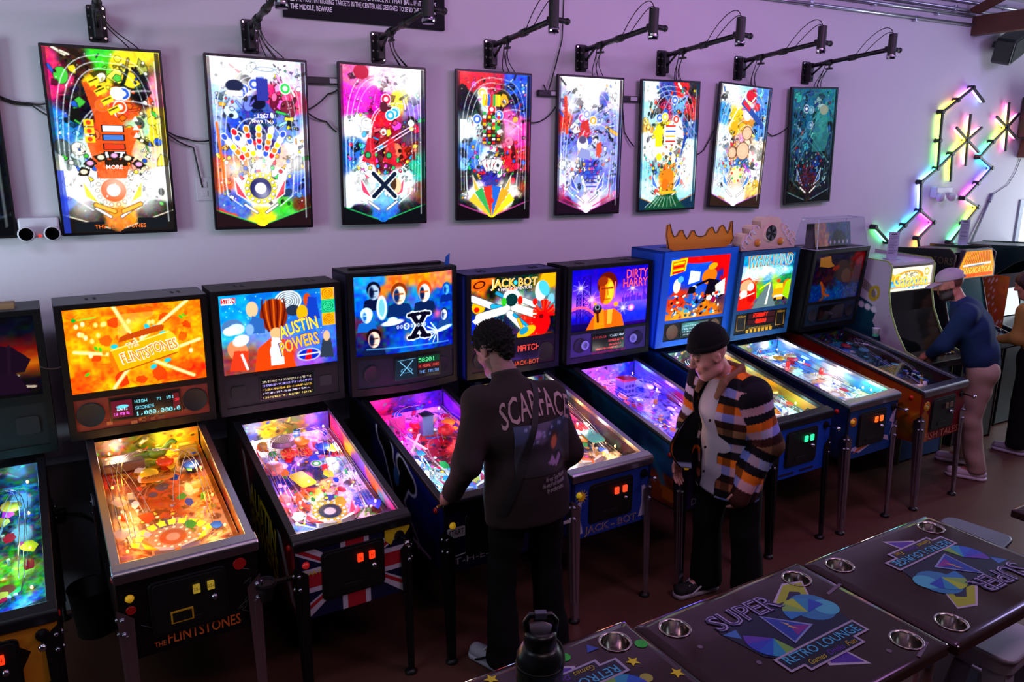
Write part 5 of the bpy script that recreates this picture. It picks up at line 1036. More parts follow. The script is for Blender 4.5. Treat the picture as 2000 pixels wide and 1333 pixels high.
    if g('topper'): g('topper')(t, bw, bz1, byf, bd, yF(bz1))
    return t
# ------------------------------------------------------------------ the nine machines
def ink(n, c='#808080', es=0.): return mat('ink_' + n, c, .5, emit=c if es else None, es=es)
def let(bgo, at, W_, H_, s, u, v, size, col, name='lettering', out=None, oc='#201018', off=.0, shear=0., width=None, es=1.2, ang=0., arc=0., lift=.003, wob=0.):
    o = at(u, v); ex = (at(min(u + .02, 1), v) - at(u, v)); ex /= np.linalg.norm(ex); ey = at(u, min(v + .02, 1)) - at(u, v); ey /= np.linalg.norm(ey)
    c_, s_ = math.cos(ang), math.sin(ang); X = ex * c_ + ey * s_; Y = -ex * s_ + ey * c_
    if out: text_obj('lettering_outline', s, o, X, Y, size, ink(oc[1:] + 'o', oc, .9 * (es > 0)), bgo, off=out, shear=shear, width=width and width * 1.04, arc=arc, wob=wob, lift=lift)
    return text_obj('lettering', s, o, X, Y, size, ink(col[1:] + '%d' % int(es * 10), col, es), bgo, off=off, shear=shear, width=width, arc=arc, wob=wob, lift=lift + .002)
def L_flint(b, at, w, h):
    let(b, at, w, h, 'FLINTSTONES', .58, .42, .075, '#c87010', out=.06, oc='#fff4d8', off=.012, width=.27, ang=.24, wob=.006); let(b, at, w, h, 'THE', .46, .52, .038, '#c87010', out=.05, oc='#fff4d8', width=.055, ang=.24)
def L_teal(b, at, w, h):
    let(b, at, w, h, 'STERN', .08, .932, .035, '#ffffff', off=.01, width=.065)
    let(b, at, w, h, 'AUSTIN', .66, .50, .1, '#f8c828', out=.05, oc='#3828a0', off=.02, width=.225, ang=.2, arc=.012); let(b, at, w, h, 'POWERS', .66, .29, .1, '#f0a818', out=.05, oc='#3828a0', off=.02, width=.225, ang=.2, arc=.012)
def L_robot(b, at, w, h):
    let(b, at, w, h, 'JACK BOT', .5, .89, .075, '#f0a820', out=.025, oc='#fff0c0', off=.01, width=.34, ang=-.02); let(b, at, w, h, 'A PINBOT ADVENTURE', .5, .80, .03, '#f0e8d8', width=.26)
    MB().lathe([(0, 0), (.014, 0)], tuple(at(.505, .895, .006)), 14, 'y').build('emblem_dot', ink('38b8e8', '#38b8e8', 1.2), b)
def L_violet(b, at, w, h):
    let(b, at, w, h, 'DIRTY', .84, .86, .085, '#ff5068', out=.03, oc='#701050', off=.008, width=.19, ang=.0); let(b, at, w, h, 'HARRY', .82, .71, .085, '#ff5068', out=.03, oc='#701050', off=.008, width=.22)
def L_storm(b, at, w, h):
    let(b, at, w, h, 'WHIRLWIND', .52, .86, .12, '#30a8d8', out=.07, oc='#f0a018', off=.0, width=.5, shear=.15, arc=.015)
    let(b, at, w, h, 'WHIRLWIND', .525, .855, .12, '#58c8f0', out=.025, oc='#102050', off=.0, width=.49, shear=.15, arc=.015, lift=.005)
def D_flint(c):
    c.rect(0, .3, .1, .9, '#701028', .8); c.rect(.9, 1, .1, .9, '#601018', .9)
    c.txt('HIGH', .34, .66, .055, '#70e0f0'); c.txt('SCORES', .34, .36, .055, '#70d8f0'); c.txt('1,000,000,000', .34, .06, .068, '#80f0ff', sq=1.05); c.txt('71', .66, .66, .05, '#70e0f0'); c.txt('151', .8, .66, .05, '#70e0f0')
    c.txt('3R', .93, .5, .05, '#ff3040'); c.ell(.16, .6, .09, .03, '#60d0f0'); c.dots(.03, .26, .2, .05, '#f060e0', 3); c.dots(.08, .22, .42, .04, '#c0e8ff', 4)
def D_bars(c):
    c.mottle(.2, 20, 3)
    for k in range(5): c.dots(.03, .96, .03 + .19 * k, .042, ['#f0d878', '#e8e0ff', '#f0c050', '#b0a0ff', '#f0e0c0'][k], k)
def D_x(c):
    c.rect(.5, 1, .68, 1, '#083828'); c.txt('58201', .52, .72, .09, '#60ffa0'); c.rect(.5, 1, .4, .64, '#500810'); c.txt('N MORE FOR', .52, .44, .055, '#ff6050'); c.txt('THE TRUTH', .52, .16, .06, '#70a8ff'); c.rect(0, .48, 0, 1, '#0c2030')
    c.line([(.1, .2), (.38, .85)], .02, '#80c8f0'); c.line([(.38, .2), (.1, .85)], .02, '#80c8f0'); c.line([(.05, .9), (.44, .95)], .01, '#80c8f0'); c.ell(.24, .4, .12, .05, '#60b0e0', ring=.01)
def D_match(c): c.txt('MATCH', .56, .55, .11, '#ff4030')
def D_harry(c):
    c.dots(.02, .45, .72, .055, '#c02838', 1); c.dots(.55, .98, .72, .06, '#d0e0ff', 2); c.dots(.5, .98, .45, .06, '#ff4858', 3); c.dots(.52, .9, .22, .05, '#e03048', 4); c.dots(.1, .9, .04, .05, '#ff3848', 5)
def D_moose(c):
    for k in range(4): c.dots(.04, .95, .06 + .22 * k, .05, '#d8e8f8', k)
def D_wind(c):
    c.rect(0, 1, .54, .96, '#301014'); c.rect(0, 1, .04, .46, '#301014'); c.txt('REPLAY', .18, .6, .12, '#ff3018', sq=.9); c.txt('5200', .3, .1, .12, '#ff3820'); c.ell(.45, .75, .2, .06, '#ff2010', al=.25); c.ell(.45, .25, .2, .06, '#ff2010', al=.3)
def D_dark(c): c.mottle(.04, 12, 2)
def S_plain(a, blobs, seed): 
    c = Cv(64, 30, a, .42, seed); c.blobs(blobs, .12, 2, seed); c.mottle(.1, 20, seed); return c
def S_flint(): return S_plain('#141014', [(.2,.7,.3,'#1a0f14'),(.6,.5,.3,'#0e0c10'),(.9,.5,.2,'#40240c')], 3)
def S_teal():
    c = Cv(150, 66, '#0c0c20', .42, 4); c.blobs([(.1,.6,.3,'#140c10'),(.35,.7,.2,'#601018'),(.6,.5,.3,'#101018'),(.9,.5,.15,'#7c1018')], .06, 3, 4)
    c.poly([(.28, .95), (.33, .95), (.42, .5), (.37, .5)], '#d8d0d0', .8); c.poly([(.78, .8), (.83, .8), (.99, .1), (.93, .1)], '#d0d0d8', .8)
    return c
def S_x():
    c = Cv(150, 66, '#080c30', .42, 4); c.blobs([(.1,.6,.3,'#050508'),(.45,.7,.25,'#0a0e50'),(.8,.6,.25,'#0c1060'),(.95,.3,.2,'#0a0840'),(.4,.1,.2,'#403428'),(.2,.2,.2,'#0a0a10')], .1, 2, 4)
    c.curve((.25, .3), (.35, .35), (.42, .2), (.45, .05), .07, '#8a7458', .7); c.ell(.3, .3, .02, .015, '#201810')
    for w_, cc in ((.115, '#c8b8d8'), (.085, '#06060a')): c.curve((.42, .95), (.5, .8), (.55, .4), (.72, .06), w_, cc); c.curve((.66, .84), (.62, .6), (.55, .35), (.46, .04), w_, cc); c.line([(.40, .96), (.47, .9)], w_ * 1.15, cc); c.line([(.62, .86), (.7, .78)], w_ * 1.15, cc)
    c.ell(.555, .66, .03, .05, '#3868a8'); c.line([(.72, .07), (.88, .03)], .02, '#c8b8d8')
    return c
def S_jack(): return S_plain('#0c1858', [(.2,.7,.3,'#0c0c18'),(.6,.5,.3,'#101848'),(.9,.5,.2,'#2848c0')], 3)
def S_harry():
    c = S_plain('#083050', [(.15,.5,.3,'#06141c'),(.5,.7,.3,'#084060'),(.75,.5,.2,'#0a3858'),(.9,.3,.15,'#b05020'),(.95,.7,.15,'#2868a0'),(.5,.1,.2,'#2a1a30'),(.8,.05,.2,'#602818')], 6)
    c.curve((.72, .6), (.78, .75), (.86, .6), (.9, .3), .03, '#3890b0', .8); c.poly([(.88, .3), (.99, .3), (.98, .1), (.9, .1)], '#e08018', .8); return c
def S_moose(): return S_plain('#0a3c98', [(.2,.7,.3,'#0a2c78'),(.6,.5,.3,'#0c48a8'),(.9,.5,.2,'#1058c0')], 3)
def S_wind(): return S_plain('#101830', [(.2,.7,.3,'#0a1020'),(.6,.5,.3,'#101830'),(.9,.5,.2,'#183868')], 3)
def S_fish():
    c = S_plain('#701810', [(.15,.6,.3,'#781410'),(.5,.6,.3,'#8c2414'),(.8,.6,.25,'#a84a10'),(.97,.6,.12,'#c87810'),(.6,.1,.3,'#401008'),(.9,.2,.15,'#604010')], 3)
    R = random.Random(5)
    for k in range(26): u, v = R.uniform(.72, .99), R.uniform(.05, .7); c.line([(u, v), (u + R.uniform(-.05, .05), v + R.uniform(-.2, .2))], .012, R.choice(['#181008', '#302010', '#706010']), .8)
    c.ell(.3, .62, .09, .05, '#40101c'); c.ell(.3, .62, .07, .035, '#203050'); return c
def S_pirate(): return S_plain('#281410', [(.2,.7,.3,'#100c0c'),(.6,.5,.3,'#301810'),(.9,.5,.2,'#c86010')], 3)
def Fr_text(s, col, z, size, width, x=0., off=.01, oc=None, shear=.0):
    def f(t, zb, zl, hw):
        if oc: text_obj('title_outline', s, (x, -.001, zb + z), (1, 0, 0), (0, 0, 1), size, ink('t' + oc[1:], oc), t, off=off + .03, width=width * 1.03, shear=shear, lift=.001)
        text_obj('title_lettering', s, (x, -.001, zb + z), (1, 0, 0), (0, 0, 1), size, ink('t' + col[1:], col), t, off=off, width=width, shear=shear, lift=.002)
    return f
def Fr_flint(t, zb, zl, hw):
    Fr_text('FLINTSTONES', '#d86828', .052, .07, .30, .04, .012)(t, zb, zl, hw); Fr_text('THE', '#d86828', .04, .035, .045, -.14)(t, zb, zl, hw)
    MB().lathe([(0, -.004), (.026, -.004), (.028, 0)], (.205, 0, zl - .10), 18, 'y').build('badge', mat('red_badge', '#b01818', .4), t)
    MB().lathe([(0, -.004), (.018, -.004), (.02, 0)], (-.235, 0, zl - .185), 14, 'y').build('badge', mat('red_badge'), t)
    MB().box(-.09, .0, -.0165, -.012, zb + .125, zb + .18).build('price_plate', mat('yellow_plate', '#d0a020', .4), t); MB().box(-.083, -.007, -.0175, -.0162, zb + .131, zb + .174).build('price_plate_face', mat('plate_black', '#101008', .5), t)
    R = random.Random(6)
    for k in range(12):
        x, z = R.choice([R.uniform(-.26, -.18), R.uniform(.17, .26)]), R.uniform(zb + .05, zl - .12); P = [(x, -.0015, z)]
        for q in range(3): P.append((P[-1][0] + R.uniform(-.03, .03), -.0015, P[-1][2] + R.uniform(-.03, .02)))
        P = [(min(max(p[0], -.275), .275), p[1], p[2]) for p in P]; MB().tube(P, .0012, 4).build('crack_mark', mat('ink_crack', '#3a3634', .5), t)
def Fr_jack(t, zb, zl, hw): 
    Fr_text('JACK - BOT', '#303890', .035, .06, .36, .0, .0, '#c8a850')(t, zb, zl, hw)
    b = MB(); c0 = (-.215, -.0015, zl - .145)
    for k in range(12): a = 2 * PI * k / 12; b.add([(c0[0] + .02 * math.cos(a - .2), -.0015, c0[2] + .02 * math.sin(a - .2)), (c0[0] + .045 * math.cos(a), -.0015, c0[2] + .045 * math.sin(a)), (c0[0] + .02 * math.cos(a + .2), -.0015, c0[2] + .02 * math.sin(a + .2))], [(0, 1, 2)])
    b.add([(c0[0] + .024 * math.cos(a), -.0018, c0[2] + .024 * math.sin(a)) for a in np.linspace(0, 2 * PI, 19)[:-1]], [tuple(range(18))]); b.build('sun_emblem', ink('sun', '#e8b820'), t)
    for s in (-1, 1): MB().prism([(s * .2, zb + .03), (s * .25, zb + .03), (s * .24, zb + .22), (s * .215, zb + .22), (s * .222, zb + .12)], 'y', -.0018, -.0008).build('figure_print', ink('pale', '#b0b0c8'), t)
def Fr_union(t, zb, zl, hw):
    zt = zl - .02; zm = (zb + zt) / 2; y = -.0010
    def stripe(name, pts, col, k): MB().add([(p[0], y - .0004 * k, p[1]) for p in pts], [tuple(range(len(pts)))]).build(name, ink('u' + col[1:], col), t)
    for sx in (-1, 1):
        for sz, ze in ((1, zt), (-1, zb)):
            stripe('flag_stripe', [(sx * .28, ze), (sx * .28, ze - sz * .05), (sx * .04, zm), (sx * .02, zm + sz * .02), (sx * .24, ze)], '#c8c4d4', 1)
            stripe('flag_stripe', [(sx * .28, ze - sz * .012), (sx * .28, ze - sz * .036), (sx * .03, zm + sz * .0), (sx * .03, zm + sz * .015)], '#b01828', 2)
    stripe('flag_stripe', [(-.28, zm - .06), (.28, zm - .06), (.28, zm + .06), (-.28, zm + .06)], '#c8c4d4', 3); stripe('flag_stripe', [(-.07, zb), (.07, zb), (.07, zt), (-.07, zt)], '#c8c4d4', 3)
    stripe('flag_stripe', [(-.28, zm - .035), (.28, zm - .035), (.28, zm + .035), (-.28, zm + .035)], '#b01828', 4); stripe('flag_stripe', [(-.045, zb), (.045, zb), (.045, zt), (-.045, zt)], '#b01828', 4)
    for k, s_ in enumerate(('POWERS', 'AUSTIN')): text_obj('side_lettering', s_, (-hw - .0015, .56, zb + .13 + .15 * k), (0, -.985, -.17), (0, -.17, .985), .2, ink('tyel', '#d8c020'), t, off=.03, width=.5, arc=.02)
    text_obj('start_lettering', 'START', (-.215, -.004, zl - .175), (1, 0, 0), (0, 0, 1), .028, ink('tyel', '#d8c020'), t, off=.005, width=.095)
    MB().prism([(.15, zt), (.28, zt), (.28, zt - .05), (.24, zt - .1), (.21, zt - .06), (.18, zt - .12), (.15, zt - .09)], 'y', -.0042, -.0034).build('yellow_print', ink('tyel', '#d8c020'), t)
def Fr_x(t, zb, zl, hw):
    MB().prism(rrect(-.265, -.165, zl - .2, zl - .145, .006), 'y', -.002, 0).build('start_plate', ink('plate', '#c8c4d8'), t); text_obj('start_lettering', 'START', (-.215, -.0022, zl - .1725), (1, 0, 0), (0, 0, 1), .045, ink('tdark', '#181430'), t, off=.01, width=.085)
    text_obj('title_lettering', 'T-H-E-X', (-.1, -.001, zb + .06), (1, 0, 0), (0, 0, 1), .05, ink('plate'), t, width=.26); MB().tube([(-.25, -.001, zb + .09), (-.1, -.001, zb + .1), (.1, -.001, zb + .085)], .003, 4).build('title_underline', ink('plate'), t)
def Fr_wind(t, zb, zl, hw):
    MB().prism([(-.25, zb + .02), (-.2, zb + .06), (-.12, zb + .03), (.1, zb + .1), (.22, zb + .06), (.2, zb + .1), (.1, zb + .13), (-.1, zb + .09), (-.2, zb + .08)], 'y', -.0012, -.0004).build('cloud_print', ink('p', '#c0b0c8'), t)
    MB().prism([(-.19, zb + .035), (.1, zb + .1), (.1, zb + .125), (-.1, zb + .085)], 'y', -.002, -.0012).build('title_print', ink('or', '#c05818'), t)
    q = MB().lathe([(0, -.004), (.03, -.004), (.034, 0)], (-.215, 0, zl - .14), 18, 'y').build('badge', ink('or2', '#d07818'), t)
    MB().prism([(.2, zl - .2), (.27, zl - .08), (.25, zl - .25), (.22, zl - .32), (.24, zl - .22)], 'y', -.0012, -.0004).build('funnel_print', ink('p'), t)
def Fr_fish(t, zb, zl, hw):
    Fr_text('FISH TALES', '#c87858', .035, .075, .44, .02, .005)(t, zb, zl, hw); MB().lathe([(0, -.004), (.034, -.004), (.038, 0)], (-.22, 0, zl - .13), 18, 'y').build('badge', ink('gold', '#d09018'), t)
    MB().lathe([(0, -.006), (.014, -.006), (.016, -.003)], (-.22, 0, zl - .13), 12, 'y').build('badge_centre', ink('tdark', '#181430'), t)
    MB().prism([(-.28, zb), (-.16, zb), (-.18, zb + .2), (-.24, zb + .26), (-.28, zb + .2)], 'y', -.0012, -.0004).build('reed_print', ink('ochre', '#a06018'), t)
def Fr_moose(t, zb, zl, hw):
    for k in range(2): MB().prism(rrect(-.2 + .2 * k, -.06 + .2 * k, zb + .02, zb + .035, .006), 'y', -.002, 0).build('slot', ink('tdark', '#181430'), t)
def Fr_harry(t, zb, zl, hw): Fr_text('DIRTY HARRY', '#b8b0c0', .04, .06, .40, .02, .01)(t, zb, zl, hw)
def Fr_pirate(t, zb, zl, hw): MB().prism([(.05, zl - .05), (.28, zl - .05), (.28, zb + .1), (.2, zb + .05), (.12, zb + .1), (.18, zb + .22)], 'y', -.0012, -.0004).build('flame_print', ink('flame', '#d08018'), t)
# toys on single fields
def T_flint(t, at, sl):
    MB().sphere((0, 0, .045), (.05, .03, .03), 12).tube([(.03, 0, .05), (.06, -.01, .09), (.075, -.03, .11), (.09, -.05, .105)], [.02, .015, .014, .01], 8).tube([(-.04, 0, .045), (-.08, .01, .04), (-.11, .0, .05)], [.02, .012, .004], 8).build('green_dinosaur_toy', mat('toy_green', '#78a820', .35), t, loc=at(.55, .9), smooth=True); MB().box(-.05, .05, -.03, .03, 0, .07).build('yellow_house_toy', mat('toy_yellow', '#d8b020', .4), t, loc=at(.85, .9), bevel=.01)
    MB().prism(rrect(-.075, .075, -.025, .025, .024), 'z', .05, .056).build('title_plastic', mat('toy_orange', '#e88818', .3), t, loc=at(.48, .66), rot=(sl, 0, 0)); p = at(.48, .66)
    text_obj('title_lettering', 'FLINTSTONES', (p[0], p[1], p[2] + .058), (1, 0, 0), (0, math.cos(sl), math.sin(sl)), .035, mat('toy_brown', '#7a3008', .4), t, off=.01, width=.125)
    MB().box(-.1, .1, -.07, .06, 0, .05).build('grey_machine_toy', mat('toy_grey', '#6a5850', .4), t, loc=at(.22, .9), bevel=.01)
def T_teal(t, at, sl):
    c = Cv(60, 60, '#c8b8a8', 1., 1); c.spiral(.5, .5, .5, '#e0d0c0', '#584848', 5); c.a[(c.U - .5) ** 2 + (c.V - .5) ** 2 > .25] = (.5, .4, .4)
    o = at(.36, .84, .07); MB().cyl((o[0], o[1], o[2] - .03), (o[0], o[1], o[2]), .066, n=26).build('spinning_disc', mat('disc_rim', '#705868', .3), t)
    U, V = c.U * 2 - 1, c.V * 2 - 1; k = np.maximum(np.abs(U), np.abs(V)) / (np.hypot(U, V) + 1e-9); sheet('spiral_print', np.stack([o[0] + .065 * U * k, o[1] + .065 * V * k, np.full_like(U, o[2] + .0012)], -1), c, print_mat('spiral_disc_print', .3), t)
    p = at(.42, .69, .06)
    for k, s in enumerate(('POWERS', 'AUSTIN')): text_obj('title_lettering', s, (p[0], p[1] + .03 - .05 * (1 - k), p[2] + .01 * k), (1, 0, 0), (0, math.cos(sl), math.sin(sl)), .06, mat('toy_orange2', '#f09018', .3), t, off=.03, width=.16)
    MB().sphere((0, 0, .05), (.03, .03, .03), 10).build('yellow_ball_toy', mat('toy_yellow', '#d8b020', .4), t, loc=at(.14, .84)); MB().cyl((0, 0, .03), (0, 0, .075), .02, n=10).build('blue_cup_toy', mat('toy_blue', '#3088a8', .3), t, loc=at(.56, .9))
    MB().sphere((0, 0, .045), (.05, .06, .035), 12).build('pink_figure_toy', mat('toy_pink', '#e89078', .4), t, loc=at(.14, .62)); MB().prism(rrect(-.045, .045, -.07, .07, .02), 'z', .03, .034).build('yellow_field_plastic', mat('toy_lemon', '#e8e810', .3), t, loc=at(.36, .5), rot=(sl, 0, .3))
def T_x(t, at, sl):
    MB().box(-.035, .035, -.03, .03, 0, .12).build('grey_file_cabinet_toy', mat('toy_slate', '#5878a0', .4), t, loc=at(.5, .72), bevel=.003); MB().box(-.04, .04, -.035, .035, .12, .125).build('file_cabinet_lid', mat('toy_dark', '#282c3c', .4), t, loc=at(.5, .72))
    b = MB().box(-.05, .05, -.004, .004, .0, .08).build('magenta_sign_plastic', mat('toy_magenta', '#e820a0', .25), t, loc=at(.22, .82)); MB().sphere((0, 0, .04), (.05, .05, .035), 12).build('red_dome_toy', mat('toy_red', '#e02828', .25), t, loc=at(.7, .66))
    p = at(.22, .56, .05)
    text_obj('outline_lettering', 'X', (p[0], p[1], p[2]), (1, 0, 0), (0, .8, .6), .16, mat('toy_white', '#ffe8f8', .3), t)
def T_jack(t, at, sl):
    MB().sphere((0, 0, .06), (.055, .06, .05), 12).build('orange_helmet_toy', mat('toy_orange', '#e88818', .3), t, loc=at(.75, .8)); MB().sphere((0, 0, .05), (.03, .03, .035), 10).build('orange_visor_toy', mat('toy_orange'), t, loc=at(.88, .72))
    MB().prism(rrect(-.05, .05, -.07, .07, .02), 'z', .04, .045).build('teal_plastic', mat('toy_teal', '#48b8b0', .25), t, loc=at(.78, .32), rot=(sl, 0, 0)); MB().sphere((0, 0, .02), (.03, .03, .02), 10).build('red_dome_toy', mat('toy_red'), t, loc=at(.55, .3))
def T_harry(t, at, sl):
    o = MB().box(-.05, .05, -.045, .045, 0, .1).build('office_tower_toy', mat('toy_lilac', '#8888c8', .4), t, loc=at(.48, .78)); MB().box(-.055, .055, -.05, .05, .1, .115).build('red_roof', mat('toy_red', '#e02828', .25), t, loc=at(.48, .78))
    for x in (-.03, 0, .03):
        for z in (.03, .065): MB().box(x - .009, x + .009, -.047, -.0449, z - .01, z + .01).build('window_pane', mat('toy_window', '#282868', .3), o)
    b = MB()
    for s in (-.02, .02): b.tube([(s, 0, 0), (s * .6, 0, .13)], .0025, 4)
    for k in range(4): b.tube([(-.02 + .002 * k, 0, .03 * k), (.018 - .002 * k, 0, .03 * k + .03)], .002, 4)
    b.build('bridge_tower_toy', mat('toy_dark', '#282c3c', .4), t, loc=at(.84, .93)); MB().prism([(-.08, -.01), (.08, .03), (.08, .05), (-.08, .012)], 'z', .03, .036).build('white_barrel_plastic', mat('toy_white2', '#e8f0ff', .25), t, loc=at(.62, .3), rot=(sl, 0, 0))
def T_moose(t, at, sl):
    MB().sphere((0, 0, .04), (.06, .12, .03), 12).build('yellow_log_toy', mat('toy_ochre', '#d8a818', .35), t, loc=at(.85, .42)); MB().sphere((0, 0, .04), (.03, .03, .03), 10).build('red_dome_toy', mat('toy_red', '#e02828', .25), t, loc=at(.2, .85))
def T_wind(t, at, sl):
    for u, v in ((.3, .85), (.55, .7), (.82, .5), (.35, .62)): MB().lathe([(.016, 0), (.018, .03), (.014, .045), (0, .048)], (0, 0, .02), 10).build('red_lamp_dome', mat('toy_red', '#e02828', .25), t, loc=at(u, v))
    for u in (.35, .5, .62): MB().cyl((0, 0, .005), (0, 0, .009), .05, n=20).build('spinning_disc', mat('disc_white', '#e0e0d8', .3), t, loc=at(u, .46 + .06 * (u > .4)), rot=(sl, 0, 0))
    MB().sphere((0, 0, .04), (.05, .05, .03), 12).build('tan_cloud_toy', mat('toy_tan', '#d0b080', .4), t, loc=at(.84, .8)); MB().box(-.04, .04, -.03, .03, .02, .06).build('green_booth_toy', mat('toy_green2', '#306868', .4), t, loc=at(.3, .8), bevel=.005)
def ring_gi(cols, p, rows=4):
    out = []
    for k in range(rows):
        v = .14 + .78 * k / (rows - 1)
        out += [(.08, v, cols[k % len(cols)], p), (.90, v + .03, cols[(k + 1) % len(cols)], p)]
    return out
# toppers
def Top_antlers(t, bw, z, y, d, yf):
    """flat board with two branching wings and a low middle"""
    h = [(-.31, .02), (-.335, .12), (-.33, .185), (-.305, .19), (-.29, .14), (-.265, .1), (-.235, .105), (-.21, .14), (-.185, .145), (-.165, .11), (-.14, .08), (-.115, .1), (-.095, .135), (-.07, .135), (-.05, .1), (-.02, .09), (.02, .09), (.05, .1), (.07, .135), (.095, .15), (.115, .15), (.14, .11), (.165, .11), (.19, .15), (.215, .165), (.24, .14), (.27, .1), (.29, .13), (.30, .185), (.315, .19), (.32, .12), (.335, .06), (.31, .02)]
    o = MB().prism([(-.26, 0)] + h + [(.26, 0)], 'y', yf + .03, yf + .045).build('topper_board', mat('topper_orange', '#c87c14', .45), t, loc=(0, 0, z), bevel=.002)
    MB().tube([(x, yf + .028, q) for x, q in h], .004, 5).build('topper_outline', mat('topper_ink', '#3a1c0c', .5), o, smooth=True)
def Top_cloud(t, bw, z, y, d, yf):
    m = mat('topper_cream', '#c8a898', .45); pts = [(-.30, 0), (-.31, .05)]
    for cx, cz, r in ((-.25, .07, .06), (-.16, .12, .07), (-.05, .17, .075), (.06, .17, .075), (.16, .12, .07), (.25, .07, .06)):
        pts += [(cx + r * math.cos(a), cz + r * math.sin(a)) for a in np.linspace(2.5, .6, 6)]
    pts += [(.31, .05), (.3, 0)]
    MB().prism(pts, 'y', yf + .03, yf + .12).build('cloud_housing', m, t, loc=(0, 0, z), bevel=.012)
    for s in (-1, 1):
        for k in range(4): MB().tube([(s * (.27 - .035 * k) + .03 * math.cos(a), yf + .027, .05 + .035 * k + .03 * math.sin(a)) for a in np.linspace(0, 5, 10)], .004, 5).build('scroll_relief', mat('topper_pale', '#c8c0d8', .4), t, loc=(0, 0, z), smooth=True)
        MB().sphere((s * .13, yf + .028, .055), (.035, .012, .03), 10).build('gold_relief', mat('topper_gold', '#c07820', .4), t, loc=(0, 0, z), smooth=True)
    o = MB().lathe([(0, -.014), (.062, -.014), (.07, -.006), (.075, .0), (.075, .02)], (0, yf + .03, .125), 24, 'y').build('fan_ring', m, t, loc=(0, 0, z), smooth=False)
    MB().lathe([(0, -.016), (.06, -.016)], (0, yf + .03, .125), 24, 'y').build('fan_mesh', mat('fan_black', '#16161a', .6), o)
    for k in range(5):
        a = 2 * PI * k / 5; MB().prism([(.012 * math.cos(a), .125 + .012 * math.sin(a)), (.055 * math.cos(a - .25), .125 + .055 * math.sin(a - .25)), (.055 * math.cos(a + .35), .125 + .055 * math.sin(a + .35))], 'y', yf + .011, yf + .0135).build('fan_blade', mat('fan_grey', '#4a4a54', .4), o)
def Top_case(t, bw, z, y, d, yf):
    x0, x1, y0, y1, h = -.33, .33, yf - .0, yf + .24, .24; a = .04; b = MB()
    lo = [(x0, y0, 0), (x1, y0, 0), (x1, y1, 0), (x0, y1, 0)]; hi = [(x0 + a, y0 + a, h), (x1 - a, y0 + a, h), (x1 - a, y1 - a, h), (x0 + a, y1 - a, h)]
    b.add(lo + hi, [(0, 1, 5, 4), (1, 2, 6, 5), (2, 3, 7, 6), (3, 0, 4, 7), (4, 5, 6, 7)]); o = b.build('display_case', glass_mat('acrylic_case', (.92, .94, .97), 2.5, .02, 1.49), t, loc=(0, 0, z))
    for p, q in zip(lo + hi + lo, lo[1:] + lo[:1] + hi[1:] + hi[:1] + hi): MB().tube([p, q], .003, 4).build('case_edge', mat('acrylic_edge', '#b0bcd0', .2), o)
    c = Cv(70, 26, '#182838', .37, 2); c.blobs([(.15,.5,.2,'#a88060'),(.35,.4,.2,'#e0a870'),(.5,.7,.2,'#405878'),(.75,.6,.2,'#305880'),(.6,.2,.2,'#10121a')], .12, 2, 2); c.mottle(.25, 24, 2)
    for k in range(5): c.ell(.42 + .12 * k, .15, .022, .03, '#d8d4d8')
    panel('fish_board', c, (-.22, yf + .10, .01), (.46, 0, 0), (0, .03, .19), print_mat('topper_print', .35), t).location = (0, 0, z)
    MB().box(-.225, .245, yf + .137, yf + .2, .0, .19).build('diorama_box', mat('fan_black', '#16161a', .6), t, loc=(0, 0, z))
def Top_bar(t, bw, z, y, d, yf):
    MB().box(-.3, .3, yf + .1, yf + .13, 0, .02).build('topper_bar', blk, t, loc=(0, 0, z), bevel=.004); MB().prism([(.3, 0), (.33, .0), (.335, .07), (.31, .05)], 'y', yf + .05, yf + .06).build('blue_tape_flag', mat('blue_tape', '#1858b0', .5), t, loc=(0, 0, z))
def Top_items(t, bw, z, y, d, yf): MB().box(.0, .25, yf + .05, yf + .13, 0, .03).build('topper_bar', mat('tan_block', '#8a6a48', .6), t, loc=(0, 0, z), bevel=.004)
def M_grille_target(spo, at):
    for s in (-1, 1):
        p = at(s * .215, .5)
        for r in (.03, .02, .01): MB().lathe([(r - .0018, -.011), (r + .0018, -.011), (r + .0018, -.005)], tuple(p), 18, 'y').build('target_ring', mat('target_ink', '#9098c8', .5), spo)
    text_obj('panel_lettering', 'GO AHEAD MAKE MY DAY', at(0, .06), (1, 0, 0), (0, 0, 1), .03, mat('panel_red', '#c02838', .5), spo, width=.3)
def M_wind(spo, at):
    for s in (-1, 1):
        text_obj('maker_lettering', 'Williams', at(s * .225, .86), (1, 0, 0), (0, 0, 1), .026, mat('panel_gold', '#d8a020', .5, emit='#d8a020', es=.25), spo, shear=.2)
        p = at(s * .225, .5); MB().tube([p + np.array(q) for q in ((-.045, -.002, -.05), (.045, -.002, -.05), (.045, -.002, .05), (-.045, -.002, .05), (-.045, -.002, -.05))], .0015, 4).build('panel_box_print', mat('panel_gold'), spo)
    text_obj('panel_lettering', 'SUPER COLLECTION VALUE', at(0, .22), (1, 0, 0), (0, 0, 1), .022, mat('panel_gold'), spo, width=.25)
    for k in range(7):
        p = at(-.14 + .045 * k, .09); MB().cbox((p[0], p[1] - .001, p[2]), .028, .003, .028).build('value_square', mat('panel_gold'), spo)
def M_flint(spo, at):
    R = random.Random(2)
    for k in range(16):
        p = at(R.uniform(-.18, .2), R.uniform(.02, .3)); MB().cbox((p[0], p[1] - .001, p[2]), R.uniform(.02, .04), .003, .018).build('stone_print', mat('stone_print_%d' % (k % 3), ['#6a3428', '#8a5030', '#542824'][k % 3], .5), spo)
def M_robot(spo, at): text_obj('panel_lettering', 'JACK-BOT', at(.1, .12), (1, 0, 0), (0, 0, 1), .045, mat('panel_orange', '#c05018', .5, emit='#c05018', es=.2), spo, off=.01, width=.2)
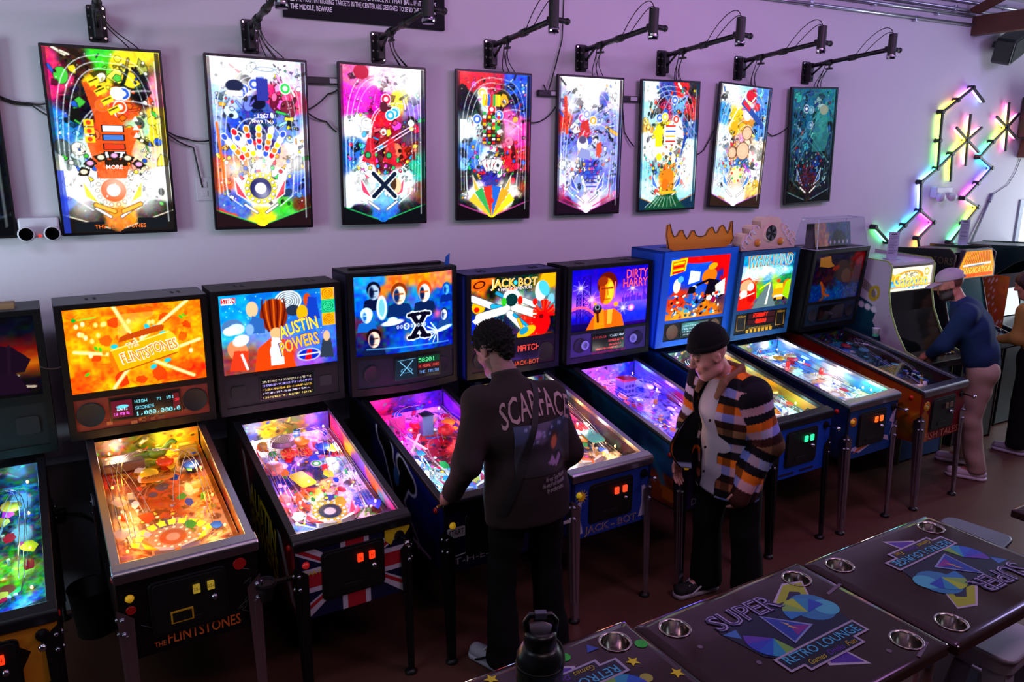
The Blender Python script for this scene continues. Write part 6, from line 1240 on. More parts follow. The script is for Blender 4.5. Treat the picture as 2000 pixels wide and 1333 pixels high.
def M_stern(spo, at): 
    p = at(.24, .5); MB().prism(rrect(p[0] - .035, p[0] + .035, p[2] - .03, p[2] + .03, .008), 'y', p[1] - .003, p[1]).build('blank_cover', mat('coin_door_black'), spo)

AMB, WARM, WHITE, CYAN, VIO, BLU, MAG, YEL = '#ff9020', '#ffc070', '#fff4e4', '#80e0ff', '#8050ff', '#4060ff', '#ff30c0', '#ffe040'
MACH = []
def mach(cx, label, **k): MACH.append(pinball('pinball_machine', cx, label, k))
mach(.247, 'pinball machine glowing orange with a stone-age backglass and chrome trim', key='flint', zl=.905, body='#0a0809', trim='c', leg='c', field=0, res=120, bg=bg_orange, bges=1.3, letters=L_flint, dmd=D_flint, dbox=(-.155, .17, .22, .9), des=1.4, panel='#6a2c22', pvar=.35, spx=.78, topcol='#5c6066', side=S_flint, frontart=Fr_flint, inner='#8a5020', innerblobs=[(.2,.5,.3,'#a86020'),(.6,.5,.3,'#603010'),(.9,.5,.2,'#808020')], backblobs=[(.2,.5,.2,'#806050'),(.5,.5,.2,'#707818'),(.8,.5,.2,'#c0b020')], apron='#8a5020', card='#201810', btn='#e8c040', btnes=.35, start='#e8b020', gi=ring_gi([AMB, WARM], 1.3) + [(.7, .95, YEL, .8), (.12, .98, WHITE, .8)], insert=1.4, toys=T_flint, panelmarks=M_flint, gv0=.345, plunger=False, fb='#901818',
     paint=lambda c: (c.put(np.full((c.h, c.w), .45), '#d8701c'), [c.poly([(.47 + .3 * math.cos(a), .17 + .16 * math.sin(a)), (.47 + .38 * math.cos(a), .17 + .2 * math.sin(a)), (.47 + .38 * math.cos(a + .2), .17 + .2 * math.sin(a + .2)), (.47 + .3 * math.cos(a + .2), .17 + .16 * math.sin(a + .2))], '#f0e020', e=.7) for a in np.arange(.35, 2.7, .26)]))
mach(.967, 'pinball machine with a teal psychedelic backglass and a union flag front', key='aus', zl=.862, zr=1.10, zb=.455, body='#0c0c14', front='#14183c', trim='k', leg='k', field=1, res=125, bg=bg_teal, bges=1.45, letters=L_teal, dmd=D_bars, dbox=(-.13, .17, .14, .86), des=1.2, panel='#17181b', spx=.78, spr=.04, spsq=True, spone=True, bz0=1.148, bz1=1.84, topcol='#202124', side=S_teal, frontart=Fr_union, innerblobs=[(.1,.5,.15,'#e03090'),(.25,.5,.15,'#60c0c0'),(.4,.5,.15,'#f07020'),(.55,.5,.15,'#8040c0'),(.7,.5,.15,'#f0c020'),(.85,.5,.15,'#e03060')], backblobs=[(.1,.5,.2,'#3040c0'),(.35,.5,.2,'#f0d020'),(.6,.5,.2,'#a0c020'),(.85,.5,.2,'#4050c0')], apron='#3a2450', card='#6a4a80', start='#c02020', gi=ring_gi([WHITE, '#ff80d0', '#c0a0ff'], 1.3) + [(.4, .62, '#ff60c0', .9), (.4, .45, YEL, .8), (.6, .85, '#ffa0ff', .8)], insert=1.5, toys=T_teal, panelmarks=M_stern, num=False)
mach(1.70, 'pinball machine with a curved blue portrait backglass and purple side panel', key='xf', zl=.885, body='#0a0a24', front='#100c34', trim='k', leg='k', field=2, res=110, bg=bg_blue, bges=1.7, dmd=D_x, dbox=(-.09, .2, .2, .92), des=1.1, panel='#101626', spx=.72, spr=.05, spc='#0c1018', bw=.70, bz0=1.155, bz1=1.89, gv0=.33, gv1=.97, curve=.05, topcol='#141418', side=S_x, frontart=Fr_x, innerblobs=[(.2,.5,.3,'#301050'),(.6,.5,.3,'#a020a0'),(.9,.5,.2,'#6020c0')], backblobs=[(.2,.5,.2,'#a01060'),(.5,.5,.2,'#2020a0'),(.8,.5,.2,'#5010a0')], gi=[(.1,.15,CYAN,1.4),(.9,.2,CYAN,1.4),(.1,.4,WHITE,1.4),(.9,.42,'#a0c0ff',1.2),(.1,.62,MAG,1.7),(.88,.65,'#ff4040',1.3),(.15,.85,MAG,1.8),(.85,.9,'#a030ff',1.8),(.5,.8,MAG,1.2)], insert=1.3, toys=T_x, topper=Top_bar, pl='k')
mach(2.455, 'pinball machine with a white robot backglass and blue cabinet front', key='jb', zl=.885, body='#0c1444', front='#1c3890', trim='c', leg='c', field=3, res=100, bg=bg_robot, bges=1.5, letters=L_robot, dmd=D_match, dbox=(-.19, .19, .3, .9), des=1.6, panel='#241024', spx=.76, spc='#0c080e', bw=.71, bz0=1.155, bz1=1.825, gv0=.35, side=S_jack, frontart=Fr_jack, btn='#ff4020', num=True, inner='#302838', gi=ring_gi([WHITE, WARM], 1.2) + [(.75, .72, AMB, 1.0), (.5, .3, '#ff6040', .8)], toys=T_jack, panelmarks=M_robot, start='#e8c820', bbox='#102060')
mach(3.215, 'pinball machine with a violet city-bridge backglass and blue lit field', key='dh', zl=.90, body='#082a40', front='#3c2460', trim='c', leg='c', field=4, res=110, bg=bg_violet, bges=1.45, letters=L_violet, dmd=D_harry, dbox=(-.15, .13, .16, .92), des=1.4, panel='#403868', spx=.76, spr=.05, spc='#1a1630', bw=.735, bz0=1.165, bz1=1.832, side=S_harry, frontart=Fr_harry, innerblobs=[(.2,.5,.3,'#203090'),(.5,.5,.2,'#c02838'),(.8,.5,.3,'#6050c0')], backblobs=[(.2,.5,.2,'#b0a8f0'),(.6,.5,.2,'#d0c0ff'),(.85,.5,.2,'#3030a0')], gi=ring_gi([VIO, BLU, '#a060ff'], 2.0) + [(.5, .85, '#ff3050', .8), (.5, .5, '#6060ff', 1.2), (.75, .2, '#ff50c0', .8)], toys=T_harry, panelmarks=M_grille_target, bbox='#14101c')
mach(3.975, 'blue pinball machine with a cartoon backglass under an orange antler topper', key='rb', zl=.925, zr=1.15, zb=.52, body='#0c3c9c', front='#1048b0', trim='k', leg='k', field=5, res=100, bg=bg_cartoon, bges=1.35, dmd=D_moose, dbox=(-.12, .14, .15, .9), des=.9, panel='#17181c', spx=.72, spr=.055, spc='#6a5038', bw=.73, bz0=1.19, bz1=1.90, gv0=.28, gv1=.93, pv1=.25, tilt=.06, bd=.3, frame='#1058c8', gin=.065, bbox='#0c48b8', side=S_moose, frontart=Fr_moose, btn='#30f0a0', gi=ring_gi([WHITE, '#c0fff0'], 1.4), toys=T_moose, topper=Top_antlers, inner='#c08820', fb='#d02018')
mach(4.67, 'pinball machine with a storm and highway backglass under a cloud-shaped fan topper', key='ww', zl=.945, zr=1.13, zb=.535, body='#141c34', front='#10407c', trim='c', leg='c', field=6, res=110, bg=bg_storm, bges=1.45, letters=L_storm, dmd=D_wind, dbox=(-.155, .15, .38, .98), des=1.6, panel='#181210', spr=0, bw=.655, bz0=1.165, bz1=1.862, gv0=.34, gv1=.95, tilt=.06, bd=.28, frame='#184878', bbox='#103c6c', side=S_wind, frontart=Fr_wind, btn='#ff6020', gi=ring_gi([WHITE, CYAN], 1.5) + [(.95, .12, '#40ff60', .8)], toys=T_wind, topper=Top_cloud, panelmarks=M_wind, innerblobs=[(.2,.5,.3,'#3880c0'),(.5,.5,.2,'#c8d0d0'),(.8,.5,.3,'#2868b0')], backblobs=[(.2,.5,.2,'#c09030'),(.6,.5,.2,'#2080d0'),(.85,.5,.2,'#2870c0')], start='#e8a020')
mach(5.475, 'unlit red and orange pinball machine under a clear display case', key='ft', zl=.925, zr=1.13, zb=.515, body='#7a1c14', front='#6a141c', trim='c', leg='c', field=7, res=80, lit=False, lamp=0., insert=.01, bg=bg_fish, dmd=D_dark, dbox=(-.16, .16, .2, .85), panel='#152838', spr=.05, spc='#0a0a10', bw=.71, bz0=1.155, bz1=1.832, gv0=.36, gv1=.95, pv1=.33, tilt=.07, bd=.27, frame='#08080a', bbox='#0a0a0e', side=S_fish, frontart=Fr_fish, btn='#906868', btnes=.12, gi=(), topper=Top_case, inner='#302018', start='#806020')
mach(-.53, 'dark pinball machine with a moonlit ship backglass and cyan field, partly hidden', key='pi', zl=.80, zr=1.06, zb=.42, rz=2.0, body='#2a1610', front='#1c100c', trim='k', leg='k', field=2, res=90, bg=bg_pirate, bges=.8, bz0=1.09, bz1=1.815, bw=.70, gv0=.42, panel='#101114', spr=.05, spsq=True, spc='#4a3824', pv1=.36, topcol='#3c4044', side=S_pirate, frontart=Fr_pirate, gi=ring_gi([CYAN, '#60c0ff', '#a0ff60'], .9), inner='#206078', dmd=None, pl='c', topper=Top_items,
     paint=lambda c: (c.blobs([(.2,.9,.2,'#103048'),(.7,.9,.2,'#184860'),(.3,.6,.2,'#206890'),(.8,.6,.2,'#183850'),(.5,.35,.2,'#b0c820'),(.8,.3,.15,'#70c030'),(.2,.3,.2,'#2060c0'),(.7,.15,.2,'#2878c0'),(.3,.1,.2,'#6a8078')], .1, 2, 4), c.mottle(.5, 24, 3), c.mottle(.4, 50, 5), c.ell(.72, .25, .06, None, '#a04830')))
# ------------------------------------------------------------------ upright arcade cabinets
moldg = mat('green_edge_moulding', '#7a9a28', .35); joyb = mat('arcade_black_laminate', '#0c0d10', .4)
def joystick(t, x, y, z, col):
    j = MB().cyl((x, y, z), (x, y, z + .055), .006, n=8).build('joystick', chrome, t); MB().sphere((x, y, z + .065), .016, 10).build('joystick_ball', mat('ball_' + col[1:], col, .2), j, smooth=True)
def upright(name, x0, x1, prof, label, side_m, body_m, mold_m, yb=-.02):
    t = empty(name, ((x0 + x1) / 2, -.5, 0), 0, label, 'arcade cabinet', 'upright arcade cabinets beyond the pinball machines')
    w = (x1 - x0) / 2; P = [(y + .5, z) for y, z in prof]
    for s in (-1, 1):
        MB().prism(P, 'x', s * w, s * (w - .02)).build('side_panel', side_m, t)
        MB().tube([(s * (w - .01), y, z) for y, z in P + P[:1]], .009, 6).build('edge_moulding', mold_m, t, smooth=True)
    return t, w
# white cabinet with the blue wave marquee
prof = [(-.03, 0), (-.90, 0), (-.90, .80), (-1.03, .86), (-1.03, .92), (-.84, .98), (-.74, 1.12), (-.66, 1.28), (-.62, 1.45), (-.62, 1.66), (-.58, 1.70), (-.03, 1.72)]
gal, w = upright('arcade_cabinet', 5.90, 6.50, prof, 'white-sided arcade cabinet with a blue and yellow lettered marquee', mat('white_cabinet_laminate', '#b0aab8', .4), joyb, moldg)
w -= .02
MB().box(-w, w, -.40, -.38, .02, .80).build('front_panel', mat('blue_cabinet_front', '#1c4a78', .4), gal)
MB().prism([(-.40, .80), (-.52, .86), (-.52, .91), (-.34, .965), (-.34, .80)], 'x', -w, w).build('control_panel', mat('control_panel_dark', '#14181c', .35), gal, bevel=.004)
for x in (-.13,): joystick(gal, x, -.44, .925, '#c02020')
for k, x in enumerate((.08, .15, .2)): MB().lathe([(.016, 0), (.016, .008), (.011, .012), (0, .012)], (x, -.44, .938), 12).build('push_button', mat('button_%d' % k, ['#c02020', '#d0d0d8', '#d0b020'][k], .3), gal)
MB().prism([(-.33, .965), (-.24, 1.12), (-.16, 1.28), (-.12, 1.44), (-.08, 1.44), (-.2, .95)], 'x', -w, w).build('screen_glass', mat('dark_screen_glass', '#030405', .12, coat=.5), gal)
cv = Cv(110, 44, '#f8ecd0', .42, 3); cv.glow(.5, .5, .6, '#fff8e8', .5); cv.ell(.45, .55, .36, .13, '#e8a020', .05); cv.ell(.47, .58, .26, .09, '#f8f0d0', .05)
for k in range(40):
    R = random.Random(k); cv.ell(R.uniform(.32, .68), R.uniform(.5, .8), .012, .008, '#403828', 0, .7)
for k in range(9): cv.ell(.08 + .1 * k, .28 + .03 * math.sin(k), .055, .08, '#2898d8', .3); cv.ell(.09 + .1 * k, .22, .04, .05, '#70c8f0', .3)
cv.line([(0, .14), (1, .2)], .02, '#f09020'); cv.ell(.88, .75, .05, .06, '#c8b020', .5, ring=.02); cv.ell(.06, .6, .05, .07, '#f0b020', .4)
panel('marquee', cv, (-w, -.105, 1.445), (2 * w, 0, 0), (0, -.002, .2), screen_mat('marquee_glow_blue', 1.35), gal)
text_obj('marquee_lettering', 'Galaxian', (0, -.108, 1.53), (1, 0, 0), (0, 0, 1), .15, ink('gal', '#e89018', 1.0), gal, off=.03, width=.47, wob=.008); text_obj('marquee_lettering', 'Galaxian', (0, -.110, 1.53), (1, 0, 0), (0, 0, 1), .15, ink('gal2', '#f8e040', 1.2), gal, off=.005, width=.46, wob=.008)
MB().box(-w, w, -.11, .46, 1.665, 1.69).build('top_panel', mat('white_cabinet_laminate'), gal); MB().box(-w, w, -.118, -.1, 1.425, 1.445).build('marquee_retainer', joyb, gal)
MB().box(-w, w, .44, .46, .02, 1.68).build('back_panel', joyb, gal)
cs = Cv(110, 190, '#b0aab8', 1.72 / 1.0, 3); TE = '#0c3f50'
class _Up:
    def __getattr__(s, n):
        f = getattr(cs, n)
        def g(*a, **k):
            a = list(a)
            if n in ('poly', 'line'): a[0] = [(u, v * .8 + .3) for u, v in a[0]]
            elif n == 'ell': a[1] = a[1] * .8 + .3
            elif n == 'curve': a[:4] = [(u, v * .8 + .3) for u, v in a[:4]]
            return f(*a, **k)
        return g
cs_ = _Up()
cs_.poly([(.02, .70), (.2, .78), (.5, .80), (.78, .74), (.86, .66), (.8, .6), (.78, .5), (.86, .42), (.84, .3), (.98, .24), (.99, .1), (.02, .08)], '#b8b0c0'); cs_.poly([(.02, .64), (.2, .68), (.45, .66), (.68, .62), (.82, .58), (.7, .5), (.76, .42), (.74, .34), (.9, .28), (.92, .16), (.02, .14)], TE)
for k in range(8): cs_.ell(.06 + .1 * k, .645 - .01 * k, .05, .03, '#d8d4dc'); 
for k in range(6): cs_.curve((.02, .74 - .012 * k), (.3, .82 - .012 * k), (.6, .79 - .012 * k), (.8, .69 - .01 * k), .006, '#403018')
cs_.ell(.78, .68, .08, .05, '#b09820', .4, ring=.03); cs_.ell(.35, .54, .04, None, '#808078'); cs_.ell(.35, .54, .02, None, '#101010'); cs_.poly([(.02, .4), (.3, .34), (.5, .22), (.4, .16), (.02, .18)], '#6a5a20', .8)
# sheet is clipped to the cabinet profile
def prof_span(z):
    P = prof; f = []
    for (y1, z1), (y2, z2) in zip(P, P[1:] + P[:1]):
        if (z1 <= z < z2) or (z2 <= z < z1): f.append(y1 + (y2 - y1) * (z - z1) / (z2 - z1))
    return min(f) + .5, max(f) + .5
Z = .02 + cs.V * 1.66; Ysp = np.array([prof_span(z) for z in Z[:, 0]]); Yv = Ysp[:, 1:2] - .01 + cs.U * (Ysp[:, :1] - Ysp[:, 1:2] + .02)
sheet('side_art', np.stack([np.full_like(Z, -w - .0215), Yv, Z], -1), cs, print_mat('cabinet_art_print'), gal)
# black cabinet with the orange octagonal marquee
prof2 = [(-.03, 0), (-.86, 0), (-.86, .85), (-1.0, .92), (-1.0, .97), (-.70, 1.06), (-.56, 1.5), (-.66, 1.54), (-.66, 1.72), (-.60, 1.765), (-.03, 1.73)]
vin, w = upright('arcade_cabinet', 6.70, 7.32, prof2, 'black arcade cabinet with an orange octagonal marquee', joyb, joyb, mat('brown_edge_moulding', '#38241c', .4)); w -= .02
MB().box(-w, w, -.36, -.34, .02, .86).build('front_panel', joyb, vin); MB().prism([(-.36, .85), (-.49, .92), (-.49, .96), (-.2, 1.05), (-.2, .9)], 'x', -w, w).build('control_panel', mat('control_panel_teal', '#124050', .35), vin)
MB().prism([(-.19, 1.06), (-.06, 1.5), (-.02, 1.5), (-.14, 1.05)], 'x', -w, w).build('screen_glass', mat('teal_screen_glass', '#04202a', .12, emit='#0c4a58', es=.25), vin)
for x in (-.15, .12): joystick(vin, x, -.4, .985, '#202028')
oct_ = [(-w + .0, 1.5), (w - .0, 1.5), (w - .0, 1.60), (w - .09, 1.765), (-w + .09, 1.765), (-w + .0, 1.60)]
MB().prism(oct_, 'y', -.185, -.14).build('marquee_frame', mat('marquee_frame_brown', '#241820', .35), vin, bevel=.006)
cm = Cv(100, 42, '#f09018', .4, 4); cm.mottle(.2, 20, 2)
for k in range(14): cm.line([(.1 + .06 * k, .5), (.12 + .06 * k, .95)], .018, '#8a3008'); 
cm.line([(.1, .46), (.9, .52)], .03, '#e8e8f0'); cm.line([(.25, .42), (.7, .47)], .015, '#406080'); cm.line([(.05, .06), (.95, .1)], .05, '#d85010')
U = cm.U * 2 - 1; sx = np.where(cm.V > .42, 1 - .27 * (cm.V - .42) / .58, 1.) * .95
sheet('marquee', np.stack([U * sx * (w - .015), np.full_like(U, -.1865), 1.515 + cm.V * .235], -1), cm, screen_mat('marquee_glow_orange', 1.4), vin)
text_obj('marquee_lettering', 'VINDICATORS', (0, -.187, 1.575), (1, 0, 0), (0, 0, 1), .075, ink('vin2', '#5a2008', .1), vin, off=.02, width=.49); text_obj('marquee_lettering', 'VINDICATORS', (0, -.189, 1.575), (1, 0, 0), (0, 0, 1), .075, ink('vin', '#ffc838', 1.3), vin, off=.0, width=.48)
text_obj('side_lettering', 'VINDICATORS', (-w - .0215, .1, 1.66), (0, -1, 0), (0, 0, 1), .09, ink('vinside', '#5a4a30'), vin, width=.5)
MB().box(-w, w, .44, .46, .02, 1.7).build('back_panel', joyb, vin); MB().prism([(-.14, 1.74), (.46, 1.715), (.46, 1.70), (-.14, 1.72)], 'x', -w, w).build('top_panel', joyb, vin)
# dark green cabinet with a sweeping canopy
prof3 = [(-.03, 0), (-.72, 0), (-.72, .82), (-.84, .9), (-.82, .96), (-.5, 1.04), (-.46, 1.3), (-.52, 1.48), (-.66, 1.6), (-.78, 1.66), (-.8, 1.72), (-.76, 1.76), (-.03, 1.72)]
drk = mat('dark_green_laminate', '#0c2426', .35)
cab, w = upright('arcade_cabinet', 7.62, 8.2, prof3, 'dark green arcade cabinet with a sweeping canopy top', drk, drk, drk); w -= .02
MB().box(-w, w, -.22, -.2, .02, .82).build('front_panel', drk, cab); MB().prism([(-.22, .82), (-.33, .9), (-.3, .95), (-.02, 1.03), (-.02, .85)], 'x', -w, w).build('control_panel', mat('control_panel_dark'), cab)
MB().prism([(-.01, 1.04), (.05, 1.3), (.0, 1.46), (.06, 1.46), (.1, 1.3), (.04, 1.03)], 'x', -w, w).build('screen_glass', mat('dark_screen_glass'), cab); MB().prism([(-.27, 1.75), (.46, 1.715), (.46, 1.70), (-.27, 1.73)], 'x', -w, w).build('top_panel', drk, cab)
MB().box(-w, w, .44, .46, .02, 1.7).build('back_panel', drk, cab)
cs3 = Cv(60, 60, '#c8642c', 1., 8); cs3.mottle(.12, 10, 2); R = random.Random(9)
for k in range(46): u, v = R.uniform(.05, .95), R.uniform(.05, .95); cs3.ell(u, v, .018, .034, '#f0e8e0', -.4)
panel('side_art', cs3, (-w - .0215, .22, .95), (0, -.38, 0), (0, 0, .52), print_mat('cabinet_art_print'), cab)
# pale countertop cabinet and wire rack by the window
t = empty('counter_cabinet', (8.62, -.16, 0), 0, 'pale teal cabinet with a red lettered header beside the window', 'arcade cabinet')
MB().prism([(-.2, 0), (.2, 0), (.2, 1.66), (-.22, 1.70), (-.26, 1.64), (-.24, 1.56), (-.12, 1.5), (-.1, .9), (-.3, .8), (-.3, .7), (-.2, .66)], 'x', -.30, .24).build('cabinet_body', mat('pale_teal_laminate', '#7d9a98', .45), t, bevel=.004)
MB().box(-.28, .22, -.275, -.262, 1.57, 1.64).build('header', mat('red_header', '#c82838', .4, emit='#e03048', es=.7), t); text_obj('header_lettering', 'The Challenger', (-.02, -.277, 1.605), (1, 0, 0), (0, 0, 1), .055, ink('chal', '#ffe8e8', 1.), t, width=.42)
MB().box(-.335, -.30, -.2, .2, 0, 1.66).build('brown_side', mat('brown_laminate', '#5a4030', .5), t)
t = empty('wire_rack', (8.84, -.62, 0), 0, 'wire display rack with hanging cords in front of the window', 'rack')
wm = mat('rack_wire_white', '#c8d0dc', .3, .3)
for x in (-.12, .28): MB().tube([(x, 0, 0), (x, 0, 1.66)], .01, 6).build('upright_post', wm, t)
for z in (.3, .6, .9, 1.15, 1.3, 1.62): MB().tube([(-.12, 0, z), (.28, 0, z)], .006, 6).build('crossbar', wm, t)
for z in (.9, 1.15): MB().box(-.12, .28, -.02, .2, z, z + .012).build('shelf', mat('rack_shelf_glass', '#a8c0cc', .2), t)
R = random.Random(4)
for k in range(7): x = -.1 + .06 * k; MB().tube([(x, -.012, 1.62), (x + R.uniform(-.02, .02), -.02, 1.5), (x + R.uniform(-.03, .03), -.02, 1.38 + R.uniform(-.05, .04))], .004, 5).build('hanging_cord', mat('dark_cord', '#243040', .5), t)
# instruction sheets in clear holders on top of two cabinets
for (x, y, z, lab) in ((6.17, -.42, 1.69, 'printed sheet in a clear stand on the white arcade cabinet'), (7.28, -.36, 1.754, 'printed sheet in a clear stand on the black arcade cabinet')):
    t = empty('sign_holder', (x, y, z + .0025), rad(-12), lab, 'sign'); MB().box(-.055, .055, -.004, .0, .004, .235).build('paper_sheet', mat('white_paper', '#c4c2d0', .6), t); MB().box(-.058, .058, -.007, -.0055, .0, .24).build('clear_front', glass_mat('acrylic_sheet', (.95, .96, .98), 1.2), t); MB().box(-.058, .058, -.04, .04, -.001, .004).build('base', mat('acrylic_edge', '#b0bcd0', .2), t)
    MB().box(-.03, .03, -.0046, -.0043, .21, .219).build('heading_line', mat('paper_ink', '#30303c', .6), t)
    for k in range(12): MB().box(-.042, .042 - .012 * (k % 3), -.0046, -.0043, .19 - .013 * k, .194 - .013 * k).build('text_line', mat('paper_ink_grey', '#70707c', .6), t)
# paper cup standing on the pinball rail side of the white cabinet
t = empty('paper_cup', (5.83, -.62, 1.045), 0, 'small white cup on the rail of the unlit red pinball machine', 'cup')
t.location = (5.745, -.66, 1.092); MB().lathe([(0, 0), (.024, 0), (.031, .07), (.033, .072), (.029, .07), (.022, .006)], (0, 0, 0), 14).build('cup_wall', mat('white_cup', '#d0ccd4', .5), t, smooth=True); MB().lathe([(.0245, .004), (.0262, .02)], (0, 0, 0), 14).build('green_band', mat('green_band', '#38c080', .4), t)
# ------------------------------------------------------------------ people (smooth-blended volumes meshed with surface nets)
class Sdf:
    def __init__(s, lo, hi, vox):
        s.lo = np.array(lo, float); s.vox = vox; s.n = (np.ceil((np.array(hi) - s.lo) / vox)).astype(int) + 1
        s.D = np.full(tuple(s.n), 1.0, np.float32); s.ax = [s.lo[i] + vox * np.arange(s.n[i]) for i in range(3)]
    def sub(s, lo, hi):
        a = np.maximum(np.floor((np.array(lo) - s.lo) / s.vox).astype(int), 0); b = np.minimum(np.ceil((np.array(hi) - s.lo) / s.vox).astype(int) + 1, s.n)
        if np.any(b <= a): return None, None
        sl = tuple(slice(a[i], b[i]) for i in range(3)); g = np.meshgrid(*[s.ax[i][sl[i]] for i in range(3)], indexing='ij'); return sl, np.stack(g, -1)
    def _mix(s, sl, d, k, op):
        A = s.D[sl]
        if op == 'add': h = np.maximum(k - np.abs(A - d), 0) / max(k, 1e-6); s.D[sl] = np.minimum(A, d) - h * h * k * .25
        elif op == 'cut': d = -d; h = np.maximum(k - np.abs(A - d), 0) / max(k, 1e-6); s.D[sl] = np.maximum(A, d) + h * h * k * .25
    def cone(s, a, b, ra, rb, k=.02, flat=None, op='add'):
        """capsule with changing radius; flat=(axis, ratio) widens it along axis"""
        a = np.array(a, float); b = np.array(b, float); R = max(ra, rb) * (flat[1] if flat else 1) + k + 2 * s.vox
        sl, P = s.sub(np.minimum(a, b) - R, np.maximum(a, b) + R)
        if sl is None: return s
        ab = b - a; t = np.clip(((P - a) @ ab) / (ab @ ab + 1e-12), 0, 1); q = P - a - t[..., None] * ab
        if flat:
            n = np.array(flat[0], float); n /= np.linalg.norm(n); c = q @ n; d = np.sqrt(np.maximum((q * q).sum(-1) + (1 / flat[1] ** 2 - 1) * c * c, 0))
        else: d = np.sqrt((q * q).sum(-1))
        s._mix(sl, d - (ra + (rb - ra) * t), k, op); return s
    def ell(s, c, r, R=None, k=.02, op='add'):
        c = np.array(c, float); r = np.array(r, float); m = r.max() + k + 2 * s.vox; sl, P = s.sub(c - m, c + m)
        if sl is None: return s
        q = (P - c) @ (R if R is not None else np.eye(3)); u = q / r; n0 = np.sqrt((u * u).sum(-1)); n1 = np.sqrt(((u / r) ** 2).sum(-1)) + 1e-9
        s._mix(sl, n0 * (n0 - 1) / n1, k, op); return s
    def plane(s, p, n, k=.004):
        """keep the side that n points away from"""
        n = np.array(n, float); n /= np.linalg.norm(n); g = np.meshgrid(*s.ax, indexing='ij'); d = (g[0] - p[0]) * n[0] + (g[1] - p[1]) * n[1] + (g[2] - p[2]) * n[2]
        s.D = np.maximum(s.D, d.astype(np.float32)); return s
    def wrinkle(s, amp, freq, seed, zmask=None):
        g = np.meshgrid(*s.ax, indexing='ij'); r = np.random.default_rng(seed); w = 0
        for k in range(5):
            f = r.normal(size=3); f = f / np.linalg.norm(f) * freq * r.uniform(.6, 1.6); w = w + np.sin(g[0] * f[0] + g[1] * f[1] * .8 + g[2] * f[2] + r.uniform(0, 6))
        s.D += (amp * w / 2.2).astype(np.float32); return s
    def mesh(s):
        D = s.D; I = D < 0; n = np.array(D.shape); c = tuple(n - 1)
        cnt = np.zeros(c, np.int8); pos = np.zeros(c + (3,), np.float32); ne = np.zeros(c, np.float32)
        def S(o): return tuple(slice(o[i], o[i] + c[i]) for i in range(3))
        for o in [(i, j, k) for i in (0, 1) for j in (0, 1) for k in (0, 1)]: cnt += I[S(o)]
        act = (cnt > 0) & (cnt < 8); ia = np.nonzero(act); pos = np.zeros((len(ia[0]), 3)); ne = np.zeros(len(ia[0]))
        for ax in range(3):
            o1, o2 = [i for i in range(3) if i != ax]
            for u in (0, 1):
                for v in (0, 1):
                    a = [0, 0, 0]; a[o1] = u; a[o2] = v; b = list(a); b[ax] = 1
                    da = D[ia[0] + a[0], ia[1] + a[1], ia[2] + a[2]]; db = D[ia[0] + b[0], ia[1] + b[1], ia[2] + b[2]]; x = (da < 0) != (db < 0)
                    t = np.where(x, da / (da - db + 1e-12), 0); p = np.zeros((len(t), 3)) + a; p[:, ax] = t; pos[x] += p[x]; ne[x] += 1
        V = s.lo + (np.stack(ia, 1) + pos / np.maximum(ne, 1)[:, None]) * s.vox
        idx = np.full(c, -1, np.int32); idx[ia] = np.arange(len(ia[0])); F = []
        for ax in range(3):
            o1, o2 = (ax + 1) % 3, (ax + 2) % 3; sa = [slice(1, n[i] - 1) for i in range(3)]; sb = list(sa); sa[ax] = slice(0, n[ax] - 1); sb[ax] = slice(1, n[ax])
            A = I[tuple(sa)]; B = I[tuple(sb)]; e = np.nonzero(A != B); w = A[e]; base = np.stack(e, 1); base[:, o1] += 1; base[:, o2] += 1
            def q(d1, d2): r = base.copy(); r[:, o1] -= d1; r[:, o2] -= d2; return idx[r[:, 0], r[:, 1], r[:, 2]]
            Q = np.stack([q(1, 1), q(0, 1), q(0, 0), q(1, 0)], 1); Q[~w] = Q[~w][:, ::-1]; F.append(Q)
        F = np.concatenate(F); F = F[(F >= 0).all(1)]
        for it in range(1):                                    # one relaxing pass
            A = np.zeros_like(V); m = np.zeros(len(V))
            for i in range(4): np.add.at(A, F[:, i], V[F[:, (i + 1) % 4]]); np.add.at(m, F[:, i], 1)
            V = V * .5 + .5 * A / np.maximum(m, 1)[:, None]
        return V, F
def vf_obj(name, V, F, m, parent, col=None):
    me = bpy.data.meshes.new(name); me.vertices.add(len(V)); me.vertices.foreach_set('co', V.reshape(-1).astype(np.float32))
    me.loops.add(F.size); me.loops.foreach_set('vertex_index', F.reshape(-1).astype(np.int32)); me.polygons.add(len(F))
    me.polygons.foreach_set('loop_start', (np.arange(len(F)) * 4).astype(np.int32)); me.polygons.foreach_set('loop_total', np.full(len(F), 4, np.int32))
    me.update(calc_edges=True); me.polygons.foreach_set('use_smooth', np.ones(len(F), bool))
    if col is not None:
        c = np.clip(col, 0, 1); lin = np.where(c <= .04045, c / 12.92, ((c + .055) / 1.055) ** 2.4); at = me.color_attributes.new('Col', 'FLOAT_COLOR', 'POINT')
        at.data.foreach_set('color', np.concatenate([lin, np.zeros((len(V), 1))], 1).reshape(-1).astype(np.float32))
    return link(name, me, m, parent)
def rotm(yaw=0, pitch=0, roll=0):
    """columns = local axes: x right, y forward, z up; pitch>0 looks down"""
    return np.array((Matrix.Rotation(yaw, 3, 'Z') @ Matrix.Rotation(-pitch, 3, 'X') @ Matrix.Rotation(roll, 3, 'Y')))
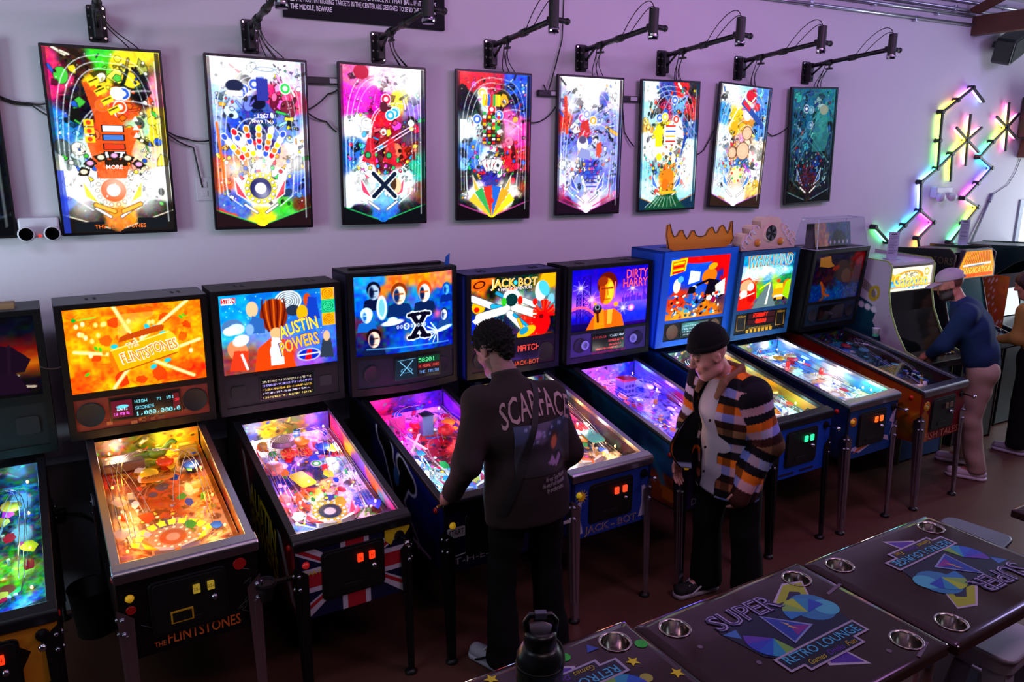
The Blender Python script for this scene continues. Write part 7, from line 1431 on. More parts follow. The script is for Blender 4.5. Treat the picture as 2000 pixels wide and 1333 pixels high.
def add_head(S, c, R, ears=True, k=.012):
    P = lambda x, y, z: np.array(c) + R @ np.array((x, y, z)) * 1.0
    S.ell(P(0, -.012, .035), (.076, .096, .088), R, k)               # skull
    S.ell(P(0, .022, -.03), (.060, .068, .085), R, .03)              # face
    S.ell(P(0, .05, -.085), (.036, .036, .028), R, .03)              # chin
    for s in (-1, 1):
        S.ell(P(s * .035, .058, -.018), (.026, .022, .02), R, .02)   # cheek
        S.cone(P(s * .045, .0, -.075), P(s * .018, .06, -.098), .022, .02, .03)  # jaw line
        S.ell(P(s * .030, .093, .022), (.017, .012, .011), R, .012, 'cut')        # eye socket
        S.ell(P(s * .030, .079, .020), (.013, .012, .0115), R, .004)  # eyeball and lid
        S.cone(P(s * .012, .088, .042), P(s * .046, .074, .042), .009, .007, .012)  # brow
        if ears:
            S.ell(P(s * .078, -.012, .002), (.010, .021, .031), R, .008); S.ell(P(s * .086, -.006, .006), (.006, .011, .017), R, .006, 'cut')
    S.cone(P(0, .088, .028), P(0, .112, -.012), .009, .0125, .012); S.ell(P(0, .1, -.02), (.017, .012, .008), R, .008)   # nose
    S.cone(P(-.017, .089, -.048), P(.017, .089, -.048), .0065, .0065, .008); S.cone(P(-.015, .088, -.060), P(.015, .088, -.060), .0075, .0075, .008)  # lips
    S.cone(P(-.02, .0965, -.0535), P(.02, .0965, -.0535), .0025, .0025, .004, op='cut')
    return P
def add_hand(S, w, d, nrm, side, curl=.5, spread=.25, k=.008, sc=1.):
    """w wrist, d towards fingers, nrm out of the back of the hand, side=+1 thumb on +x of (d x nrm)"""
    d = np.array(d, float); d /= np.linalg.norm(d); nrm = np.array(nrm, float); nrm -= d * (nrm @ d); nrm /= np.linalg.norm(nrm); x = np.cross(d, nrm) * side; w = np.array(w, float)
    S.cone(w, w + d * .035 * sc, .026 * sc, .03 * sc, .015, (x, 1.15)); S.cone(w + d * .03 * sc, w + d * .075 * sc, .018 * sc, .017 * sc, .02, (x, 2.2))
    for i, (off, L) in enumerate(((.030, .070), (.010, .080), (-.010, .075), (-.028, .058))):
        p = w + d * .085 * sc + x * off * sc; e = d + x * off * spread * 6; e /= np.linalg.norm(e); c1, c2 = curl * 1.1, curl * 2.4
        d1 = e * math.cos(c1) - nrm * math.sin(c1); d2 = e * math.cos(c2) - nrm * math.sin(c2)
        q = p + d1 * L * .52 * sc; r = q + d2 * L * .5 * sc
        S.cone(p - d * .012, q, .0098 * sc, .009 * sc, .004); S.cone(q, r, .009 * sc, .0075 * sc, .004)
    p = w + d * .028 * sc + x * .026 * sc; q = p + (d * .6 + x * .75 - nrm * .3) * .042 * sc; r = q + (d * .85 + x * .2 - nrm * .45) * .036 * sc
    S.cone(p, q, .0135 * sc, .011 * sc, .012); S.cone(q, r, .0105 * sc, .0085 * sc, .005)
def fuzz(V, F, c, R, seed, amp): 
    r = np.random.default_rng(seed); d = V - np.array(c); d /= np.linalg.norm(d, axis=1)[:, None] + 1e-9
    n = np.zeros(len(V))
    for k in range(7): f = r.normal(size=3) * R; n += np.sin(V @ f + r.uniform(0, 6)) * np.sin(V @ r.normal(size=3) * R * 1.0)
    return V + d * (amp * np.clip(n, -1, 2.2))[:, None]
def skin_mat(n, col): 
    m = mat(n, col, .5); b = m.node_tree.nodes['Principled BSDF']
    a = m.node_tree.nodes.new('ShaderNodeVertexColor'); a.layer_name = 'Col'; m.node_tree.links.new(a.outputs[0], b.inputs['Base Color']); b.inputs['Subsurface Weight'].default_value = .08; b.inputs['Subsurface Radius'].default_value = (.01, .004, .003); return m
def dist_seg(V, a, b):
    a = np.array(a); b = np.array(b); ab = b - a; t = np.clip((V - a) @ ab / (ab @ ab), 0, 1); q = V - a - t[:, None] * ab; return np.linalg.norm(q, axis=1), t
def legs_sdf(S, J, r=1., k=.03, hem=.10):
    for s in ('L', 'R'):
        S.cone(J['hip' + s], J['knee' + s], .098 * r, .068 * r, k); S.cone(J['knee' + s], J['ank' + s], .070 * r, .052 * r * hem / .1, k)
    S.cone(J['hipL'], J['hipR'], .1 * r, .1 * r, .05); S.cone(J['pelvis'], J['waist'], .105 * r, .105 * r, .04, (J['rx'], 1.42))
def body_sdf(S, J, hands=True, gender='m'):
    """whole naked figure as one surface (mostly inside the clothes)"""
    rx = J['rx']
    S.cone(J['pelvis'], J['waist'], .09, .085, .04, (rx, 1.4)); S.cone(J['waist'], J['chest'], .085, .1, .05, (rx, 1.5)); S.cone(J['chest'], J['neck'], .085, .05, .05, (rx, 1.3))
    S.cone(J['neck'], J['skull'], .054, .056, .025)
    for s in ('L', 'R'):
        S.cone(J['neck'] - A(0, 0, .03), J['sh' + s], .03, .042, .03); S.cone(J['sh' + s], J['el' + s], .048, .038, .02); S.cone(J['el' + s], J['wr' + s], .04, .026, .015)
        S.cone(J['hip' + s], J['knee' + s], .08, .055, .03); S.cone(J['knee' + s], J['ank' + s], .055, .036, .02); S.cone(J['ank' + s], J['toe' + s], .032, .025, .02)
def shirt_sdf(S, J, r=1., sl=1., k=.035, wr=True):
    rx = J['rx']; J = dict(J)
    for s in ('L', 'R'): d_ = J['wr' + s] - J['el' + s]; J['wr' + s] = J['wr' + s] - d_ / np.linalg.norm(d_) * .04
    S.cone(J['hem'], J['waist'], .118 * r, .116 * r, .04, (rx, 1.45)); S.cone(J['waist'], J['chest'], .116 * r, .128 * r, .06, (rx, 1.48)); S.cone(J['chest'], J['upchest'], .122 * r, .10 * r, .06, (rx, 1.5)); S.cone(J['upchest'], J['neck'], .085 * r, .058 * r, .05)
    for s in ('L', 'R'):
        S.cone(J['upchest'], J['sh' + s], .085 * r, .076 * sl, .06); S.cone(J['sh' + s], J['el' + s], .078 * sl, .064 * sl, k); S.cone(J['el' + s], J['wr' + s], .064 * sl, .044 * sl, k)
def shoe(parent, ank, toe, upper, sole, name='shoe', style=None, z0=0.):
    ank = np.array(ank); toe = np.array(toe); d = toe - ank; d[2] = 0; L = np.linalg.norm(d); d /= L; lo = np.minimum(ank, toe) - .12; hi = np.maximum(ank, toe) + .12; lo[2] = z0; hi[2] = z0 + .16
    S = Sdf(lo, hi, .006); x = np.array((-d[1], d[0], 0)); h = ank * (1, 1, 0) - d * .045 + np.array((0, 0, z0)); t = toe * (1, 1, 0) + np.array((0, 0, z0))
    S.cone(h + (0, 0, .05), t + (0, 0, .042), .04, .036, .02, (x, 1.12)); S.cone(h + d * .03 + (0, 0, .06), h + d * .045 + (0, 0, .11), .045, .042, .03); S.plane((0, 0, z0 + .022), (0, 0, -1)); V, F = S.mesh()
    o = vf_obj(name, V, F, upper, parent)
    S = Sdf(lo, hi, .006); S.cone(h + (0, 0, .02), t + (0, 0, .02), .045, .041, .02, (x, 1.12)); S.plane((0, 0, z0 + .03), (0, 0, 1)); S.plane((0, 0, z0 + .003), (0, 0, -1)); V, F = S.mesh(); vf_obj('sole', V, F, sole, o)
    if style:
        for s in (-1, 1):
            P = [h + d * (.02 + .17 * q) + x * s * (.046 + .004 * math.sin(q * 3)) + np.array((0, 0, .05 + .03 * math.sin(q * 4.2))) for q in np.linspace(0, 1, 10)]; MB().tube(P, .006, 6).build('side_stripe', style, o, smooth=True)
        for q in range(4): MB().tube([h + d * (.10 + .028 * q) + x * s * .026 + np.array((0, 0, .096 - .008 * q)) for s in (-1, 0, 1)], .004, 5).build('lace', mat('lace_white', '#d8d4dc', .6), o, smooth=True)
    return o
class Caster:
    """drop flat print onto a clothing mesh"""
    def __init__(s, V, F):
        from mathutils.bvhtree import BVHTree
        s.b = BVHTree.FromPolygons([tuple(v) for v in V], [tuple(int(i) for i in f) for f in F])
    def drape(s, P, d, lift=.003):
        out = []; d = Vector(d).normalized(); last = None
        for p in P:
            h = s.b.ray_cast(Vector(p), d)[0]; q = (h - d * lift) if h is not None else (last if last is not None else Vector(p)); last = q; out.append(tuple(q))
        return np.array(out)
def subdiv(v, f, n=2):
    me = bpy.data.meshes.new('tmp'); me.from_pydata([tuple(p) for p in v], [], f); bm = bmesh.new(); bm.from_mesh(me); bmesh.ops.triangulate(bm, faces=bm.faces)
    for _ in range(n): bmesh.ops.subdivide_edges(bm, edges=[e for e in bm.edges if e.calc_length() > .012], cuts=1); bmesh.ops.triangulate(bm, faces=[q for q in bm.faces if len(q.verts) > 3])
    v = np.array([tuple(q.co) for q in bm.verts]); bm.verts.index_update(); f = [tuple(q.index for q in p.verts) for p in bm.faces]; bm.free(); bpy.data.meshes.remove(me); return v, f
def A(*p): return np.array(p, float)
def make_person(base, Jw, label, head_R, face=None, vox=.0055, skin=(.45, .30, .25), hair_paint=None, hands=()):
    """Jw: joints in room coordinates; everything is stored relative to base"""
    B = A(*base); J = {k: (A(*v) - B if k not in ('rx',) else A(*v)) for k, v in Jw.items()}
    t = empty('person', tuple(B), 0, label, 'person')
    pts = np.array([v for k, v in J.items() if k != 'rx']); lo = pts.min(0) - .17; hi = pts.max(0) + .17; lo[2] = max(lo[2], .005)
    S = Sdf(lo, hi, vox); body_sdf(S, J); P = add_head(S, J['head'], head_R)
    for (s, d, n, side, curl) in hands: add_hand(S, J['wr' + s], d, n, side, curl)
    V, F = S.mesh(); L = (V - J['head']) @ head_R
    col = np.zeros((len(V), 3)) + np.array(skin); nz = np.random.default_rng(3).normal(0, .012, len(V)); col += nz[:, None]
    col[(np.abs(L[:, 0]) < .022) & (np.abs(L[:, 2] + .054) < .011) & (L[:, 1] > .075)] *= (.86, .62, .62)
    if face: face(col, L)
    vf_obj('body', V, F, skin_mat('skin_' + label.split()[1] + str(len(V)), '#c09080'), t, col)
    return t, J, B
def cloth(name, S, m, t, col=None):
    V, F = S.mesh(); o = vf_obj(name, V, F, m, t, col(V) if col else None); return o, V, F
def box_for(pts, pad=.2):
    p = np.array(pts); return p.min(0) - pad, p.max(0) + pad
rng0 = np.random.default_rng(5)
# ---- person in the printed sweatshirt at the blue-glass machine
J1 = dict(rx=(1, 0, 0), pelvis=(1.755, -1.735, .94), waist=(1.745, -1.73, 1.08), hem=(1.755, -1.735, .87), chest=(1.73, -1.69, 1.29), upchest=(1.72, -1.655, 1.41), neck=(1.705, -1.60, 1.53), skull=(1.692, -1.55, 1.60), head=(1.688, -1.508, 1.637),
 shL=(1.545, -1.645, 1.425), elL=(1.44, -1.72, 1.17), wrL=(1.425, -1.56, .955), shR=(1.905, -1.665, 1.41), elR=(2.0, -1.71, 1.13), wrR=(1.99, -1.53, .945),
 hipL=(1.66, -1.73, .91), hipR=(1.85, -1.735, .91), kneeL=(1.635, -1.695, .50), ankL=(1.645, -1.70, .09), toeL=(1.575, -1.535, .03), kneeR=(1.885, -1.72, .49), ankR=(1.925, -1.74, .09), toeR=(1.955, -1.57, .03))
R1 = rotm(rad(16), rad(30))
def f1(c, L):
    m = (L[:, 2] < -.035) & (L[:, 1] > -.02) & (L[:, 1] < .1) & (np.abs(L[:, 0]) > .02); c[m] *= .62
    m = (L[:, 2] > -.05) & (L[:, 2] < .02) & (L[:, 1] < -.06); c[m] *= .75
p1, J, B = make_person((1.76, -1.70, 0), J1, 'person in a dark brown printed sweatshirt and black trousers playing pinball', R1, f1, skin=(.52, .36, .33),
 hands=(('L', (-.14, .80, -.45), (-.9, .0, .45), 1, .45), ('R', (-.1, .62, -.65), (.85, .1, .35), -1, .55)))
lo, hi = box_for([v for k, v in J.items() if k in ('shL', 'shR', 'elL', 'elR', 'wrL', 'wrR', 'hem', 'neck')], .17)
S = Sdf(lo, hi, .0075); shirt_sdf(S, J, 1.06, 1.06); S.cone(J['neck'] + A(0, -.01, -.02), J['neck'] + A(0, .02, .045), .072, .064, .02); S.wrinkle(.0045, 38, 4); S.cone(J['hem'] + (0, 0, .10), J['hem'] + (0, 0, .0), .130, .128, .05, ((1, 0, 0), 1.72)); S.plane(J['hem'] + (0, 0, -.02), (0, 0, -1)); S.plane(J['neck'] + (0, .0, .02), (0, .38, .92))
for s in 'LR': S.plane(J['wr' + s] + (J['wr' + s] - J['el' + s]) * .02, (J['wr' + s] - J['el' + s]) * 1.0) if False else None
sw, SV, SF = cloth('sweatshirt', S, mat('brown_sweatshirt_knit', '#2b2222', .85, bump=.25, bscale=260, spec=.2), p1)
MB().lathe([(.064, -.016), (.071, -.006), (.070, .008), (.061, .012)], (0, 0, 0), 22).build('collar_rib', mat('brown_rib_knit', '#262021', .9), sw, loc=tuple(J['neck'] + (0, .008, .012)), rot=(rad(-22), 0, 0), smooth=True)
for s in 'LR':
    d = (J['wr' + s] - J['el' + s]); d /= np.linalg.norm(d); b = MB().tube([J['wr' + s] - d * .07, J['wr' + s] - d * .04, J['wr' + s] - d * .002], [.048, .046, .040], 14); b.build('cuff', mat('brown_rib_knit'), sw, smooth=True)
MB().add([], []) if False else None
CA = Caster(SV, SF)
def back_pt(x, z): return A(x, -2.3, z) - B
def drape_text(s, x, z, size, width, m, arc=0., off=0., shear=0., parent=sw, name='print_lettering', tilt=0.):
    v, f = text_data(s, size, off, shear); v = v.copy(); v[:, 0] *= width / (v[:, 0].max() - v[:, 0].min())
    v, f = subdiv(v, f, 2)
    if arc: v[:, 1] += arc * (1 - (2 * v[:, 0] / width) ** 2)
    v[:, 1] += tilt * v[:, 0]
    P = CA.drape([back_pt(x + p[0], z + p[1]) for p in v], (0, 1, 0), .004); me = bpy.data.meshes.new(name); me.from_pydata([tuple(p) for p in P], [], f); return link(name, me, m, parent)
drape_text('SCARFACE', 1.775, 1.375, .16, .38, mat('print_rose', '#a8888c', .7), .055, .008, tilt=-.02)
for k, s in enumerate(('by another name...', 'the world will remember', 'He was Tony Montana')): drape_text(s, 1.835 - .01 * (k == 1), 1.03 + .028 * k, .034, (.115, .15, .13)[k], mat('print_pale', '#b0a6aa', .7), shear=.25)
cp = Cv(46, 34, '#181420', .72, 6); cp.blobs([(.1,.8,.2,'#283048'),(.4,.8,.2,'#40384c'),(.75,.85,.2,'#182030'),(.1,.4,.2,'#202028'),(.45,.4,.2,'#141018'),(.85,.5,.2,'#2c2c34'),(.3,.1,.3,'#100c10'),(.8,.1,.2,'#241c18')], .1, 2, 3)
for k in range(12): R = random.Random(k); cp.ell(R.uniform(.05, .95), R.uniform(.6, .98), .018, None, '#8090b8', al=.8)
cp.ell(.66, .62, .09, .13, '#2a1a14'); cp.ell(.66, .56, .07, .1, '#8a4a34'); cp.poly([(.5, .1), (.55, .36), (.8, .36), (.9, .1)], '#120e14'); cp.poly([(.5, .2), (.6, .32), (.66, .2), (.78, .3), (.82, .22), (.66, .1)], '#705878', .8); cp.ell(.35, .8, .08, .06, '#706088', al=.8)
cp.a = np.clip(cp.a * 1.5, 0, 1)
Pg = [back_pt(1.63 + .33 * u, 1.11 + .24 * v) for u, v in zip(cp.U.ravel(), cp.V.ravel())]
sheet('print_picture', CA.drape(Pg, (0, 1, 0), .003).reshape(cp.h, cp.w, 3), cp, print_mat('cloth_print', .75), sw)
g = []
for i in range(41):
    q = i / 40; x = 1.80 + (1.565 - 1.80) * q; z = 1.52 + (.93 - 1.52) * q
    for s in (-.016, 0, .016): g.append(back_pt(x + s * .93, z - s * .37))
Pd = CA.drape(g, (0, 1, 0), .009).reshape(41, 3, 3); b = MB()
for i in range(40):
    for j in range(2): b.add([Pd[i, j], Pd[i, j + 1], Pd[i + 1, j + 1], Pd[i + 1, j]], [(0, 1, 2, 3)])
b.build('bag_strap', mat('black_webbing', '#08080a', .7), p1)
lo, hi = box_for([v for k, v in J.items() if k[:3] in ('hip', 'kne', 'ank', 'wai')], .17); lo[2] = .05
S = Sdf(lo, hi, .009); legs_sdf(S, J, 1.0, hem=.165); S.wrinkle(.004, 30, 9); S.plane((0, 0, .05), (0, 0, -1)); S.plane((0, 0, 1.0), (0, 0, 1)); tr, _, _ = cloth('trousers', S, mat('black_trousers', '#0b0b0d', .85, spec=.2), p1)
MB().box(-.02, .02, -.001, .001, -.008, .008).build('pocket_label', mat('print_pale'), tr, loc=tuple(A(1.9, -1.868, .84) - B))
for s in 'LR': shoe(p1, J['ank' + s], J['toe' + s], mat('white_leather', '#a8a6b4', .5), mat('pale_sole', '#b8b4c4', .6), style=mat('black_leather', '#101014', .5))
S = Sdf(J['head'] - .17, J['head'] + .19, .006); H = lambda x, y, z: J['head'] + R1 @ A(x, y, z); S.ell(H(0, -.012, .052), (.083, .101, .090), R1, .02); S.cone(H(0, -.07, .02), H(0, -.075, -.035), .055, .035, .03); S.ell(H(0, .07, -.02), (.09, .062, .075), R1, .02, 'cut'); S.ell(H(-.09, .0, -.02), (.03, .035, .045), R1, .01, 'cut'); S.ell(H(.09, .0, -.02), (.03, .035, .045), R1, .01, 'cut')
V, F = S.mesh(); V = fuzz(V, F, J['head'], 190, 2, .0065); V = fuzz(V, F, J['head'] + A(0, 0, .02), 420, 5, .004); vf_obj('hair', V, F, mat('black_curly_hair', '#0d0a0a', .75, bump=.6, bscale=220, spec=.25), p1)
MB().lathe([(.0098, -.002), (.0108, 0), (.0098, .002)], (0, 0, 0), 10).build('finger_ring', mat('gold_ring', '#c8a050', .25, 1.), p1, loc=tuple(J['wrL'] + A(-.03, .075, -.085)), rot=(.8, .2, 0))

# ---- person in beanie and plaid jacket
fa = rad(180); fx, fy = math.cos(fa), math.sin(fa); B2 = A(3.05, -1.715, 0)
def W2(x, y, z): return (B2[0] + x * fy + y * fx, B2[1] - x * fx + y * fy, z)
J2 = dict(rx=(fy, -fx, 0), pelvis=W2(0, -.06, .88), waist=W2(0, -.055, 1.00), hem=W2(0, -.05, .71), chest=W2(0, -.01, 1.19), upchest=W2(0, .01, 1.30), neck=W2(0, .055, 1.40), skull=W2(0, .115, 1.475), head=W2(0, .165, 1.515),
 shL=W2(-.175, .0, 1.315), elL=W2(-.245, -.075, 1.05), wrL=W2(-.20, .03, .80), shR=W2(.17, .02, 1.315), elR=W2(.225, .05, 1.06), wrR=W2(.19, .15, .86),
 hipL=W2(-.095, -.07, .86), kneeL=W2(-.11, -.10, .47), ankL=W2(-.10, -.17, .09), toeL=W2(-.12, .02, .03), hipR=W2(.09, -.06, .86), kneeR=W2(.10, -.01, .47), ankR=W2(.10, -.03, .09), toeR=W2(.11, .16, .03))
Rz2 = fa - PI / 2; R2 = rotm(Rz2 - rad(18), rad(24))
def f2(c, L): 
    m = (L[:, 2] < .06) & (L[:, 2] > .03) & (L[:, 1] > .06) & (np.abs(L[:, 0]) > .012) & (np.abs(L[:, 0]) < .05) & (L[:, 2] > .036); c[m] *= .55
    m = (np.abs(L[:, 2] - .02) < .004) & (L[:, 1] > .072) & (np.abs(np.abs(L[:, 0]) - .03) < .014); c[m] *= .35
def d2(x, y, z): return A(x * fy + y * fx, -x * fx + y * fy, z)
p2, J, B = make_person(tuple(B2), J2, 'person in a black beanie and orange plaid jacket standing between the pinball machines and tables', R2, f2, skin=(.78, .54, .50), hands=(('R', d2(-.05, .25, -.95), d2(1, .1, 0), -1, .35), ('L', d2(.1, .2, -.95), d2(-1, 0, 0), 1, .4)))
lo, hi = box_for([v for k, v in J.items() if k in ('hem', 'neck', 'shL', 'shR')], .2)
S = Sdf(lo, hi, .009); rx = J['rx']; fwd = d2(0, .022, 0); S.cone(J['hem'] + fwd, J['waist'] + fwd, .126, .124, .04, (rx, 1.3)); S.cone(J['waist'] + fwd, J['chest'] + fwd, .124, .124, .05, (rx, 1.32)); S.cone(J['chest'] + fwd, J['neck'], .116, .06, .06, (rx, 1.25)); S.wrinkle(.003, 36, 8); S.plane((0, 0, .70), (0, 0, -1)); S.plane(J['neck'] + (0, 0, .03), d2(0, .3, .9))
cloth('white_t_shirt', S, mat('white_cotton', '#b4b0c0', .8, bump=.1, bscale=120), p2)
lo, hi = box_for([v for k, v in J.items() if k in ('shL', 'shR', 'elL', 'elR', 'wrL', 'wrR', 'hem', 'neck')], .19)
S = Sdf(lo, hi, .0065); shirt_sdf(S, J, 1.16, 1.2); S.cone(J['waist'] + (0, 0, -.02), J['hem'] + (0, 0, -.0), .142, .148, .03, (rx, 1.42)); S.wrinkle(.004, 30, 12)
cutA = [d2(.045, .17, .64), d2(.04, .16, 1.0), d2(.03, .15, 1.18), d2(.01, .15, 1.40)]
cutR = [.112, .105, .084, .078]
for a, b_, ra, rb in zip(cutA, cutA[1:], cutR, cutR[1:]): S.cone(a, b_, ra, rb, .006, op='cut')
S.plane((0, 0, .695), (0, 0, -1)); S.plane(J['neck'] + (0, 0, .035), d2(0, .25, .95))
for s in 'L': S.cone(J['wrL'], J['wrL'] + (J['wrL'] - J['elL']) * .25, .052, .056, .02)
ROWS = ['#17151c', '#b8a8cc', '#17151c', '#c8601c', '#b0a8cc', '#3a1c18', '#8a6244', '#131218', '#9aa6cc', '#17151c', '#d06a1c', '#c4b4d0', '#351a18', '#8a5238', '#15131a', '#a4aed0', '#2e1a18', '#c8601c']
RW = np.array([Cv.c(c) for c in ROWS])
def plaid(V):
    ds, ts = dist_seg(V, J['shL'], J['elL']); de, te = dist_seg(V, J['elL'], J['wrL'] + A(0, 0, -.03)); dr, tr_ = dist_seg(V, J['shR'], J['elR']); dq, tq = dist_seg(V, J['elR'], J['wrR'])
    L1 = np.linalg.norm(J['elL'] - J['shL']); arm = (np.minimum(ds, de) < .108) & (((V - J['chest']) @ rx) < -.148); armR = (np.minimum(dr, dq) < .105) & (((V - J['chest']) @ rx) > .15)
    sv = np.where(arm, np.where(ds < de, ts * L1, L1 + te * np.linalg.norm(J['wrL'] - J['elL'])) + .01, 1.40 - V[:, 2]); sv = np.where(armR, np.where(dr < dq, tr_ * L1, L1 + tq * .25), sv)
    ang = np.arctan2((V - J['waist']) @ d2(0, 1, 0), (V - J['waist']) @ rx) * .17; aa = np.arctan2((V - J['elL']) @ d2(0, 1, 0), (V - J['elL']) @ rx) * .08; u = np.where(arm | armR, aa, ang)
    r = np.floor(sv / .046).astype(int) % len(ROWS); c = RW[r].copy(); k = np.floor(u / .05).astype(int) % 3
    lum = c.mean(1); light = lum > .5; c[light & (k == 1)] = c[light & (k == 1)] * np.array((.68, .76, .98)); c[light & (k == 2)] = c[light & (k == 2)] * np.array((1.1, .9, .82)); c[(~light) & (k == 1)] *= .66; c[(~light) & (k == 2)] *= 1.2
    dm = np.full(len(V), 9.)
    for a, b_, ra, rb in zip(cutA, cutA[1:], cutR, cutR[1:]): d_, t_ = dist_seg(V, a, b_); dm = np.minimum(dm, d_ - (ra + (rb - ra) * t_))
    c[dm < .004] = (.03, .03, .035); return c
jk, JV, JF = cloth('plaid_jacket', S, print_mat('plaid_wool', .9, spec=.15), p2, plaid)
# open right front of the jacket: dark lining turned outwards, plaid edge
cf = Cv(24, 40, '#0e0e11', 1.6, 2)
cf.rect(.84, 1, 0, 1, '#6a4430'); cf.rect(.84, 1, .2, .34, '#c8601c'); cf.rect(.84, 1, .5, .6, '#a8a8cc'); cf.rect(0, 1, 0, .07, '#9aa2c4'); cf.rect(.84, 1, .75, .85, '#17151c')
Zf = .83 + .47 * cf.V; wv = .13 * np.sin(np.clip(cf.V * 1.25 + .12, 0, 1) * PI) ** .6 + .03
Xf = .085 + .015 * np.sin(cf.V * 9) + .35 * wv * cf.U + .02 * np.sin(cf.U * 3.1); Yf = .155 - .03 * cf.V + wv * cf.U - .05 * cf.U ** 2 * (1 - cf.V)
Pf = np.stack([Xf * fy + Yf * fx, -Xf * fx + Yf * fy, Zf], -1)
fl = sheet('jacket_flap', Pf, cf, print_mat('plaid_wool'), p2); sm = fl.modifiers.new('thickness', 'SOLIDIFY'); sm.thickness = .008; fl.data.polygons.foreach_set('use_smooth', np.ones(len(fl.data.polygons), bool))
S = Sdf(J['neck'] - .2, J['neck'] + .2, .006)
for sgn in (-1, 1): S.cone(d2(sgn * .075, -.01, 1.425), d2(sgn * .075, .12, 1.375), .018, .016, .01, (A(0, 0, 1), 2.1)); S.cone(d2(sgn * .075, .12, 1.375), d2(sgn * .075, .165, 1.30), .016, .010, .01, (d2(1, 0, .5), 2.0))
S.cone(d2(-.075, -.01, 1.425), d2(.075, -.01, 1.425), .018, .018, .01, (A(0, 0, 1), 2.1)); V, F = S.mesh()
vf_obj('collar', V, F, mat('brown_plaid_collar', '#7a543c', .85, var=.4, bscale=24), p2)
for z in (1.17, 1.02, .88): MB().lathe([(0, -.003), (.008, -.003), (.008, .002)], tuple(d2(-.06, .205 - .02 * (z > 1.1), z)), 10, 'y').build('button', mat('dark_button', '#201810', .4), jk)
lo, hi = box_for([v for k, v in J.items() if k[:3] in ('hip', 'kne', 'ank', 'wai')], .17); lo[2] = .05
S = Sdf(lo, hi, .009); legs_sdf(S, J, 1.14, hem=.16); S.wrinkle(.004, 30, 3); S.plane((0, 0, .055), (0, 0, -1)); S.plane((0, 0, .98), (0, 0, 1)); cloth('trousers', S, mat('black_trousers'), p2)
for s in 'LR': shoe(p2, J['ank' + s], J['toe' + s], mat('black_canvas', '#111114', .8), mat('white_rubber', '#b0acb8', .6), style=mat('white_stripe', '#c0bcc8', .6))
S = Sdf(J['head'] - .17, J['head'] + .2, .006); H = lambda x, y, z: J['head'] + R2 @ A(x, y, z); S.ell(H(0, -.02, .07), (.092, .112, .118), R2, .02); S.plane(H(0, 0, .048), R2 @ A(0, .12, -1)); S.wrinkle(.001, 300, 3)
V, F = S.mesh(); bn = vf_obj('beanie', V, F, mat('black_rib_knit', '#0e0d10', .9, bump=.5, bscale=150, spec=.2), p2)
b = MB(); ring = [H(.082 * math.cos(a), -.016 + .102 * math.sin(a), .066 + .012 * math.sin(a)) for a in np.linspace(0, 2 * PI, 33)]; b.tube(ring, .019, 8).build('beanie_cuff', mat('black_rib_knit'), bn, smooth=True)

# ---- person in white cap and navy sweater at the white arcade cabinet
fa3 = rad(122); gx, gy = math.cos(fa3), math.sin(fa3); B3 = A(6.22, -1.27, 0)
J3 = dict(rx=(gy, -gx, 0), pelvis=(6.23, -1.30, .92), waist=(6.21, -1.28, 1.04), hem=(6.235, -1.30, .87), chest=(6.15, -1.215, 1.25), upchest=(6.11, -1.18, 1.36), neck=(6.06, -1.13, 1.455), skull=(6.04, -1.09, 1.53), head=(6.015, -1.065, 1.575),
 shL=(5.955, -1.275, 1.375), elL=(5.92, -1.15, 1.11), wrL=(5.955, -1.005, .985), shR=(6.27, -1.07, 1.365), elR=(6.30, -.98, 1.11), wrR=(6.17, -.985, .985),
 hipL=(6.15, -1.355, .90), kneeL=(6.13, -1.33, .48), ankL=(6.19, -1.395, .09), toeL=(6.095, -1.25, .03), hipR=(6.31, -1.25, .90), kneeR=(6.37, -1.13, .48), ankR=(6.43, -1.14, .09), toeR=(6.34, -1.0, .03))
R3 = rotm(fa3 - PI / 2 + rad(6), rad(18))
def f3(c, L):
    m = (L[:, 2] < -.025) & (L[:, 1] > -.01) & ~((L[:, 2] > -.066) & (np.abs(L[:, 0]) < .022)) & (L[:, 1] < .11) & (L[:, 2] > -.125) & ((L[:, 1] > .03) | (np.abs(L[:, 0]) > .04)); c[m] = c[m] * .28
    m = (L[:, 2] > -.02) & (L[:, 2] < .06) & (L[:, 1] < -.03); c[m] *= .55
p3, J, B = make_person(tuple(B3), J3, 'bearded person in a pale cap and navy sweater leaning over an arcade cabinet', R3, f3, skin=(.72, .47, .38), hands=(('L', (.05, .75, -.5), (-.3, .1, 1), 1, .5), ('R', (-.25, .7, -.5), (.2, .1, 1), -1, .5)))
rx = J['rx']; lo, hi = box_for([v for k, v in J.items() if k in ('shL', 'shR', 'elL', 'elR', 'wrL', 'wrR', 'hem', 'neck')], .18)
S = Sdf(lo, hi, .008); shirt_sdf(S, J, 1.08, 1.02); S.wrinkle(.0035, 36, 14); S.plane(J['hem'] + (0, 0, -.015), (0, 0, -1)); S.plane(J['neck'] + (0, 0, .02), (-.2, .3, .92)); sw3, _, _ = cloth('navy_sweater', S, mat('navy_knit', '#1c3258', .85, bump=.25, bscale=260, spec=.2), p3)
MB().lathe([(.058, -.012), (.066, 0), (.062, .014), (.056, .014)], tuple(J['neck'] + (0, .0, .008)), 20).build('collar_rib', mat('navy_rib', '#182a4c', .9), sw3, smooth=True)
lo, hi = box_for([v for k, v in J.items() if k[:3] in ('hip', 'kne', 'ank', 'wai')], .17); lo[2] = .05
S = Sdf(lo, hi, .009); legs_sdf(S, J, 1.06, hem=.135); S.wrinkle(.0045, 34, 6); S.plane((0, 0, .06), (0, 0, -1)); S.plane((0, 0, 1.0), (0, 0, 1)); cloth('trousers', S, mat('khaki_twill', '#a88e7c', .8), p3)
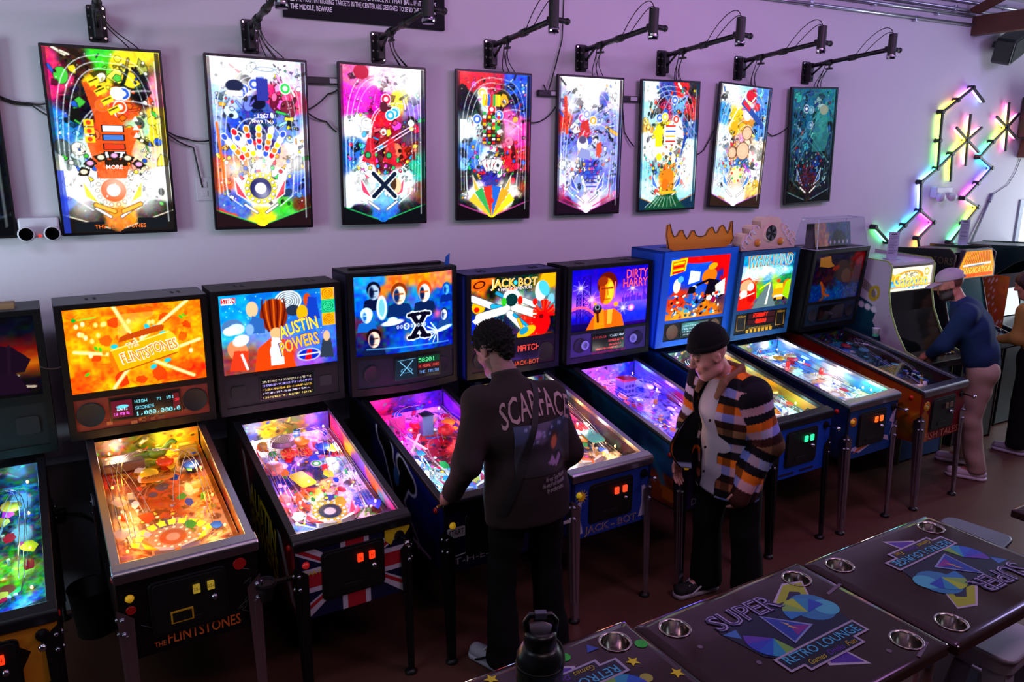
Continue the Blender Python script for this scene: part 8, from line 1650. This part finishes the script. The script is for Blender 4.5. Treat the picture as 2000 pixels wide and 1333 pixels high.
for s in 'LR': shoe(p3, J['ank' + s], J['toe' + s], mat('white_mesh_shoe', '#c8bcc0', .6), mat('white_foam_sole', '#d0c8cc', .6))
S = Sdf(J['head'] - .2, J['head'] + .22, .006); H = lambda x, y, z: J['head'] + R3 @ A(x, y, z); S.ell(H(0, -.014, .05), (.087, .107, .082), R3, .02); S.plane(H(0, 0, .04), R3 @ A(0, .05, -1)); S.ell(H(0, -.125, .045), (.035, .04, .03), R3, .004, 'cut'); V, F = S.mesh()
cp_ = vf_obj('cap', V, F, mat('pale_cap_cloth', '#b0a4b0', .8), p3)
b = MB(); L_ = []
for y, w_, dz in ((.075, .072, .045), (.12, .070, .036), (.155, .055, .027), (.175, .03, .022)): L_.append([H(w_ * s, y - .03 * s * s, dz - .012 * s * s) for s in np.linspace(-1, 1, 9)])
for off in (0, -.005):
    for i in range(3):
        for j in range(8): b.add([L_[i][j] + A(0, 0, off), L_[i][j + 1] + A(0, 0, off), L_[i + 1][j + 1] + A(0, 0, off), L_[i + 1][j] + A(0, 0, off)], [(0, 1, 2, 3)])
b.build('cap_brim', mat('pale_cap_cloth'), cp_, smooth=True)
MB().tube([H(-.045, -.112, .046), H(0, -.121, .044), H(.045, -.112, .046)], .007, 6).build('cap_strap', mat('pale_cap_cloth'), cp_, smooth=True)
MB().lathe([(.03, -.012), (.032, 0), (.03, .012)], (0, 0, 0), 14).build('wristwatch', mat('steel_watch', '#a8a8a0', .3, .8), p3, loc=tuple(J['wrR'] + A(.01, -.01, .01)), rot=(1.1, 0, .3))
# ---- person with long hair at the far cabinets
B4 = A(7.16, -1.20, 0)
J4 = dict(rx=(1, .1, 0), pelvis=(7.17, -1.23, .90), waist=(7.17, -1.22, 1.03), hem=(7.17, -1.225, .96), chest=(7.165, -1.19, 1.19), upchest=(7.16, -1.17, 1.27), neck=(7.15, -1.14, 1.36), skull=(7.14, -1.11, 1.44), head=(7.14, -1.08, 1.49), shL=(7.0, -1.17, 1.285), elL=(6.975, -1.14, 1.05), wrL=(7.01, -.96, .99), shR=(7.32, -1.16, 1.285), elR=(7.36, -1.12, 1.05), wrR=(7.3, -.95, .99),
 hipL=(7.09, -1.23, .88), kneeL=(7.07, -1.21, .47), ankL=(7.07, -1.23, .09), toeL=(7.03, -1.09, .03), hipR=(7.25, -1.23, .88), kneeR=(7.26, -1.22, .47), ankR=(7.26, -1.27, .09), toeR=(7.26, -1.12, .03))
R4 = rotm(rad(10), rad(22))
p4, J, B = make_person(tuple(B4), J4, 'person with long dark hair in a mustard top and black trousers, seen from behind', R4, None, vox=.007, skin=(.72, .5, .42), hands=(('L', (.1, .8, -.4), (-.2, .1, 1), 1, .5), ('R', (-.1, .8, -.4), (.2, .1, 1), -1, .5)))
lo, hi = box_for([v for k, v in J.items() if k in ('shL', 'shR', 'elL', 'elR', 'wrL', 'wrR', 'hem', 'neck')], .18)
S = Sdf(lo, hi, .009); shirt_sdf(S, J, .95, .88); S.wrinkle(.003, 40, 2); S.plane(J['hem'] + (0, 0, -.03), (0, 0, -1)); S.plane(J['neck'] + (0, 0, .01), (0, .3, .92)); cloth('mustard_top', S, mat('mustard_knit', '#a8823e', .85), p4)
lo, hi = box_for([v for k, v in J.items() if k[:3] in ('hip', 'kne', 'ank', 'wai')], .17); lo[2] = .05
S = Sdf(lo, hi, .009); legs_sdf(S, J, 1.03, hem=.16); S.wrinkle(.003, 30, 5); S.plane((0, 0, .06), (0, 0, -1)); S.plane((0, 0, 1.0), (0, 0, 1)); cloth('trousers', S, mat('black_trousers'), p4)
for s in 'LR': shoe(p4, J['ank' + s], J['toe' + s], mat('grey_shoe', '#8a8490', .6), mat('pale_sole'))
S = Sdf(J['head'] - A(.18, .25, .36), J['head'] + .18, .007); H = lambda x, y, z: J['head'] + R4 @ A(x, y, z); S.ell(H(0, -.014, .04), (.09, .11, .092), R4, .02); S.cone(H(0, -.06, .0), J['upchest'] + A(.0, -.14, .0), .075, .06, .05, ((1, 0, 0), 1.3)); S.cone(J['upchest'] + A(0, -.14, .0), J['upchest'] + A(.01, -.15, -.07), .06, .035, .03, ((1, 0, 0), 1.3)); S.ell(H(0, .09, -.03), (.07, .075, .1), R4, .01, 'cut'); S.wrinkle(.004, 110, 4); V, F = S.mesh()
vf_obj('long_hair', V, F, mat('dark_brown_hair', '#2c161a', .6, bump=.5, bscale=120), p4)
g = [A(7.03, -1.5, 1.33) - B]; MB().tube([A(7.04, -1.12, 1.345) - B, A(7.035, -1.22, 1.33) - B, A(7.07, -1.31, 1.2) - B, A(7.12, -1.34, 1.06) - B], .012, 6).build('bag_strap', mat('black_webbing'), p4, smooth=True)
# ------------------------------------------------------------------ bar-height tables with cup holders and printed tops
TZ = 1.05; TW, TD = .815, .60
topm = mat('dark_brown_lacquered_top', '#32201f', .09, var=.35, bscale=5)
def disc(cx, cy, r, n=22): return [(cx + r * math.cos(2 * PI * i / n), cy + r * math.sin(2 * PI * i / n)) for i in range(n)]
def table_mesh(holes):
    bm = bmesh.new(); RIM = [(.032, 0.), (.026, -.0004), (.02, -.0011), (.015, -.0019), (.010, -.0029), (.006, -.0040), (.003, -.0052), (.0, -.0075)]; E = []
    def ring(i, z): return [(x, y, z) for x, y in rrect(-TW / 2 + i, TW / 2 - i, -TD / 2 + i, TD / 2 - i, max(.014 - i * .2, .007), 4)]
    def loop(pts, edges=True):
        vs = [bm.verts.new(p if len(p) == 3 else (*p, 0)) for p in pts]
        if edges:
            for i in range(len(vs)): E.append(bm.edges.new((vs[i], vs[(i + 1) % len(vs)])))
        return vs
    vi = loop(ring(*RIM[0])); hs = [loop(disc(x, y, .047)) for x, y in holes]
    bmesh.ops.triangle_fill(bm, use_beauty=True, use_dissolve=False, edges=E, normal=(0, 0, 1))
    prev = vi                                                  # poured resin rolls off gently towards the rim
    for r in RIM[1:]:
        cur = loop(ring(*r), False)
        for i in range(len(cur)): bm.faces.new((prev[i], prev[(i + 1) % len(cur)], cur[(i + 1) % len(cur)], cur[i]))
        prev = cur
    vo = prev
    for L, s in [(vo, 1)] + [(h, -1) for h in hs]:
        lo = [bm.verts.new((v.co.x, v.co.y, -.038)) for v in L]
        for i in range(len(L)): bm.faces.new((L[i], L[(i + 1) % len(L)], lo[(i + 1) % len(L)], lo[i]))
    me = bpy.data.meshes.new('table_top'); bmesh.ops.recalc_face_normals(bm, faces=bm.faces); bm.to_mesh(me); bm.free(); return me
HOL = [(-.30, .215), (.30, .215), (-.30, -.215), (.30, -.215)]
tme = table_mesh(HOL)
cupm = mat('steel_cup_holder', '#b8b0a8', .18, 1.)
INK = lambda c: mat('tableprint_' + c[1:], c, .2)
def flat(t, pts, col, lv, name='print_shape', rot=0., parent=None):
    c_, s_ = math.cos(rot), math.sin(rot); P = [(x * c_ - y * s_, x * s_ + y * c_, .0004 * lv) for x, y in pts]
    return MB().add(P, [tuple(range(len(P)))]).build(name, INK(col), t)
def tlet(t, s, x, y, size, width, col, lv, rot, off=0., shear=0.):
    c_, s_ = math.cos(rot), math.sin(rot); text_obj('print_lettering', s, (x * c_ - y * s_, x * s_ + y * c_, .0004 * lv), (c_, s_, 0), (-s_, c_, 0), size, INK(col), t, off=off, width=width, shear=shear, lift=.0001)
def logo(t, rot, cx=0., cy=0.):
    o = lambda pts: [(x + cx, y + cy) for x, y in pts]; f = lambda pts, col, lv, n='print_shape': flat(t, o(pts), col, lv, n, rot)
    f([(.06, .12), (.19, .19), (.27, .165), (.17, .03), (.1, .05)], '#b0a8c0', 1); f([(.07, .115), (.185, .18), (.26, .16), (.17, .04)], '#9aa820', 2); f([(.1, .1), (.17, .14), (.2, .12), (.16, .06)], '#141640', 3)
    f([(-.06, -.2), (.06, -.26), (.04, -.1), (-.02, -.12)], '#b0a8c0', 1); f([(-.045, -.195), (.05, -.245), (.032, -.11)], '#4a2a98', 2)
    f([(-.23, .09), (-.2, .12), (.2, .1), (.23, .0), (.2, -.09), (-.14, -.12), (-.2, -.07)], '#121838', 3)
    f([(-.23, .075), (-.17, .075), (-.19, .03)], '#3a70b8', 4)
    f(disc(.16, .035, .078), '#3078a8', 4); f(disc(.20, .01, .045), '#48a8c0', 5)
    for k, c in enumerate(('#a0b830', '#70a858', '#2888b0', '#2060b8', '#2448b0')):       # right dome bands
        a0, a1 = -.3 + .62 * k, -.3 + .62 * (k + 1); f([(.12, .02)] + [(.12 + .085 * math.cos(a + .35), .02 + .085 * math.sin(a + .35)) for a in np.linspace(a0, a1, 6)], ['#2448b0', '#2888b0', '#a0b830', '#78a850', '#2878b8'][k], 6)
    for k in range(5):                                                                  # left dome bands
        a0, a1 = 2.4 + .5 * k, 2.4 + .5 * (k + 1); f([(-.1, -.02)] + [(-.1 + .1 * math.cos(a), -.02 + .09 * math.sin(a)) for a in np.linspace(a0, a1, 6)], ['#5a38a8', '#3040b8', '#2058c0', '#2890b8', '#70a848'][k], 6)
    f([(-.045, .09), (.075, -.035), (-.06, -.075)], '#8090c0', 7, 'triangle_print'); f([(-.04, .078), (.06, -.032), (-.053, -.066)], '#2040a0', 8, 'triangle_print'); f([(.0, .0), (.06, -.032), (-.02, -.05)], '#7a2a88', 9)
    f([(-.012, .03), (.006, .005), (-.002, .005), (.012, -.03), (-.012, -.002), (-.003, -.002)], '#c8a860', 10, 'bolt_print')
    f([(-.19, -.095), (.21, -.085), (.21, -.15), (.14, -.152), (.14, -.185), (-.13, -.19), (-.13, -.165), (-.19, -.165)], '#a098b4', 7, 'banner_print'); f([(-.18, -.103), (.2, -.093), (.2, -.142), (.13, -.144), (.13, -.177), (-.12, -.182), (-.12, -.157), (-.18, -.157)], '#10142c', 8, 'banner_print')
    X, Y = cx, cy
    tlet(t, 'SUPER', X - .075, Y + .125, .115, .31, '#141640', 7, rot, .05); tlet(t, 'SUPER', X - .075, Y + .125, .115, .30, '#a498c8', 9, rot, .02); tlet(t, 'SUPER', X - .075, Y + .125, .115, .295, '#141640', 11, rot, -.02)
    tlet(t, 'RETRO LOUNGE', X + .01, Y - .123, .05, .35, '#48a8d0', 10, rot, .01)
    for s, x, c in (('Games', -.07, '#b8a820'), ('Drinks', .02, '#6030a8'), ('Fun', .095, '#b8a020')): tlet(t, s, X + x, Y - .163, .032, .075 if s != 'Fun' else .045, c, 10, rot, .0, .3)
def table(x, y, label, rot=None, rz=2.5, extra=None, lx=0., ly=0.):
    t = empty('bar_table', (x, y, 0), rad(rz), label, 'table', 'printed bar tables in a row')
    top = link('table_top', tme, topm, t, (0, 0, TZ))
    MB().box(-TW / 2 + .02, TW / 2 - .02, -TD / 2 + .02, TD / 2 - .02, TZ - .044, TZ - .0385).build('underside', mat('table_underside', '#14100f', .7), t) if False else None
    for hx, hy in HOL:
        MB().lathe([(.045, -.075), (.046, -.002), (.0525, .0), (.054, .003), (.0525, .0045), (.046, .003), (.044, -.003), (.0435, -.07), (0, -.07)], (hx, hy, TZ), 26).build('cup_holder', cupm, t, smooth=True)
    b = MB().cyl((0, 0, .03), (0, 0, TZ - .04), .035, n=16); b.build('pedestal', mat('chrome'), t, smooth=True)
    MB().box(-.3, .3, -.04, .04, 0, .03).box(-.04, .04, -.25, .25, 0, .03).build('foot_cross', blk, t, bevel=.006); MB().box(-.25, .25, -.03, .03, TZ - .06, TZ - .039).box(-.03, .03, -.2, .2, TZ - .06, TZ - .039).build('top_bracket', blk, t)
    g = empty('x'); bpy.data.objects.remove(g)
    if rot is not None:
        pr = MB().add([(-.002, -.002, 0), (.002, -.002, 0), (.002, .002, 0)], [(0, 1, 2)]).build('printed_logo', INK('#121838'), t, loc=(0, 0, TZ + .0006)); logo(pr, rot, lx, ly)
    if extra: extra(t)
    return t
def star(cx, cy, r): return [(cx + (r if i % 2 == 0 else r * .45) * math.cos(PI / 2 + i * PI / 5), cy + (r if i % 2 == 0 else r * .45) * math.sin(PI / 2 + i * PI / 5)) for i in range(10)]
def confetti(t):
    pr = MB().add([(-.002, -.002, 0), (.002, -.002, 0), (.002, .002, 0)], [(0, 1, 2)]).build('printed_shapes', INK('#121838'), t, loc=(0, 0, TZ + .0008))
    for cx, cy in ((.285, .11), (.365, .0), (-.13, .26), (-.3, .1)): flat(pr, star(cx, cy, .024), '#d8c818', 3, 'star_print')
    for cx, cy in ((.115, .235), (.365, .165), (-.2, .2)): flat(pr, disc(cx, cy, .021), '#20b030', 3, 'dot_print')
    flat(pr, [(.19, .215), (.235, .215), (.212, .25)], '#2048a8', 3, 'triangle_print'); flat(pr, disc(.27, .03, .02), '#a0a040', 3, 'dot_print')
def scraps(t):
    pr = MB().add([(-.002, -.002, 0), (.002, -.002, 0), (.002, .002, 0)], [(0, 1, 2)]).build('printed_shapes', INK('#121838'), t, loc=(0, 0, TZ + .0008)); R = random.Random(7)
    for cx, cy, a in ((.36, .1, .2), (.3, -.27, .3)): flat(pr, [(cx + x * math.cos(a) - y * math.sin(a), cy + x * math.sin(a) + y * math.cos(a)) for x, y in ((-.05, -.006), (.05, -.006), (.05, .006), (-.05, .006))], '#6a5a70', 2, 'strip_print')
    for cx, cy in ((-.3, .1), (-.2, -.05), (.2, -.22)): flat(pr, disc(cx, cy, .009), '#6a5a70', 2, 'dot_print')
table(1.063, -3.215, 'dark printed bar table carrying the black flask', PI, extra=confetti, lx=-.06, ly=.015)
table(1.880, -3.222, 'dark printed bar table next to the one holding the flask', 0., extra=scraps, lx=.035, ly=.03)
table(2.702, -3.205, 'dark printed bar table above the white metal stool', PI, lx=-.07, ly=.015)
table(3.905, -3.31, 'dark bar table set apart beyond the grey stool', None)
# black flask
t = empty('insulated_flask', (.985, -3.13, TZ + .0015), rad(-25), 'large black insulated flask with a loop handle on the lid, standing on a table', 'flask')
fm = mat('black_powder_coat', '#0c0d10', .32, bump=.05, bscale=300); MB().lathe([(0, 0), (.058, 0), (.064, .006), (.066, .15), (.064, .172), (.052, .195), (.044, .203), (0, .203)], (0, 0, 0), 32).build('flask_body', fm, t, smooth=True)
MB().lathe([(.0665, .135), (.0675, .14), (.0675, .146), (.0665, .15)], (0, 0, 0), 32).build('body_ring', mat('dark_ring', '#050506', .5), t, smooth=True)
ld = MB().lathe([(.043, .2), (.045, .205), (.045, .238), (.042, .245), (.03, .25), (0, .25)], (0, 0, 0), 28).build('lid', mat('black_lid_plastic', '#0a0a0c', .35), t, smooth=True)
MB().tube([(-.036, 0, .235), (-.04, 0, .275), (-.03, 0, .292), (.03, 0, .292), (.042, 0, .275), (.038, 0, .24)], .009, 8).build('loop_handle', mat('black_lid_plastic'), ld, smooth=True); MB().box(-.016, .016, -.0095, .0095, .2835, .303).build('handle_badge', mat('grey_badge', '#50506a', .4), ld, bevel=.002)
MB().tube([(.066 * math.cos(a), .066 * math.sin(a), .165 + .02 * math.sin(2 * a)) for a in np.linspace(-.6, 2.2, 14)], .004, 6).build('carry_cord', mat('black_webbing'), t, smooth=True)
# metal stools
def stool(x, y, rz, label, col, zs=.76):
    t = empty('bar_stool', (x, y, 0), rad(rz), label, 'stool', 'metal bar stools at the tables'); m = mat('stool_paint_' + col[1:], col, .4, .2)
    MB().prism(rrect(-.155, .155, -.155, .155, .055, 5), 'z', zs - .02, zs).build('seat', m, t, bevel=.008); MB().prism(rrect(-.145, .145, -.145, .145, .05, 4), 'z', zs - .07, zs - .02).build('seat_skirt', m, t)
    for sx in (-1, 1):
        for sy in (-1, 1):
            a = A(sx * .125, sy * .125, zs - .03); b_ = A(sx * .205, sy * .205, 0); q = MB()
            for (w0, w1, ax) in ((.085, .045, 0), (.085, .045, 1)):
                e = A(-sx, 0, 0) if ax == 0 else A(0, -sy, 0); th = (A(0, -sy, 0) if ax == 0 else A(-sx, 0, 0)) * .003
                q.add([a, a + e * w0, b_ + e * w1, b_, a + th, a + e * w0 + th, b_ + e * w1 + th, b_ + th], [(0, 1, 2, 3), (4, 5, 6, 7), (0, 1, 5, 4), (1, 2, 6, 5), (2, 3, 7, 6), (3, 0, 4, 7)])
            L = q.build('leg', m, t); MB().box(b_[0] - .02 * (sx > 0) * 2, b_[0] + .02 * (sx < 0) * 2, b_[1] - .02 * (sy > 0) * 2, b_[1] + .02 * (sy < 0) * 2, -.0, .02).build('foot_cap', blk2, L)
    for z, f in ((.25, .175), (.48, .152)):
        for p, q in (((-1, -1), (1, -1)), ((1, -1), (1, 1)), ((1, 1), (-1, 1)), ((-1, 1), (-1, -1))): MB().tube([(p[0] * f, p[1] * f, z), (q[0] * f, q[1] * f, z)], .009, 6).build('stretcher', m, t, smooth=True)
    return t
stool(2.95, -3.28, 8, 'white metal bar stool under the printed bar table', '#a8a4b4'); stool(3.62, -2.80, 12, 'blue-grey metal bar stool behind the printed tables', '#5a6474', .78)
# cup holder on the flag machine's leg, bin, charger box
t = empty('side_cup', (.555, -1.47, .60), 0, 'clear plastic cup in a holder beside the chrome leg', 'cup'); MB().lathe([(.03, 0), (.042, .09), (.044, .092), (.041, .088), (.028, .004), (0, .004)], (0, 0, 0), 18).build('cup_wall', mat('smoky_plastic', '#3a3a3e', .15, alpha=.6), t, smooth=True); MB().lathe([(.04, .07), (.05, .072), (.05, .08), (.041, .08)], (0, 0, 0), 18).build('holder_ring', blk, t); MB().box(.045, .125, -.012, .012, .068, .082).build('holder_arm', blk, t)
t = empty('waste_bin', (.02, -.35, 0), 0, 'small black waste bin on the floor behind the orange machine', 'bin'); t.location = (-.16, -.35, 0); MB().lathe([(.0, .0), (.09, 0), (.115, .27), (.12, .275), (.11, .27), (.085, .01), (0, .01)], (0, 0, 0), 20).build('bin_wall', mat('black_bin_plastic', '#0d0e0e', .5), t, smooth=True)
t = empty('power_adapter', (-.235, -.10, .70), 0, 'black power adapter with a blue light on the lower wall', 'adapter'); t.location = (-.29, -.085, .60); MB().box(-.05, .05, -.025, .026, -.03, .03).build('case', blk2, t, bevel=.006); MB().box(-.062, -.05, -.028, -.02, -.004, .004).build('blue_lamp', mat('blue_indicator', '#2040ff', .3, emit='#3050ff', es=6), t); MB().tube([(.05, 0, 0), (.12, .0, -.01), (.2, .0, -.09), (.24, 0, -.16)], .005, 6).build('lead', blk2, t, smooth=True)
cable([(-.24, -.5, 1.55), (-.2, -.48, 1.53), (-.15, -.45, 1.53)], 'short black wire between the two left pinball backboxes', .004, None)
